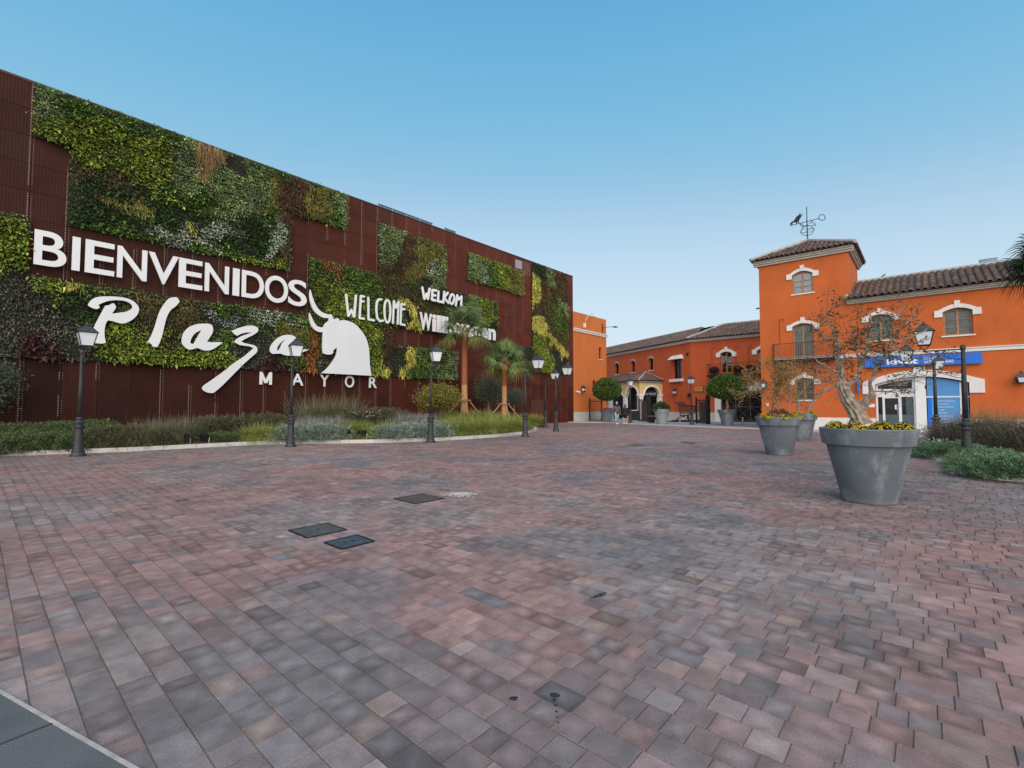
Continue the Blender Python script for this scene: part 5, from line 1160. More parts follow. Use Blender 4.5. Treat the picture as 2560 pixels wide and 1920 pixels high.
def post(parent, htop):
    mb = MB(); mb.lathe([(.19, 0), (.19, .05), (.165, .08), (.15, .13), (.155, .16), (.135, .19), (.125, .2), (.105, .62), (.10, .80), (.125, .82), (.13, .86), (.10, .88), (.095, .93), (.14, .96), (.14, 1.0), (.10, 1.03), (.075, 1.06), (.095, 1.09), (.085, 1.11), (.060, 1.14)], (0, 0, 0), 16)
    mb.build('base', M['lampiron'], parent, smooth=False)
    mb = MB(); mb.lathe([(.058, 1.13), (.052, 2.0), (.043, htop - .16), (.043, htop - .15), (.06, htop - .13), (.06, htop - .02), (.03, htop)], (0, 0, 0), 12); mb.build('pole', M['lampiron'], parent, smooth=True)
def arm_lamp():
    t = thing('street_lamp'); post(t, 3.12); L_ = .78; zb = 2.88
    mb = MB(); mb.tube([(0, 0, zb + .12), (L_, 0, zb + .12)], .018, 6); mb.tube([(0, 0, zb - .16), (.2, 0, zb - .13), (.45, 0, zb - .02), (L_, 0, zb + .10)], .014, 6)
    for (cx, cz, r) in ((.17, zb, .085), (.37, zb + .045, .055), (.52, zb + .07, .035)):
        mb.tube([(cx + r * (1 - k / 14 * .7) * math.cos(k * .7), 0, cz + r * (1 - k / 14 * .7) * math.sin(k * .7)) for k in range(14)], .010, 5)
    for k in range(4): mb.tube([(.26 + k * .09, 0, zb - .08 + k * .045), (.30 + k * .09, 0, zb + .02 + k * .02), (.27 + k * .09, 0, zb + .11)], .008, 4)
    mb.build('arm', M['lampiron'], t)
    mb = MB(); mb.lathe([(.01, -.02), (.045, .0), (.02, .05)], (L_, 0, zb + .12), 8)
    for k in range(4):
        a = k * math.pi / 2 + math.pi / 4; mb.tube([(L_, 0, zb + .15), (L_ + .08 * math.cos(a), .08 * math.sin(a), zb + .19), (L_ + .15 * math.cos(a), .15 * math.sin(a), zb + .29)], .010, 5)
    mb.build('cradle', M['lampiron'], t); lantern(t, (L_, 0, zb + .27), .21, .40); return t
AL = arm_lamp(); ang_v = math.atan2(NV[1], NV[0])
def g2(px, py): return G(px, py)[:2]
ll = [(g2(195, 1140.6), ang_v, 'street lamp nearest the left edge, its lantern overlapping the script letter P'),
      (g2(726.5, 1117), math.atan2(-.66, .43), 'street lamp on the left kerb with its lantern in front of the last script letter'),
      (g2(1076.5, 1106), math.atan2(-.7, .3), 'street lamp on the left kerb beside the yellow-green shrub'),
      (g2(1313, 1092.5), ang_v, 'street lamp with its arm to the right, at the tip of the left bed'),
      (g2(1363.6, 1069), ang_v, 'farthest arm lamp, in front of the small rusty door of the cladding'),
      (g2(1390, 1078.7), ang_v, 'arm lamp whose lantern overlaps the right end of the cladding wall'),
      (np.array([12.15, 12.7]), ang_v + math.pi, 'biggest street lamp, in the right bed, arm reaching left into the branches'),
      (np.array([15.65, 17.5]), ang_v + math.pi, 'street lamp in front of the light blue shop window'),
      (np.array([20.5, 21.5]), ang_v + math.pi, 'street lamp mostly hidden behind the big near post in the right bed')]
for i, (p, an, lab) in enumerate(ll):
    o = AL if i == 0 else copy_tree(AL); place(o, p[0], p[1], 0, an, 1, lab, 'street lamp', 'lantern lamps on posts')
TLp = thing('street_lamp'); post(TLp, 2.95)
mb = MB()
for k in range(4):
    a = k * math.pi / 2 + math.pi / 4; mb.tube([(0, 0, 2.93), (.08 * math.cos(a), .08 * math.sin(a), 2.98), (.14 * math.cos(a), .14 * math.sin(a), 3.08)], .011, 5)
mb.build('cradle', M['lampiron'], TLp); lantern(TLp, (0, 0, 3.06), .20, .36)
p = g2(1576, 1058); place(TLp, p[0], p[1], 0, .3, 1, 'post-top lamp standing in front of the yellow porch', 'street lamp', 'post-top lamps')
o = copy_tree(TLp); p = g2(1729.5, 1062.6); place(o, p[0], p[1], 0, .5, 1, 'post-top lamp standing in front of the wire cart sculpture', 'street lamp', 'post-top lamps')
# wall lanterns
def wall_lantern():
    t = thing('wall_lantern'); mb = MB(); mb.tube([(0, 0, .0), (.12, 0, .06), (.24, 0, .02), (.24, 0, -.02)], .016, 5); mb.box(-.02, .02, -.05, .05, -.35, .05); mb.tube([(0, 0, -.3), (.15, 0, -.32), (.22, 0, -.22)], .012, 5); mb.build('bracket', M['iron'], t)
    lt = lantern(t, (.24, 0, -.42), .17, .28, 2.4); return t
WLn = wall_lantern()
for i, (fr, px, py, lab) in enumerate([(LB, 1453.7, 973, 'black wall lantern on the light orange block'), (R1, 1690.7, 980, 'black wall lantern left of the cart sculpture post lamp'), (R2, 1773, 977, 'black wall lantern between the wooden sign and the round tree'),
        (FF, 1911.5, 962, 'black wall lantern at the left edge of the tower'), (FF, 2552, 947, 'black wall lantern at the far right edge of the photo')]):
    o = WLn if i == 0 else copy_tree(WLn); a_, z_ = fr.pt(px, py); p = fr.w(a_, z_ + .22, .0); an = math.atan2(fr.N[1], fr.N[0])
    place(o, p[0], p[1], p[2], an, 1.05, lab, 'wall lamp', 'black wall lanterns')
# speaker box, wooden sign
a_, z_ = R1.pt(1727, 986); t = thing('loudspeaker', R1.w(a_, z_, 0), 'small dark box speaker behind the post lamp by the cart sculpture', 'loudspeaker')
mb = MB(); mb.fb(R1, a_ - .13, a_ + .13, z_ - .2, z_ + .1, .08, .28); mb.build('speaker_case', M['iron'], t); mb = MB(); mb.fb(R1, a_ - .04, a_ + .04, z_ - .1, z_, .0, .08); mb.build('speaker_bracket', M['iron'], t)
p0 = D_(1734, 38.5); p1 = D_(1757.5, 38.5); zs_a = 1.5 + (1012 - 978.5) * 38.5 / FP
t = thing('wooden_sign', R2.w(R2.a(1745, 970), zs_a, .1), 'wooden sign of three yellow boards on the orange wall', 'sign')
a0_, a1_ = R2.a(1735, 972, .1), R2.a(1757.5, 972, .1); zt_, zb_ = R2.z(1746, 967, .1), R2.z(1746, 979, .1); h_ = (zt_ - zb_) / 3
for i in range(3):
    mb = MB(); mb.fb(R2, a0_, a1_, zb_ + h_ * i + .02, zb_ + h_ * (i + 1) - .02, .08, .11); bd_ = mb.build('sign_board', M['signwood'], t)
mb = MB(); mb.fb(R2, a0_ - .05, a0_ + .0, zb_ - .05, zt_ + .08, .02, .1); mb.fb(R2, a1_, a1_ + .05, zb_ - .05, zt_ + .08, .02, .1); mb.build('sign_post', M['darkwood'], t)

# ================= pots =================
def make_pot(mat):
    t = thing('plant_pot'); mb = MB()
    mb.lathe([(.345, .0), (.352, .03), (.355, .04), (.545, .885), (.545, .90)], (0, 0, 0), 56); mb.build('pot_body', M[mat], t, smooth=True)
    mb = MB(); v = []; prof = [(.575, .885), (.598, .89), (.635, 1.125), (.632, 1.136), (.60, 1.14), (.585, 1.13), (.57, 1.03), (.0, 1.03)]
    mb.lathe(prof, (0, 0, 0), 56); mb.build('pot_rim', M[mat], t, smooth=False)
    mb = MB(); mb.lathe([(.575, 1.032), (.56, 1.05), (.3, 1.07), (.01, 1.08)], (0, 0, 0), 32); mb.build('pot_soil', M['soil'], t); return t
def pot_mat():
    m = pm('weathered_grey_pot', (.118, .142, .166), .5, var=.2, scale=1.4, bump=.12, bscale=120); nt = m.node_tree; L = nt.links.new; bs = nt.nodes['Principled BSDF']
    src = bs.inputs['Base Color'].links[0].from_socket; tc = nn(nt, 'ShaderNodeTexCoord'); sp = nn(nt, 'ShaderNodeSeparateXYZ'); L(tc.outputs['Object'], sp.inputs[0])
    mp = nn(nt, 'ShaderNodeMapping'); mp.inputs['Scale'].default_value = (1, 1, .5); L(tc.outputs['Object'], mp.inputs[0])
    no = nn(nt, 'ShaderNodeTexNoise'); no.inputs['Scale'].default_value = 2.6; no.inputs['Detail'].default_value = 9; no.inputs['Roughness'].default_value = .75; L(mp.outputs[0], no.inputs['Vector'])
    r = nn(nt, 'ShaderNodeMapRange'); r.inputs[1].default_value = .5; r.inputs[2].default_value = .74; r.inputs[3].default_value = 0; r.inputs[4].default_value = .8; L(no.outputs['Fac'], r.inputs[0])
    zr_ = nn(nt, 'ShaderNodeMapRange'); zr_.inputs[1].default_value = .10; zr_.inputs[2].default_value = .0; zr_.inputs[3].default_value = 0; zr_.inputs[4].default_value = .5; L(sp.outputs['Z'], zr_.inputs[0])
    ad = nn(nt, 'ShaderNodeMath', operation='ADD', use_clamp=True); L(r.outputs[0], ad.inputs[0])
    n2 = nn(nt, 'ShaderNodeTexNoise'); n2.inputs['Scale'].default_value = 9; n2.inputs['Detail'].default_value = 6; L(tc.outputs['Object'], n2.inputs['Vector'])
    mu = nn(nt, 'ShaderNodeMath', operation='MULTIPLY'); L(zr_.outputs[0], mu.inputs[0]); L(n2.outputs['Fac'], mu.inputs[1]); L(mu.outputs[0], ad.inputs[1])
    mi = nn(nt, 'ShaderNodeMix', data_type='RGBA'); L(ad.outputs[0], mi.inputs[0]); L(src, mi.inputs[6]); mi.inputs[7].default_value = (.34, .38, .40, 1)
    L(mi.outputs[2], bs.inputs['Base Color']); return m
M['pot'] = pot_mat()
POT = make_pot('pot')
P1 = (5.56, 7.44); P2 = (8.10, 14.42); P3 = (12.0, 19.75); G1 = (8.15, 40.6); G2 = (11.68, 37.0); G3 = (15.2, 33.5)
pots = []
for i, (p, lab) in enumerate([(P1, 'huge grey plant pot in the right foreground holding the gnarled old tree'), (P2, 'second large grey pot, left of the huge foreground pot, with yellow flowers and thin stems'),
        (P3, 'third grey pot, half hidden behind the second pot with yellow flowers'), (G1, 'grey pot of the round clipped tree left of the two people'), (G3, 'grey pot of the clipped tree in front of the lattice gate')]):
    o = POT if i == 0 else copy_tree(POT); place(o, p[0], p[1], .0 if i < 3 else .03, i * 1.3 + .4, 1, lab, 'plant pot', 'big grey plant pots'); pots.append(o)
o = make_pot('potlight'); place(o, G2[0], G2[1], .03, 0, 1, 'paler greenish-grey pot with a low dark shrub to the right of the porch', 'plant pot', 'big grey plant pots')

# ================= trees =================
def tube_tree(mb, pts, r0, r1, seg=7, twist=0):
    n = len(pts); rs = [r0 + (r1 - r0) * (i / (n - 1)) for i in range(n)]; mb.tube(pts, rs, seg)
def sm(pts, sub=4):
    q = [np.array(p, float) for p in pts]; q = [q[0]] + q + [q[-1]]; out = []
    for i in range(1, len(q) - 2):
        p0, p1, p2, p3 = q[i - 1], q[i], q[i + 1], q[i + 2]
        for k in range(sub):
            t = k / sub; out.append(.5 * ((2 * p1) + (-p0 + p2) * t + (2 * p0 - 5 * p1 + 4 * p2 - p3) * t * t + (-p0 + 3 * p1 - 3 * p2 + p3) * t ** 3))
    out.append(q[-2]); return out
def twigs(mb, P, n, length, spread, tips, depth=2, r=.006, up=.3):
    for _ in range(n):
        b = np.array(random.choice(P)); d = unit(np.array([random.gauss(0, 1), random.gauss(0, .8), random.gauss(up, .6)])); L_ = length * random.uniform(.5, 1.2)
        pts = [b]; 
        for k in range(4): d = unit(d + np.array([random.gauss(0, .25) for _ in range(3)])); pts.append(pts[-1] + d * L_ / 4)
        mb.tube(pts, [r, r * .8, r * .6, r * .45, r * .3], 4, cap=False); tips.extend(pts[1:])
        if depth > 1: twigs(mb, pts[2:], 3, length * .55, spread, tips, depth - 1, r * .55, up)
def gnarled(mb, pts, radii, seg=22, amp=.22, lobes=5, tw=1.4):
    """a twisted ribbed trunk"""
    pts = [Vector(p) for p in pts]; n = len(pts); vs = []; ref = Vector((1, 0, 0))
    for i, p in enumerate(pts):
        t = (pts[min(i + 1, n - 1)] - pts[max(i - 1, 0)]).normalized(); x = (ref - t * ref.dot(t)).normalized(); y = t.cross(x)
        for k in range(seg):
            a = 2 * math.pi * k / seg; ph = a * lobes + i / n * tw * 6; r = radii[i] * (1 + amp * math.sin(ph) + amp * .6 * math.sin(a * 9 - i * .55) + .05 * math.sin(i * 1.3 + a * 2))
            vs.append(p + (x * math.cos(a) + y * math.sin(a)) * r)
    fs = [(i * seg + k, i * seg + (k + 1) % seg, (i + 1) * seg + (k + 1) % seg, (i + 1) * seg + k) for i in range(n - 1) for k in range(seg)]
    fs.append(tuple(range((n - 1) * seg, n * seg))); mb.add(vs, fs)
# --- the gnarled tree in the huge pot ---
TF = Fr((P1[0], P1[1]), 90); TF.D = np.array([math.cos(-.64), math.sin(-.64)]); TF.N = np.array([-math.sin(.64), -math.cos(.64)])
Q = lambda x, y, n=0: np.array(TF.w(*TF.pt(1920 + x / 4.148, 700 + y / 4.148, n), n))
tr = thing('old_tree', (P1[0], P1[1], 1.05), 'gnarled old tree with a twisted pale trunk and sparse leaves in the huge foreground pot', 'tree')
mb = MB(); tp = sm([Q(960, 1500), Q(940, 1420), Q(890, 1330), Q(835, 1250), Q(805, 1180), Q(785, 1110), Q(795, 1050)], 5)
gnarled(mb, tp, list(np.interp(np.linspace(0, 1, len(tp)), [0, .15, .45, .75, .92, 1], [.150, .118, .098, .084, .092, .05])), 84, .085, 11, 1.3)
bp2 = sm([Q(965, 1330), Q(1010, 1260, .05), Q(1060, 1200, .08), Q(1075, 1160, .08)], 4); gnarled(mb, bp2, [.07] * 2 + list(np.linspace(.06, .036, len(bp2) - 2)), 26, .12, 5)
BR = [([(790, 1070), (745, 950), (730, 860), (715, 760), (745, 660), (700, 560), (660, 470), (600, 400)], .05, -.1), ([(770, 1060), (720, 960), (640, 910), (540, 870), (470, 810)], .032, .1), ([(795, 1060), (775, 960), (785, 860), (790, 770)], .045, .15),
      ([(740, 700), (690, 640), (600, 600), (540, 560)], .022, .2), ([(850, 1090), (905, 1000), (950, 920), (985, 830), (1025, 740), (1030, 640), (1060, 560), (1080, 440), (1060, 330)], .052, 0),
      ([(960, 880), (930, 790), (920, 700), (880, 620), (860, 560)], .032, -.15), ([(1025, 660), (1000, 600), (990, 520), (1010, 400)], .02, -.1), ([(1075, 1160), (1060, 1080), (1090, 1000), (1120, 920), (1190, 830), (1260, 740), (1330, 660), (1430, 600), (1560, 560), (1680, 500)], .045, .12),
      ([(1075, 1160), (1180, 1150), (1290, 1155), (1340, 1090), (1440, 1060), (1560, 1010)], .018, .25), ([(1300, 680), (1330, 560), (1400, 480), (1500, 400), (1600, 340)], .022, .05), ([(1130, 900), (1080, 840), (1020, 820), (940, 800)], .014, .2), ([(1200, 820), (1250, 640), (1280, 500), (1300, 400), (1440, 250)], .02, -.1),
      ([(1300, 1000), (1400, 980), (1560, 1000), (1700, 1010)], .008, .3), ([(560, 470), (560, 400), (620, 340), (700, 270)], .014, -.05), ([(1260, 740), (1400, 720), (1500, 660), (1620, 620)], .016, .2)]
allp = []; tips = []
for pts, r, dn in BR:
    pp = [Q(x, y, dn * i / len(pts)) + rng.normal(0, .008, 3) for i, (x, y) in enumerate(pts)]; s_ = sm(pp, 4); s_ = [p + rng.normal(0, .006, 3) for p in s_]
    n_ = len(s_); mb.tube(s_, [r * .66 * (1 - .72 * i / n_) * random.uniform(.88, 1.14) for i in range(n_)], 8); allp.append(s_)
wt = mb.build('trunk', pm('old_bark', (.30, .245, .19), .95, var=.5, scale=14, bump=1, bscale=60), tr, smooth=False)
mb = MB()
for s_ in allp: twigs(mb, s_[int(len(s_) * .35):], 11, .40, 1, tips, 2, .005, .25)
mb.build('twigs', pm('dark_twig', (.13, .10, .08), .9), tr)
T = np.array(tips); k = rng.choice(len(T), 1700); ctr = T[rng.choice(len(T), 85)]
dd = np.min(np.linalg.norm(T[k][:, None] - ctr[None], axis=2), axis=1); k = k[(dd < .16) | (rng.random(len(k)) < .25)]
P = T[k] + rng.normal(0, .02, (len(k), 3)); m = len(k); C = cvar((.085, .085, .03), m, .45, .2); q = rng.random(m) < .25; C[q] = cvar((.13, .085, .03), q.sum(), .4, .1); q = rng.random(m) < .2; C[q] = cvar((.05, .075, .03), q.sum(), .3)
tag(quads('leaves', leafV(P, rng.normal(0, 1, (m, 3)) + np.array([0, 0, -.3]), rng.uniform(.04, .075, m), rng.uniform(.018, .03, m), .2), C, M['leaf'], tr))
# --- autumn trees in the second and third pot ---
def autumn(name, P0, brs, lab, nl, lcol, depth, rad, clouds=None):
    F2 = Fr(P0, 90); n0 = unit(-np.array(P0)); F2.N = n0; F2.D = np.array([-n0[1], n0[0]]) if -n0[1] > 0 else np.array([n0[1], -n0[0]])
    Q2 = lambda x, y, n=0: np.array(F2.w(*F2.pt(1680 + x / 4.1475, 740 + y / 4.1475, n), n))
    t = thing(name, (P0[0], P0[1], 1.05), lab, 'tree'); mb = MB(); al = []; tp = []
    for pts, r, dn in brs:
        s_ = sm([Q2(x, y, dn * i / len(pts)) for i, (x, y) in enumerate(pts)], 4); n_ = len(s_); mb.tube(s_, [r * (1 - .7 * i / n_) * random.uniform(.9, 1.1) for i in range(n_)], 7); al.append(s_)
    mb.build('trunk', M['bark'], t); mb = MB()
    for s_ in al: twigs(mb, s_[int(len(s_) * .35):], 16, rad, 1, tp, 2, .008, .3)
    mb.build('twigs', M['bark'], t); T = np.array(tp); k = rng.choice(len(T), nl); m = nl
    P = T[k] + rng.normal(0, .05, (m, 3)); C = cvar(lcol, m, .4, .15); q = rng.random(m) < .3; C[q] = cvar((.13, .13, .03), q.sum(), .3)
    quads('leaves', leafV(P, rng.normal(0, 1, (m, 3)), rng.uniform(.045, .085, m), rng.uniform(.02, .035, m), .2), C, M['leaf'], t); return t
autumn('autumn_tree', P2, [([(1050, 1230), (1052, 1100), (1062, 960), (1050, 850), (1020, 760), (960, 700)], .028, .1), ([(1215, 1230), (1212, 1080), (1200, 940), (1230, 840), (1260, 740)], .018, 0),
    ([(1010, 1230), (960, 1090), (900, 980), (840, 900), (800, 840)], .016, .2), ([(1060, 960), (1110, 860), (1150, 780), (1130, 700)], .016, -.2), ([(1110, 1230), (1105, 1130), (1080, 1050), (1085, 1010)], .03, .05), ([(1200, 960), (1150, 880), (1180, 760)], .012, .1),
    ([(900, 980), (860, 960), (800, 985), (740, 1000)], .010, .2)],
    'thin-stemmed tree with orange-yellow autumn leaves in the second pot', 2600, (.33, .185, .035), 2, .42)
autumn('autumn_tree', P3, [([(1310, 1210), (1308, 1130), (1290, 1060), (1240, 990), (1200, 930)], .06, .1), ([(1300, 1070), (1340, 1000), (1400, 930), (1410, 850)], .035, 0), ([(1400, 1210), (1440, 1130), (1490, 1060), (1560, 1000), (1640, 960), (1720, 900)], .07, -.1),
    ([(1560, 1000), (1600, 900), (1640, 820)], .03, 0), ([(1250, 1000), (1230, 900), (1260, 800), (1320, 720)], .03, .2), ([(1400, 930), (1470, 850), (1500, 760)], .02, .1)],
    'forked tree with a leaning branch and thin orange leaves in the third pot', 1500, (.26, .155, .04), 2, .6)
# --- clipped round trees ---
def topiary(P0, h, rx, rz, lab, pinkb):
    t = thing('round_tree', (P0[0], P0[1], 1.06), lab, 'tree'); mb = MB(); mb.tube([(P0[0], P0[1], 1.0), (P0[0] + .04, P0[1], 1.4), (P0[0] - .02, P0[1], h - rz * .5)], [.11, .085, .09], 9)
    for a in (0, 2, 4): mb.tube([(P0[0], P0[1], h - rz * .75), (P0[0] + math.cos(a) * rx * .5, P0[1] + math.sin(a) * rx * .5, h - rz * .1)], [.06, .02], 6)
    mb.build('trunk', pm('orange_bark', (.34, .22, .13), .9, var=.3, scale=8), t)
    n = 12500; d = sph(n); zf = np.where(d[:, 2] < 0, .72, 1.0)
    r = 1 - np.abs(rng.normal(0, .07, n)); q_ = rng.random(n) < .38; r[q_] = rng.uniform(.45, .88, q_.sum()); bump = 1 + .05 * (vnoise(d[:, 0] * 3 + 5, d[:, 2] * 3 + d[:, 1] * 2, .4, 77) - .5) * 2
    P = np.stack([P0[0] + d[:, 0] * rx * r * bump, P0[1] + d[:, 1] * rx * r * bump, h + d[:, 2] * rz * zf * r * bump], 1)
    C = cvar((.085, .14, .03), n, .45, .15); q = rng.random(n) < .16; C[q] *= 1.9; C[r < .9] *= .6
    quads('crown', leafV(P, d + rng.normal(0, .7, (n, 3)), rng.uniform(.10, .15, n), rng.uniform(.055, .08, n), .2), C, M['leaf'], t); return t
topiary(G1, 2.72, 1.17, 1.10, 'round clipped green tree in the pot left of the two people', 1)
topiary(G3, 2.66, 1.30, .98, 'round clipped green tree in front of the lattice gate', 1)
# --- flowers in the pots ---
def mum(name, c, r, h, lab, col=(.62, .47, .01), nf=220, leafc=(.035, .055, .02), grp=None, fs=.022):
    r = r * 1.18; h = h * 1.2; nf = int(nf * 1.2)
    t = thing(name, tuple(c), lab, 'flowers', grp); n = int(nf * 2.2); d = sph(n); d[:, 2] = np.abs(d[:, 2]); P = np.array(c) + d * np.array([r, r, h]) * rng.uniform(.55, .95, (n, 1))
    quads('leaves', leafV(P, d + rng.normal(0, .6, (n, 3)), .045 * r / .2 * .9, .022, .2), cvar(leafc, n, .4), M['leaf'], t)
    d = sph(nf); d[:, 2] = np.abs(d[:, 2]) ** .8; d = unit(d); P = np.array(c) + d * np.array([r, r, h]) * rng.uniform(.92, 1.06, (nf, 1)); V = []; C = []
    a1 = unit(np.cross(d, rng.normal(size=(nf, 3)))); a2 = np.cross(d, a1); s = fs * rng.uniform(.7, 1.2, (nf, 1))
    for k in range(3):
        th = k * math.pi / 3; u_ = a1 * math.cos(th) + a2 * math.sin(th); v_ = np.cross(d, u_) * .5; V.append(np.stack([P - u_ * s + d * .004, P + v_ * s + d * .008, P + u_ * s + d * .004, P - v_ * s + d * .008], 1)); C.append(cvar(col, nf, .2, .06))
    quads('blossoms', np.concatenate(V), np.concatenate(C), M['leaf'], t); return t
def onpot(P0, ang, rad, z=1.07): return (P0[0] + math.cos(ang) * rad, P0[1] + math.sin(ang) * rad, z)
fa = math.atan2(-P1[1], -P1[0])   # towards the camera
rt = fa + math.pi / 2
def pp(P0, lr, fb_, z=1.06):
    f = unit(-np.array(P0)); r_ = np.array([-f[1], f[0]]); return (P0[0] + r_[0] * lr + f[0] * fb_, P0[1] + r_[1] * lr + f[1] * fb_, z)
for lr, fb_, r, lab in ((-.40, .18, .135, 'leftmost yellow flower mound in the huge foreground pot'), (-.14, .37, .15, 'yellow flower mound in front of the gnarled trunk'), (.17, .38, .17, 'largest yellow flower mound, right of the trunk in the foreground pot'), (.42, .14, .145, 'rightmost yellow flower mound in the foreground pot'), (.2, -.4, .14, 'yellow flower mound at the back of the foreground pot')):
    mum('yellow_flowers', pp(P1, lr, fb_), r, .15, lab, nf=200, grp='yellow flower mounds in the pots', fs=.015)
for lr, fb_, r, lab in ((-.42, .2, .13, 'leftmost yellow flowers in the second pot'), (-.24, .42, .17, 'yellow flowers at the front left of the second pot'), (.12, .46, .17, 'yellow flowers at the front centre of the second pot'), (.45, .22, .15, 'rightmost yellow flowers in the second pot')):
    mum('yellow_flowers', pp(P2, lr, fb_), r, .15, lab, nf=130, grp='yellow flower mounds in the pots', fs=.02)
for lr, fb_, r, lab in ((-.1, .42, .17, 'left yellow flowers in the third pot'), (.38, .25, .19, 'right yellow flowers in the third pot')):
    mum('yellow_flowers', pp(P3, lr, fb_), r, .15, lab, nf=110, grp='yellow flower mounds in the pots', fs=.026)
mum('dark_flowers', pp(P2, .02, -.05, 1.08), .3, .26, 'dark purple-green plant between the stems of the second pot', (.05, .03, .04), 160, (.04, .05, .03))
def spray(name, c, n, L, col, lab, W=.012, bend=.5, cat_='plant', grp=None, up=1.0, spread=.6, rad=.05, parent=None):
    c = np.array(c); a = rng.uniform(0, 6.283, n); P = np.stack([c[0] + rad * np.cos(a) * rng.random(n), c[1] + rad * np.sin(a) * rng.random(n), np.full(n, c[2])], 1)
    D = np.stack([np.cos(a) * spread * rng.uniform(.2, 1.3, n), np.sin(a) * spread * rng.uniform(.2, 1.3, n), np.full(n, up)], 1); V, K = ribV(P, D, L * rng.uniform(.5, 1.1, n), W, bend * rng.uniform(.4, 1.5, n)); C = np.tile(cvar(col, n, .35, .1), (K, 1))
    o = quads(name, V, C, M['leaf'], parent, (c[0], c[1], c[2])); return tag(o, lab, cat_, grp)
spray('leafy_sprig', pp(P1, -.30, -.2, 1.05), 26, .26, (.04, .05, .025), 'dark leafy sprig sticking up at the left of the foreground pot', .022, .3)
spray('grey_grass', pp(P1, -.02, -.25, 1.05), 160, .26, (.20, .21, .17), 'fine grey-green tuft behind the gnarled trunk', .005, .6, spread=1.2)
mum('red_flowers', (G1[0], G1[1] - .3, 1.08), .45, .12, 'small red flowers around the trunk of the round tree left of the people', (.45, .03, .07), 110, (.04, .05, .02), fs=.035)
mum('red_flowers', (G3[0] - .1, G3[1] - .3, 1.08), .35, .12, 'small red flowers under the clipped tree by the lattice gate', (.4, .03, .08), 60, (.04, .05, .02), fs=.035)
# plants on the rear balcony
for px, lab in ((1785, 'dark round plant on the left of the rear balcony'), (1845, 'dark round plant beside the rear balcony door'), (1876, 'dark round plant on the rear balcony nearest the tower')):
    a_ = R2.a(px, 925, .4); zf_ = bz; c_ = R2.w(a_, zf_ + .30, .38); t = thing('potted_plant', R2.w(a_, zf_, .38), lab, 'potted plant', 'plants on the rear balcony')
    mb = MB(); mb.lathe([(.12, 0), (.17, .25), (.18, .27)], R2.w(a_, zf_, .38), 12); mb.build('pot', pm('terracotta_dark', (.10, .04, .025), .8), t)
    n = 700; d = sph(n); P = np.array(c_) + np.array([0, 0, .15]) + d * np.array([.38, .38, .27]) * rng.uniform(.6, 1, (n, 1)); quads('leaves', leafV(P, d + rng.normal(0, .6, (n, 3)), .12, .05, .3), cvar((.022, .028, .016), n, .5), M['leaf'], t)
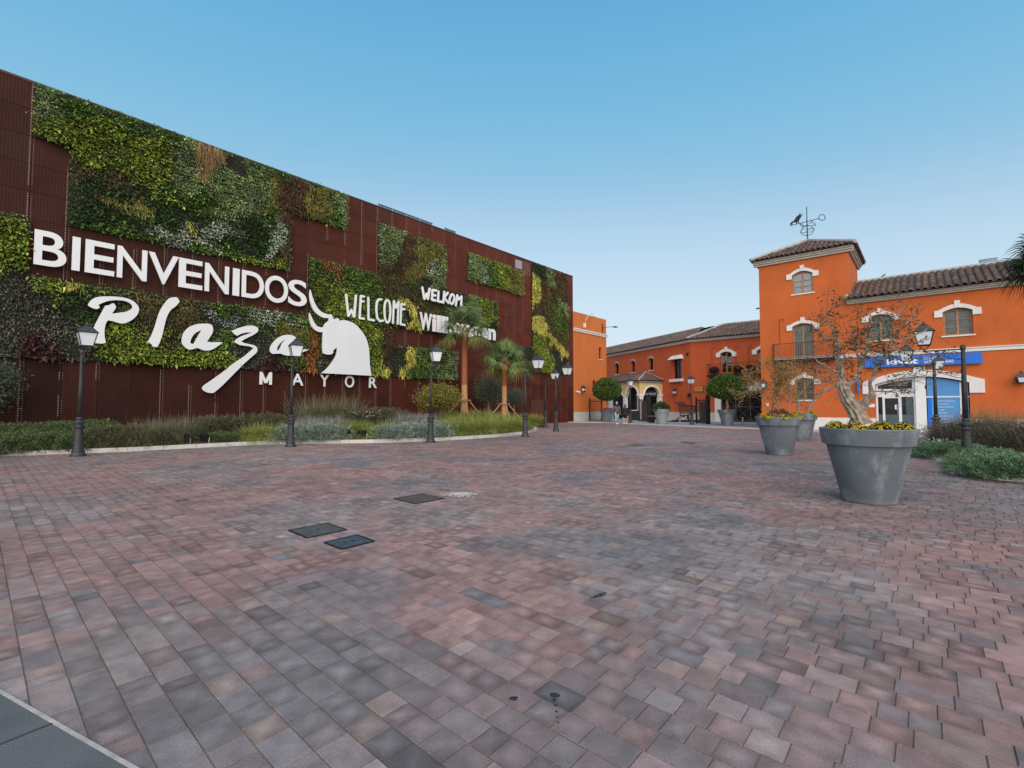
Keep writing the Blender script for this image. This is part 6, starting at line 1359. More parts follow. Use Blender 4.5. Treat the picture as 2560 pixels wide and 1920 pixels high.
# ================= palms =================
def fan_palm(name, c, hub_h, lab, trunk=True, n=26, R_=1.0, low=.35, base_h=.0, r=.2, colr=(.15, .21, .085), seed=1, peel=None):
    rg_ = np.random.default_rng(seed); x, y = c; t = thing(name, (x, y, base_h), lab, 'palm tree')
    if trunk:
        hs = hub_h - .15; pz = peel or hub_h * .45; mb = MB(); prof = []
        k = 40
        for i in range(k + 1):
            z = base_h - .2 + (pz - base_h + .2) * i / k; f = (z - base_h) / (hs - base_h); prof.append((r * (1.35 - .45 * min(f * 3, 1)) * (1 + .02 * (i % 2)), z))
        mb.lathe(prof, (x, y, 0), 16); mb.build('trunk', M['palmlow'], t)
        prof = []
        for i in range(60):
            z = pz + (hs - pz) * i / 59; prof.append((r * (.93 - .1 * i / 59) * (1 + .05 * (i % 2)), z))
        mb = MB(); mb.lathe(prof, (x, y, 0), 16); mb.build('trunk_upper', M['palmtop'], t)
        mb = MB()
        for i in range(26):
            a = rg_.uniform(0, 6.28); z = hs + rg_.uniform(-.4, .0); mb.tube([(x + r * .8 * math.cos(a), y + r * .8 * math.sin(a), z), (x + r * 1.3 * math.cos(a), y + r * 1.3 * math.sin(a), z + .16), (x + r * 1.7 * math.cos(a), y + r * 1.7 * math.sin(a), z + .35)], [.03, .02, .01], 5)
        mb.build('leaf_bases', M['palmtop'], t)
    hub = np.array([x, y, hub_h]); V = []; C = []; pet = MB()
    for i in range(n):
        az = i * 2.39996 + rg_.uniform(-.3, .3); f = (i + .5) / n; el = R(86 - 118 * f ** 1.1) + rg_.uniform(-.1, .1); L_ = R_ * rg_.uniform(.7, 1.0) * (.85 + .15 * f)
        d = np.array([math.cos(az) * math.cos(el), math.sin(az) * math.cos(el), math.sin(el)]); p0 = hub + d * .1; p1 = hub + d * L_ * .75; p1[2] -= .08 * f
        pet.tube([p0, (p0 + p1) / 2 + np.array([0, 0, .04]), p1], [.018, .013, .010], 5)
        side = unit(np.cross(d, [0, 0, 1.0]) + 1e-6); nrm = unit(np.cross(side, d)); nb = 34; FL = R_ * rg_.uniform(.75, .95)
        col = np.array(colr) * rg_.uniform(.7, 1.5); col = col * (np.array([1.5, 1.15, .9]) if f > .85 else 1)
        for b in range(nb):
            th = (b / (nb - 1) - .5) * R(205); bd = unit(d * math.cos(th) + side * math.sin(th) * 1.0 + nrm * (.22 * math.cos(th * 2) - .1 * abs(math.sin(th)))); Lb = FL * (1 - .30 * abs(th) / R(102)) * rg_.uniform(.9, 1.08)
            w_ = .020 * R_; s2 = unit(np.cross(bd, nrm)); dr = .22 + .30 * f + rg_.uniform(0, .2)
            def at(tt): return p1 + bd * Lb * tt - np.array([0, 0, 1.0]) * Lb * dr * max(0, tt - .35) ** 2 * 2.2
            ws = [.25, 1.0, .85, .45, .04]; ts = [0, .38, .6, .82, 1.0]
            for q in range(4):
                V.append([at(ts[q]) - s2 * w_ * ws[q], at(ts[q]) + s2 * w_ * ws[q], at(ts[q + 1]) + s2 * w_ * ws[q + 1], at(ts[q + 1]) - s2 * w_ * ws[q + 1]]); C.append(col * rg_.uniform(.75, 1.25))
    pet.build('leaf_stems', pm('palm_stem', (.22, .20, .07), .6), t); quads('crown', np.array(V), np.clip(np.array(C), .003, 1), M['leaf'], t); return t
def stakes(c, h, lab, r=.2, foot=1.35):
    x, y = c; z0 = bedh(x, y); t = thing('palm_stakes', (x, y, z0), lab, 'stakes', 'timber stakes propping the palms'); k = 4
    for i in range(k):
        a = i * math.pi / 2 + .35; mb = MB(); mb.tube([(x + (r + .05) * math.cos(a), y + (r + .05) * math.sin(a), h), (x + foot * math.cos(a), y + foot * math.sin(a), z0 - .05)], .035, 6); mb.build('stake', M['stake'], t)
    mb = MB(); q = r + .10
    for i in range(4):
        a = i * math.pi / 2 + .35; a2 = a + math.pi / 2; mb.tube([(x + q * 1.3 * math.cos(a), y + q * 1.3 * math.sin(a), h - .02), (x + q * 1.3 * math.cos(a2), y + q * 1.3 * math.sin(a2), h - .02)], .035, 5)
    mb.build('collar', M['stake'], t)
def dz(py, d): return H + d * ((math.sin(PT) + math.cos(PT) * (960 - py) / FP) / (math.cos(PT) - math.sin(PT) * (960 - py) / FP))
p1 = D_(1161, 27.5); p2 = D_(1261, 28.5)
fan_palm('palm_tree', p1, dz(822, 27.5), 'taller fan palm on the left, in front of the Willkommen lettering', n=19, R_=1.38, base_h=bedh(*p1), r=.185, seed=3, peel=dz(962, 27.5))
fan_palm('palm_tree', p2, dz(905, 28.5), 'shorter fan palm on the right with two upright open leaves', n=20, R_=1.3, base_h=bedh(*p2), r=.165, seed=11, peel=dz(966, 28.5), colr=(.16, .235, .08))
stakes(p1, dz(1000, 27.5), 'timber stakes propping the taller left palm'); stakes(p2, dz(1009, 28.5), 'timber stakes propping the shorter right palm', .17)
fan_palm('palm_tree', D_(2662, 11.0), 4.8, 'dark palm crown entering at the right edge above the roof', n=26, R_=.85, base_h=0, r=.2, colr=(.028, .045, .022), seed=21)

# ================= shrubs and grasses =================
def cushion(name, r, h, n, col, leaf=(.05, .02), hue=.1, lumps=7, sd=1):
    rg_ = np.random.default_rng(sd); d = sph(n); d[:, 2] = np.abs(d[:, 2])
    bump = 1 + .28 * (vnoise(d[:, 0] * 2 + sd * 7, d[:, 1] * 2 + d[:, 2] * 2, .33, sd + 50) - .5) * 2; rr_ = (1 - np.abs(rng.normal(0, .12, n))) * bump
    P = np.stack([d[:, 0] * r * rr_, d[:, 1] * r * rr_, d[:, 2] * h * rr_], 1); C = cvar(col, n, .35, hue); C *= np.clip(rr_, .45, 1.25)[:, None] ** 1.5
    V = leafV(P, d + rng.normal(0, .5, (n, 3)) + np.array([0, 0, .35]), leaf[0] * rng.uniform(.6, 1.3, n), leaf[1], .05); o = quads(name, V, C, M['leaf']); 
    return o
def tuft(name, r, L, n, col, W=.006, bend=.55, spread=.9, col2=None):
    a = rng.uniform(0, 6.283, n); q = np.sqrt(rng.random(n)) * r; P = np.stack([q * np.cos(a), q * np.sin(a), np.zeros(n)], 1); a = a + rng.normal(0, .5, n)
    D = np.stack([np.cos(a) * spread * rng.uniform(.1, 1.2, n), np.sin(a) * spread * rng.uniform(.1, 1.2, n), np.ones(n)], 1); V, K = ribV(P, D, L * rng.uniform(.5, 1.15, n), W, bend * rng.uniform(.3, 1.6, n)); c = cvar(col, n, .35, .1)
    if col2: k = rng.random(n) < .3; c[k] = cvar(col2, k.sum(), .3)
    return quads(name, V, np.tile(c, (K, 1)), M['leaf'])
def bushv(name, rx, rz, n, col, leaf=(.06, .025), z0=.0, stems=8, trunk=None, col2=None, loose=.35, sd=0):
    t = thing(name); st = MB()
    for i in range(stems):
        a = rng.uniform(0, 6.28); q = rng.uniform(.2, .8) * rx; st.tube([(0.06 * math.cos(a), .06 * math.sin(a), -.1), (q * .4 * math.cos(a), q * .4 * math.sin(a), z0 + rz * .5), (q * math.cos(a), q * math.sin(a), z0 + rz * rng.uniform(1.1, 1.9))], [trunk or .02, .014, .005], 5)
    st.build('stems', M['bark'], t); nc = max(14, n // 60); cc_ = sph(nc) * (rng.random((nc, 1)) ** .45) * np.array([rx, rx, rz]) + np.array([0, 0, z0 + rz]); k = rng.integers(0, nc, n)
    P = cc_[k] + rng.normal(0, 1, (n, 3)) * np.array([rx, rx, rz]) * .17 * (1 + loose); c = cvar(col, n, .4, .15)
    if col2: q = rng.random(n) < .35; c[q] = cvar(col2, q.sum(), .3)
    P[:, 2] = np.maximum(P[:, 2], .02); quads('foliage', leafV(P, rng.normal(0, 1, (n, 3)) + np.array([0, 0, .3]), leaf[0] * rng.uniform(.6, 1.3, n), leaf[1], .1), c, M['leaf'], t); return t
protos = {}; SC = dict(lime=1.3, lime2=1.25, santolina=1.2, rdark=.85); SZ = dict(rsant=.9, rtall=1.25, rdark=1.05, lime=1.0, lime2=1.0, tall=1.05, darkgreen=1.25, brown=1.15, santolina=1.0)
def proto(key, fn):
    if key not in protos: protos[key] = [fn, []]
def put(key, x, y, z, sc, lab, cat_='plant', grp=None, sz=1.0, rz=None):
    sc *= 1.3 * SC.get(key, 1); sz *= SZ.get(key, 1.1)
    fn, lst = protos[key]
    o = fn() if not lst else copy_tree(lst[0])
    lst.append(o); place(o, x, y, z, rng.uniform(0, 6.28) if rz is None else rz, (sc, sc, sc * sz), lab, cat_, grp); return o
proto('lime', lambda: tuft('grass_tuft', .2, .72, 1500, (.30, .34, .075), .013, .62, .8, (.34, .32, .12)))
proto('lime2', lambda: tuft('grass_tuft', .22, .68, 1500, (.25, .31, .07), .013, .65, .85, (.30, .30, .10)))
proto('tall', lambda: tuft('tall_grass', .3, 1.25, 1700, (.19, .20, .11), .012, .62, .8, (.32, .28, .18)))
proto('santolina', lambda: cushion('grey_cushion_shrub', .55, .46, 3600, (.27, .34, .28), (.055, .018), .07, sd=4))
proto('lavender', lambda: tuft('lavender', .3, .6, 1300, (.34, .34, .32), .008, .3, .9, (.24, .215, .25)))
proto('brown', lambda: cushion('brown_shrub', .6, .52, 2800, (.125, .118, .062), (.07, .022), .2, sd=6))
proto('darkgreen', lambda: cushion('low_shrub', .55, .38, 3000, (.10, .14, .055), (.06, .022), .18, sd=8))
def bed(key, px, s, sc, lab, cat_='plant', grp=None, sz=1.0):
    # s: 0 at the kerb .. 1 at the wall, along the view ray of pixel column px
    best = None
    for d in np.arange(9, 42, .1):
        x, y = D_(px, d); p = np.array([x, y]) - LW.O; a = p @ LW.D; q = p @ LW.N; dk = kd(a)
        if q < .1: break
        ss = 1 - q / dk
        if ss >= s: best = (x, y); break
    if best is None: return
    put(key, best[0], best[1], bedh(*best) - .03, sc, lab, cat_, grp, sz)
GR = dict(lime='feather grass tufts in the left bed', tall='tall grass clumps in the left bed', santolina='grey-blue cushion shrubs', lavender='grey lavender clumps', brown='brown shrubs by the cladding', darkgreen='low dark shrubs in the left bed')
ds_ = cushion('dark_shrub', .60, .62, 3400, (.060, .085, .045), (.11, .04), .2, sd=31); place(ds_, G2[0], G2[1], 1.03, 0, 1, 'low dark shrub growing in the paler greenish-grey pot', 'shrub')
for px in (632, 655, 690): bed('lime', px, .12, .85, 'lime feather grass tuft left of the second kerb lamp', grp=GR['lime'])
for px in (745, 768): bed('lime', px, .25, .8, 'lime feather grass tuft behind the second kerb lamp', grp=GR['lime'])
for px, s in ((855, .16), (878, .28), (903, .3), (925, .14), (950, .2), (975, .28), (830, .3)): bed('lime2', px, s, .85, 'lime feather grass tuft around the middle pair of floodlights', grp=GR['lime'])
for i, px in enumerate(range(1118, 1345, 11)):
    for s in (.12, .3, .5): bed('lime' if (i + int(s * 10)) % 2 else 'lime2', px + random.uniform(-5, 5), s + random.uniform(-.05, .05), random.uniform(.75, 1.0), '%s-row lime grass tuft below the palms' % ('front' if s < .2 else 'middle' if s < .4 else 'back'), grp=GR['lime'])
for px, s in ((722, .07), (752, .12), (785, .09), (812, .10), (838, .13), (790, .22)): bed('santolina', px, s, .85, 'grey-blue cushion shrub just right of the second kerb lamp', grp=GR['santolina'])
for px, s in ((970, .08), (998, .06), (1025, .1), (1052, .07), (1092, .08), (1112, .12), (1035, .2), (1075, .2)): bed('santolina', px, s, .8, 'grey-blue cushion shrub around the lamp beside the yellow-green shrub', grp=GR['santolina'])
for px, s in ((760, .34), (790, .38), (820, .42), (850, .42), (775, .5)): bed('lavender', px, s, 1.0, 'grey lavender clump behind the cushion shrubs below the letter M', grp=GR['lavender'])
for px, s in ((1008, .42), (1030, .45), (1052, .4), (1070, .45)): bed('lavender', px, s, 1.05, 'pale grey lavender clump left of the third kerb lamp', grp=GR['lavender'])
for px, s in ((770, .78), (805, .8), (840, .82), (870, .8)): bed('tall', px, s, 1.25, 'tall olive grass clump near the cladding under the bull head', grp=GR['tall'])
for px, s in ((380, .28), (415, .35), (450, .3), (480, .42), (350, .2)): bed('tall', px, s, .78, 'tall arching grey-green grass left of the first pair of floodlights', grp=GR['tall'])
for i, px in enumerate(range(250, 345, 22)): bed('brown', px, .2 + .1 * (i % 2), .8, 'brownish twiggy shrub right of the nearest kerb lamp', grp=GR['brown'])
for i, px in enumerate(range(300, 420, 28)): bed('brown', px, .12, .62, 'small brownish ground shrub close to the kerb', grp=GR['brown'])
for i, px in enumerate(range(505, 720, 24)): bed('brown', px, .5 + .12 * (i % 2), .8, 'dark reddish-brown shrub below the tail of the script letter', grp=GR['brown'], sz=1.1)
for i, px in enumerate(range(880, 1010, 22)): bed('brown', px, .6 + .1 * (i % 2), 1.0, 'brown shrub between the bull head and the yellow-green shrub', grp=GR['brown'])
for i, px in enumerate(range(-20, 250, 24)):
    bed('darkgreen', px, .12 + .14 * (i % 3), .8, 'low dark green shrub around the nearest kerb lamp', grp=GR['darkgreen']); bed('darkgreen', px + 10, .5 + .1 * (i % 2), .95, 'low dark green shrub against the cladding at the left edge', grp=GR['darkgreen'])
for px in (30, 90, 140, 205, 232, 262): bed('tall', px, .1, .34, 'small wispy grass tuft at the kerb near the nearest lamp', grp=GR['tall'])
for i, px in enumerate(range(540, 625, 20)): bed('darkgreen', px, .12 + .1 * (i % 2), .55, 'sparse low green plant beside the first pair of floodlights', grp=GR['darkgreen'])
# white daisies
def daisies(cx, cy, cz, r, n, lab):
    a = rng.uniform(0, 6.28, n); q = np.sqrt(rng.random(n)) * r; P = np.stack([cx + q * np.cos(a), cy + q * np.sin(a), cz + rng.uniform(.3, .62, n)], 1); V = leafV(P, np.tile([1., 0, .2], (n, 1)), .06, .05, 0); V2 = leafV(P - np.array([-.03, .03, 0]), np.tile([0, 1., .2], (n, 1)), .06, .05, 0)
    m = n * 6; P2 = np.stack([cx + rng.normal(0, r * .5, m), cy + rng.normal(0, r * .5, m), cz + rng.uniform(.05, .5, m)], 1); o = quads('daisy_clump', np.concatenate([V, V2, leafV(P2, rng.normal(0, 1, (m, 3)), .08, .025, 0)]), np.concatenate([cvar((.6, .6, .58), n * 2, .1), cvar((.06, .08, .035), m, .4)]), M['leaf'], None, (cx, cy, cz)); tag(o, lab, 'flowers')
c_ = D_(910, 22.5); daisies(c_[0], c_[1], bedh(*c_) + .1, .8, 90, 'clump of small white daisies under the letters Y and O')
# ground litter across the bed
n = 5200; aa = rng.uniform(9, 42, n); tt = rng.random(n); dk = kd(aa); dd = dk * (.04 + .9 * tt); X = LW.O[0] + LW.D[0] * aa + LW.N[0] * dd; Y = LW.O[1] + LW.D[1] * aa + LW.N[1] * dd
Z = np.array([bedh(x, y) for x, y in zip(X, Y)]); C = cvar((.12, .13, .06), n, .5, .2); q = rng.random(n) < .4; C[q] = cvar((.16, .11, .06), q.sum(), .4)
lt_ = quads('ground_cover', leafV(np.stack([X, Y, Z], 1), rng.normal(0, 1, (n, 3)) + np.array([0, 0, .8]), rng.uniform(.05, .14, n), rng.uniform(.01, .04, n), .2), C, M['leaf']); tag(lt_, 'low weeds and leaf litter covering the left planting bed', 'ground cover', kind='stuff')
# shrubs with trunks
def ps(px, s):
    for d in np.arange(9, 42, .1):
        x, y = D_(px, d); p = np.array([x, y]) - LW.O; q = p @ LW.N
        if 1 - q / kd(p @ LW.D) >= s: return x, y, d
x, y, d = ps(1097, .55); b = bushv('yellow_shrub', 1.0, .62, 9000, (.17, .18, .035), (.10, .055), .72, 5, .045, (.30, .21, .04)); place(b, x, y, bedh(x, y), 0, d / 26 * 1.05, 'yellow-green small-leaved shrub with several trunks beside the third kerb lamp', 'shrub')
print('shrub d', d)
x, y, d = ps(1224, .72); b = bushv('olive_shrub', .80, .70, 8000, (.105, .125, .08), (.12, .03), 1.15, 4, .05, (.15, .17, .13), .9); place(b, x, y, bedh(x, y), 0, 1.05, 'dark grey-green olive bush between the two palms', 'shrub')
x, y, d = ps(1287, .74); b = copy_tree(b); place(b, x, y, bedh(x, y) + .45, 1.4, .75, 'smaller grey-green olive bush right behind the shorter palm', 'shrub')
b = bushv('olive_shrub', .72, .80, 9000, (.080, .110, .065), (.10, .026), .95, 6, .04, (.16, .19, .13)); p = D_(-60, 14.6); place(b, p[0], p[1], .1, 0, 1.15, 'grey-green olive bush cut by the left edge of the photo', 'shrub')

# ---- floodlights ----
def flood():
    t = thing('floodlight'); mb = MB(); mb.hexa([(-.17, -.05, .10), (.17, -.05, .10), (.17, .06, .06), (-.17, .06, .06), (-.17, .03, .36), (.17, .03, .36), (.17, .12, .31), (-.17, .12, .31)]); mb.build('housing', M['iron'], t)
    mb = MB(); mb.hexa([(-.15, -.058, .12), (.15, -.058, .12), (.15, -.052, .12), (-.15, -.052, .12), (-.15, .012, .34), (.15, .012, .34), (.15, .018, .34), (-.15, .018, .34)]); mb.build('front_glass', pm('dark_glass', (.03, .03, .035), .15), t)
    mb = MB(); mb.tube([(-.2, .0, .22), (-.2, .02, .02), (.2, .02, .02), (.2, .0, .22)], .016, 5); mb.build('bracket', M['steel'], t); return t
FLt = flood(); gN = 'black floodlights in the left bed'
for i, (px, s, an, lab) in enumerate([(476, .1, 2.4, 'left floodlight of the pair in front of the tall grey-green grass'), (517, .08, 2.8, 'right floodlight of the pair in front of the tall grey-green grass'), (875, .09, 2.3, 'left floodlight of the middle pair, below the letter R'),
        (908, .08, 2.9, 'right floodlight of the middle pair, below the letter R'), (1147, .1, 2.2, 'left floodlight of the pair below the taller palm'), (1172, .09, 2.9, 'right floodlight of the pair below the taller palm')]):
    o = FLt if i == 0 else copy_tree(FLt); x, y, d = ps(px, s); place(o, x, y, bedh(x, y) + .02, an, 1.0, lab, 'floodlight', gN)

# ================= right bed =================
mb = MB()
for i in range(len(RBw) - 3):
    p, q = RBw[i], RBw[i + 1]; L_ = np.linalg.norm(q - p); k = max(1, int(round(L_ / .5))); d = (q - p) / L_; s = np.array([d[1], -d[0]])
    for j in range(k):
        a = p + d * (L_ * j / k + .008); b = p + d * (L_ * (j + 1) / k - .008); h_ = .075 + random.uniform(-.006, .006)
        mb.hexa([(*a, -.01), (*b, -.01), (*(b + s * .25), -.01), (*(a + s * .25), -.01), (*(a + s * .05), h_), (*(b + s * .05), h_), (*(b + s * .25), h_ + .02), (*(a + s * .25), h_ + .02)])
tag(mb.build('kerb', M['kerb']), kind='structure')
cen = np.mean([np.array(p) for p in RBw], axis=0)
inner = [np.array(p) + unit(cen - np.array(p)) * .10 for p in RBw]; mb = MB(); mb.flat([tuple(p) for p in inner], -.01, .085); tag(mb.build('bed_soil', M['soil']), kind='structure')
proto('rsant', lambda: cushion('grey_cushion_shrub', .6, .40, 5200, (.14, .23, .12), (.06, .018), .1, sd=14))
proto('rdark', lambda: bushv('brown_shrub', .6, .42, 2600, (.085, .085, .052), (.05, .022), .05, 16, .012, (.10, .075, .055), .5))
proto('rtall', lambda: tuft('tall_grass', .3, .95, 1500, (.34, .24, .13), .007, .35, .8, (.26, .19, .11)))
proto('rlime', lambda: tuft('grass_tuft', .18, .46, 1300, (.17, .20, .055), .005, .9, 1.3, (.16, .15, .06)))
def rb(key, px, d, sc, lab, grp, sz=1.0):
    x, y = D_(px, d); put(key, x, y, .06, sc, lab, 'plant', grp, sz)
for px, d, sc in ((2440, 10.15, .72), (2486, 9.6, .8), (2535, 9.5, .85), (2520, 10.5, .85), (2590, 9.8, .9), (2470, 10.9, .8)): rb('rsant', px, d, sc, 'green-grey cushion shrub spilling over the kerb at the right edge', 'cushion shrubs in the right bed')
for px, d, sc in ((2322, 13.6, .72), (2348, 13.2, .72), (2375, 13.4, .75), (2340, 14.6, .7), (2400, 14.2, .7)): rb('rsant', px, d, sc, 'green-grey cushion shrub left of the big near post in the right bed', 'cushion shrubs in the right bed')
rb('rsant', 2440, 12.3, .75, 'green-grey cushion shrub just right of the big near post', 'cushion shrubs in the right bed')
for px, d in ((2398, 11.9), (2420, 11.5), (2440, 11.7)): rb('rlime', px, d, .95, 'lime grass tuft at the foot of the big near post', 'grass tufts in the right bed')
rb('rlime', 2500, 11.6, .9, 'lime grass tuft behind the right-edge cushion shrubs', 'grass tufts in the right bed'); rb('rlime', 2475, 12.2, .8, 'lime grass tuft behind the right-edge cushion shrubs', 'grass tufts in the right bed')
for px, d, sc in ((2372, 15.8, .85), (2400, 15.4, .9), (2440, 15, .95), (2480, 14.2, .9), (2525, 13.6, .9), (2565, 13.0, .9), (2335, 16.6, .75), (2600, 12.6, .9)): rb('rdark', px, d, sc, 'dark brown twiggy shrub in the middle of the right bed', 'dark shrubs in the right bed', .95)
for px, d, sc in ((2440, 16.8, 1.15), (2468, 16.6, 1.2), (2500, 16.6, 1.15), (2525, 16.2, 1.1), (2385, 16.9, .95), (2360, 16.6, .85)): rb('rtall', px, d, sc, 'dry tan grass clump behind the dark shrubs of the right bed', 'tan grass clumps in the right bed')
c_ = D_(2318, 14.0); daisies(c_[0], c_[1], -.1, .5, 60, 'tiny white flowers along the left end of the right bed')

# ================= gates, railing, bollards =================
def iron_gate(p, q, h, lab, solid=False, post_q=None, cat_='gate', n_=None):
    p = np.array(p, float); q = np.array(q, float); t = thing('iron_gate', (*p, 0), lab, cat_); L_ = np.linalg.norm(q - p); d = (q - p) / L_; z0 = .03
    W_ = lambda s, z: (p[0] + d[0] * s, p[1] + d[1] * s, z)
    mb = MB(); mb.tube([W_(0, z0 + .1), W_(L_, z0 + .1)], .03, 4); mb.tube([W_(0, h - .12), W_(L_, h - .12)], .03, 4); k = n_ or int(L_ / .12)
    for i in range(k + 1): mb.tube([W_(L_ * i / k, z0), W_(L_ * i / k, h), W_(L_ * i / k, h + .06)], [.013, .013, .002], 4)
    mb.build('bars', M['iron'], t)
    mb = MB()
    for s in (0, L_):
        hp = h + .12; b = W_(s, 0); r = .05; mb.box(b[0] - r, b[0] + r, b[1] - r, b[1] + r, z0, hp); mb.lathe([(.02, 0), (.055, .04), (.02, .09)], (b[0], b[1], hp), 8)
    mb.build('gate_post', M['iron'], t)
    if solid:
        mb = MB(); s = np.array([-d[1], d[0]]) * .02; a = p + d * (L_ * .32); b = p + d * (L_ * .97)
        mb.hexa([(*(a - s), .12), (*(b - s), .12), (*(b + s), .12), (*(a + s), .12), (*(a - s), h - .2), (*(b - s), h - .2), (*(b + s), h - .2), (*(a + s), h - .2)]); mb.build('gate_panel', pm('dark_board', (.05, .04, .038), .7, var=.5, scale=6), t)
    if post_q:
        mb = MB(); b = W_(L_ + .1, 0); r = .13; mb.box(b[0] - r, b[0] + r, b[1] - r, b[1] + r, z0, post_q); mb.lathe([(.05, 0), (.13, .02), (.05, .05), (.10, .12), (.06, .2)], (b[0], b[1], post_q), 10); mb.build('main_post', M['iron'], t)
    return t
iron_gate(D_(1474, 43), D_(1504, 43.2), 1.95, 'black iron railing panel between the orange block and the round tree pot', n_=12)
iron_gate(D_(1597, 43.2), D_(1621, 40.6), 2.0, 'open black iron gate leaf standing in front of the yellow porch', True, 2.2)
iron_gate(D_(1740, 37.6), D_(1767, 36.3), 1.95, 'open black iron gate leaf right of the cart sculpture, hung on a thick post', True, 2.15)
def bollard(px, d, lab, i):
    x, y = D_(px, d); o = thing('bollard', (x, y, .03), lab, 'bollard', 'steel bollards'); mb = MB(); mb.lathe([(.06, .0), (.06, .5), (.055, .53), (.02, .545)], (x, y, .03), 14); mb.build('bollard_post', M['steel'], o); mb = MB(); mb.lathe([(.09, .0), (.09, .012)], (x, y, .03), 14); mb.build('base_plate', M['steel'], o)
bollard(1698.5, 37.2, 'short steel bollard in front of the wire cart sculpture', 0); bollard(1855.3, 35.2, 'short steel bollard right of the clipped tree pot', 1); bollard(1569, 40.5, 'short dark bollard beside the woman', 2)
x, y = D_(1628.5, 39.0); t = thing('litter_bin', (x, y, .03), 'low black bin with a pale top in front of the open gate', 'bin'); mb = MB(); mb.box(x - .2, x + .2, y - .2, y + .2, .03, .55); mb.build('bin_body', M['iron'], t); mb = MB(); mb.box(x - .3, x + .35, y - .22, y + .22, .551, .6); mb.build('bin_top', M['steel'], t)

# ================= cart sculpture =================
cc0 = D_(1722, 41.0); KF = Fr(cc0, 90); KF.D = np.array([1.0, 0]); KF.N = np.array([0, -1.0])
K_ = lambda x, y, n=0: KF.w(*KF.pt(1660 + x / 15.08, 960 + y / 15.08, n), n)
t = thing('cart_sculpture', (*cc0, .03), 'dark wrought-iron shopping cart sculpture made of bars', 'sculpture')
for part, nn_ in (('cart_side', .38), ('cart_side', -.38)):
    mb = MB(); rb_ = .04
    for pts in ([(400, 720), (520, 700), (600, 690), (780, 690)], [(520, 730), (600, 1100), (1150, 1100), (1180, 820)], [(760, 740), (860, 800), (1000, 830), (1180, 820)], [(600, 1100), (620, 1190), (540, 1290), (520, 1330)], [(600, 1180), (800, 1190), (1050, 1150)], [(640, 1260), (860, 1180)]):
        mb.tube([K_(x, y, nn_) for x, y in pts], rb_ * 1.3, 5)
    for k in range(6):
        yy = 860 + k * 48; x0 = 520 + (yy - 730) * .22; mb.tube([K_(x0, yy, nn_), K_(1175, yy, nn_)], rb_ * .6, 4)
    for k in range(4): yy = 740 + k * 30; mb.tube([K_(530 + k * 8, yy, nn_), K_(790 + k * 40, yy + 5, nn_)], rb_ * .6, 4)
    for k in range(9): xx = 620 + k * 66; mb.tube([K_(xx, 730 if xx < 780 else 830, nn_), K_(xx + 4, 1095, nn_)], rb_ * .6, 4)
    mb.build(part, M['rustiron'], t)
mb = MB()
for k in range(8): yy = 740 + k * 45; x0 = 523 + (yy - 730) * .22; mb.tube([K_(x0, yy, .38), K_(x0, yy, -.38)], .02, 4)
for k in range(6): yy = 830 + k * 50; mb.tube([K_(1178, yy, .38), K_(1178, yy, -.38)], .014, 4)
for k in range(10): xx = 610 + k * 60; mb.tube([K_(xx, 1100, .38), K_(xx, 1100, -.38)], .014, 4)
mb.build('cart_basket', M['rustiron'], t)
mb = MB(); mb.tube([K_(400, 720, .42), K_(400, 720, -.42)], .045, 7); mb.build('cart_handle', M['rustiron'], t)
mb = MB(); b0 = K_(905, 1170); mb.box(b0[0] - .07, b0[0] + .07, b0[1] - .07, b0[1] + .07, .03, b0[2]); b0 = K_(600, 1200); mb.box(b0[0] - .05, b0[0] + .05, b0[1] - .05, b0[1] + .05, .03, b0[2]); mb.build('cart_stand', M['iron'], t)
for px, nn_ in ((525, .35), (525, -.35), (1040, .35), (1040, -.35)):
    mb = MB(); b0 = K_(px, 1290, nn_); q = [(b0[0] + .13 * math.cos(a), b0[1], .16 + .13 * math.sin(a) + .05) for a in np.linspace(0, 6.283, 14)]; mb.tube(q, .025, 5, cap=False); mb.build('cart_wheel', M['iron'], t)
mb = MB(); n = 0
pts_ = [(cc0[0] + 1.75 * math.cos(a) * (1 + .08 * math.sin(5 * a)), cc0[1] + .7 * math.sin(a)) for a in np.linspace(0, 6.283, 26)[:-1]]
mb.flat(pts_, .0, .10); mb.flat([(cc0[0] + (p[0] - cc0[0]) * .8, cc0[1] + (p[1] - cc0[1]) * .8) for p in pts_], .1, .19)
o = mb.build('mulch_bed', pm('black_mulch', (.015, .016, .015), .95, var=.5, scale=9, bump=1, bscale=20), loc=(*cc0, 0)); tag(o, 'low bed of black mulch under the cart sculpture', 'flower bed')
n = 26; mb = MB()
a = rng.uniform(0, 6.28, n)
wf = quads('white_flowers', leafV(np.stack([cc0[0] + 1.45 * np.cos(a), cc0[1] + .5 * np.sin(a), np.full(n, .2)], 1), rng.normal(0, 1, (n, 3)) + np.array([0, 0, 1.]), .14, .11, 0), cvar((.7, .7, .72), n, .1), M['leaf'], None, (*cc0, .15)); tag(wf, 'scattered white flowers in the black mulch bed', 'flowers')

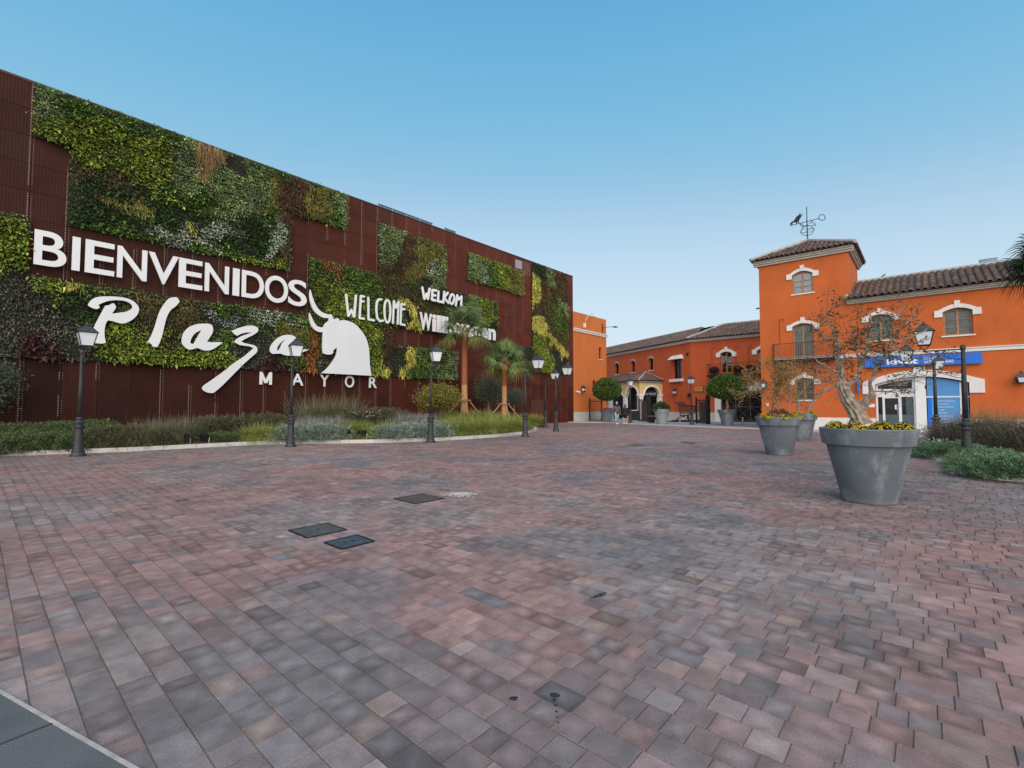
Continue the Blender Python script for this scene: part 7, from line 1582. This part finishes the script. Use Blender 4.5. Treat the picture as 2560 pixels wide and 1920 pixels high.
# ================= people =================
def skin_body(name, J, E, parent, mat, loc):
    me = bpy.data.meshes.new('sk'); bm = bmesh.new(); ly = bm.verts.layers.skin.verify(); vs = [bm.verts.new(j[0]) for j in J]
    for a, b in E: bm.edges.new((vs[a], vs[b]))
    for v, j in zip(vs, J): v[ly].radius = (j[1], j[2] if len(j) > 2 else j[1]); v[ly].use_root = False
    vs[0][ly].use_root = True; bm.to_mesh(me); bm.free(); o = bpy.data.objects.new('sk', me); COL.objects.link(o)
    o.modifiers.new('s', 'SKIN'); m = o.modifiers.new('u', 'SUBSURF'); m.levels = 2; m.render_levels = 2
    me2 = bpy.data.meshes.new_from_object(o.evaluated_get(bpy.context.evaluated_depsgraph_get())); bpy.data.objects.remove(o); me2.name = name; me2.materials.clear()
    r = finish(name, me2, mat, parent, (0, 0, 0), True); return r
skin = pm('skin', (.50, .29, .20), .6, var=.05); hairb = pm('brown_hair', (.15, .065, .03), .7, var=.3, scale=20); shoe = pm('white_shoes', (.72, .72, .74), .6)
def person(P0, hgt, fem, lab, yaw):
    k = hgt / 1.75; t = thing('person'); s = lambda *a: tuple(x * k for x in a)
    # walking, slight stride: y is depth
    J = [(s(0, 0, .95), .13 * k, .10 * k), (s(0, 0, 1.15), .12 * k, .09 * k), (s(0, 0, 1.36), .15 * k, .10 * k), (s(0, -.01, 1.48), .06 * k), (s(0, -.015, 1.56), .065 * k, .075 * k), (s(0, -.02, 1.65), .078 * k, .092 * k), (s(0, -.01, 1.72), .06 * k, .07 * k),
         (s(-.10, 0, .90), .09 * k), (s(-.11, -.10, .50), .06 * k), (s(-.10, -.10, .10), .042 * k), (s(-.11, -.24, .05), .04 * k, .035 * k), (s(.10, 0, .90), .09 * k), (s(.10, .03, .50), .06 * k), (s(.09, .16, .12), .042 * k), (s(.10, .05, .05), .04 * k, .035 * k),
         (s(-.20, 0, 1.40), .055 * k), (s(-.25, .03, 1.14), .043 * k), (s(-.27, -.03, .90), .030 * k), (s(-.27, -.04, .84), .030 * k, .018 * k), (s(.20, 0, 1.40), .055 * k), (s(.25, -.02, 1.14), .043 * k), (s(.27, -.08, .90), .030 * k), (s(.27, -.10, .84), .030 * k, .018 * k)]
    E = [(0, 1), (1, 2), (2, 3), (3, 4), (4, 5), (5, 6), (0, 7), (7, 8), (8, 9), (9, 10), (0, 11), (11, 12), (12, 13), (13, 14), (2, 15), (15, 16), (16, 17), (17, 18), (2, 19), (19, 20), (20, 21), (21, 22)]
    for base, sx in ((18, -1), (22, 1)):
        hx, hy, hz = J[base][0]
        for f in range(5):
            ln_ = (.055, .075, .08, .075, .06)[f] * k; oy = (-.032, -.016, 0, .014, .027)[f] * k; i0 = len(J)
            if f == 0: J += [((hx - sx * .01 * k, hy - .035 * k, hz - .005 * k), .009 * k), ((hx - sx * .015 * k, hy - .05 * k, hz - .04 * k), .008 * k)]
            else: J += [((hx, hy + oy, hz - .035 * k), .0085 * k), ((hx - sx * .012 * k, hy + oy * 1.1, hz - .035 * k - ln_ * .9), .007 * k)]
            E += [(base, i0), (i0, i0 + 1)]
    skin_body('body', J, E, t, skin, None)
    def loft(name, rings, mat, seg=18):
        mb = MB(); vs = []
        for (x, y, z, rx, ry) in rings:
            for q in range(seg): a = 2 * math.pi * q / seg; vs.append((k * (x + rx * math.cos(a)), k * (y + ry * math.sin(a)), k * z))
        n = len(rings); fs = [(i * seg + q, i * seg + (q + 1) % seg, (i + 1) * seg + (q + 1) % seg, (i + 1) * seg + q) for i in range(n - 1) for q in range(seg)] + [tuple(range(seg - 1, -1, -1)), tuple(range((n - 1) * seg, n * seg))]
        mb.add(vs, fs); return mb
    coat = pm('grey_coat', (.10, .10, .105), .9, var=.15, scale=20) if not fem else pm('black_coat', (.014, .014, .016), .9)
    if not fem:
        rings = [(0, 0, .80, .19, .14), (0, 0, .95, .185, .14), (0, 0, 1.15, .175, .13), (0, 0, 1.32, .205, .135), (0, 0, 1.42, .20, .12), (0, 0, 1.48, .11, .09)]
    else:
        rings = [(0, 0, .72, .26, .19), (0, 0, .85, .25, .18), (0, 0, 1.05, .20, .15), (0, 0, 1.30, .205, .135), (0, 0, 1.42, .19, .12), (0, 0, 1.48, .10, .09)]
    loft('c', rings, coat).build('coat', coat, t, smooth=True)
    for b in (15, 19):
        mb = MB(); q = [Vector(J[b][0]), Vector(J[b + 1][0]), Vector(J[b + 2][0])]; mb.tube([q[0] + Vector((0, 0, .03)), (q[0] + q[1]) / 2, q[1], q[2]], [.075 * k, .066 * k, .058 * k, .048 * k], 10); mb.build('sleeve', coat, t, smooth=True)
    if not fem:
        jn = pm('pale_jeans', (.30, .42, .52), .85, var=.12, scale=12)
        for b in (7, 11):
            mb = MB(); q = [Vector(J[b][0]), Vector(J[b + 1][0]), Vector(J[b + 2][0])]; mb.tube([q[0], (q[0] + q[1]) / 2, q[1], (q[1] + q[2]) / 2, q[2] - Vector((0, 0, .02))], [.105 * k, .095 * k, .08 * k, .07 * k, .068 * k], 10); mb.build('jeans', jn, t, smooth=True)
        mb = loft('s', [(0, -.03, 1.40, .15, .13), (0, -.03, 1.46, .14, .13), (0, -.02, 1.52, .095, .10), (0, -.02, 1.55, .07, .08)], coat); mb.build('scarf', pm('dark_scarf', (.02, .017, .015), .95), t, smooth=True)
        mb = loft('h', [(0, .02, 1.68, .083, .09), (0, .01, 1.72, .08, .088), (0, 0, 1.765, .055, .06), (0, 0, 1.785, .02, .02)], coat); mb.build('hair', pm('white_hair', (.45, .44, .42), .9), t, smooth=True)
    else:
        sk_ = loft('k', [(0, 0, .52, .16, .13), (0, 0, .66, .17, .13), (0, 0, .8, .16, .12)], coat); sk_.build('shorts', pm('navy_shorts', (.012, .013, .025), .9), t, smooth=True)
        mb = loft('h', [(0, .05, 1.22, .06, .03), (0, .05, 1.34, .115, .06), (0, .03, 1.5, .125, .095), (0, .01, 1.62, .11, .105), (0, .0, 1.71, .095, .10), (0, 0, 1.765, .04, .045)], coat); mb.build('hair', hairb, t, smooth=True)
        mb = MB(); mb.tube([s(.12, -.08, 1.44), s(-.1, -.15, 1.15), s(-.26, -.1, .95)], .01, 4); mb.build('bag_strap', shoe, t)
    for b in (9, 13):
        x, y, z = J[b][0]; mb = loft('f', [], coat) if False else MB(); y0 = y - .10 * k; 
        vs = [(x - .045 * k, y - .17 * k, .0), (x + .045 * k, y - .17 * k, .0), (x + .045 * k, y + .06 * k, .0), (x - .045 * k, y + .06 * k, .0), (x - .035 * k, y - .15 * k, .055 * k), (x + .035 * k, y - .15 * k, .055 * k), (x + .045 * k, y + .06 * k, .10 * k), (x - .045 * k, y + .06 * k, .10 * k)]
        mb.hexa([(p[0], p[1], p[2] + max(0, z - .10 * k)) for p in vs]); mb.build('shoe', shoe, t)
    # face
    for sx in (-1, 1):
        if fem and yaw > 1.5: break
        mb = MB(); mb.lathe([(.001, -.012), (.012, 0), (.001, .012)], s(sx * .03, -.105, 1.655), 6); mb.build('eye', M['iron'], t)
    place(t, P0[0], P0[1], .0, yaw, 1, lab, 'person'); return t
person(D_(1541.5, 37.4), 1.72, False, 'person in a grey coat, dark scarf, pale jeans and white shoes walking', .1)
person(D_(1562, 37.2), 1.53, True, 'person with long brown hair in a black coat, bare legs and white shoes', 2.9)

# ---- give look-alikes their own place words ----
ORD = ['first', 'second', 'third', 'fourth', 'fifth', 'sixth', 'seventh', 'eighth', 'ninth', 'tenth', 'eleventh', 'twelfth', 'thirteenth', 'fourteenth', 'fifteenth', 'sixteenth', 'seventeenth', 'eighteenth', 'nineteenth', 'twentieth', 'twenty-first', 'twenty-second', 'twenty-third', 'twenty-fourth']
by = {}
for o in COL.objects:
    if o.parent is None and o.get('label') and o.get('group'): by.setdefault((o['group'], o['label']), []).append(o)
for (g, l), os_ in by.items():
    if len(os_) < 2: continue
    os_.sort(key=lambda o: o.location.x / max(o.location.y, .1))
    for i, o in enumerate(os_): o['label'] = (l + ', leftmost') if i == 0 else (l + ', rightmost') if i == len(os_) - 1 else l + ', ' + ORD[i] + ' from left'
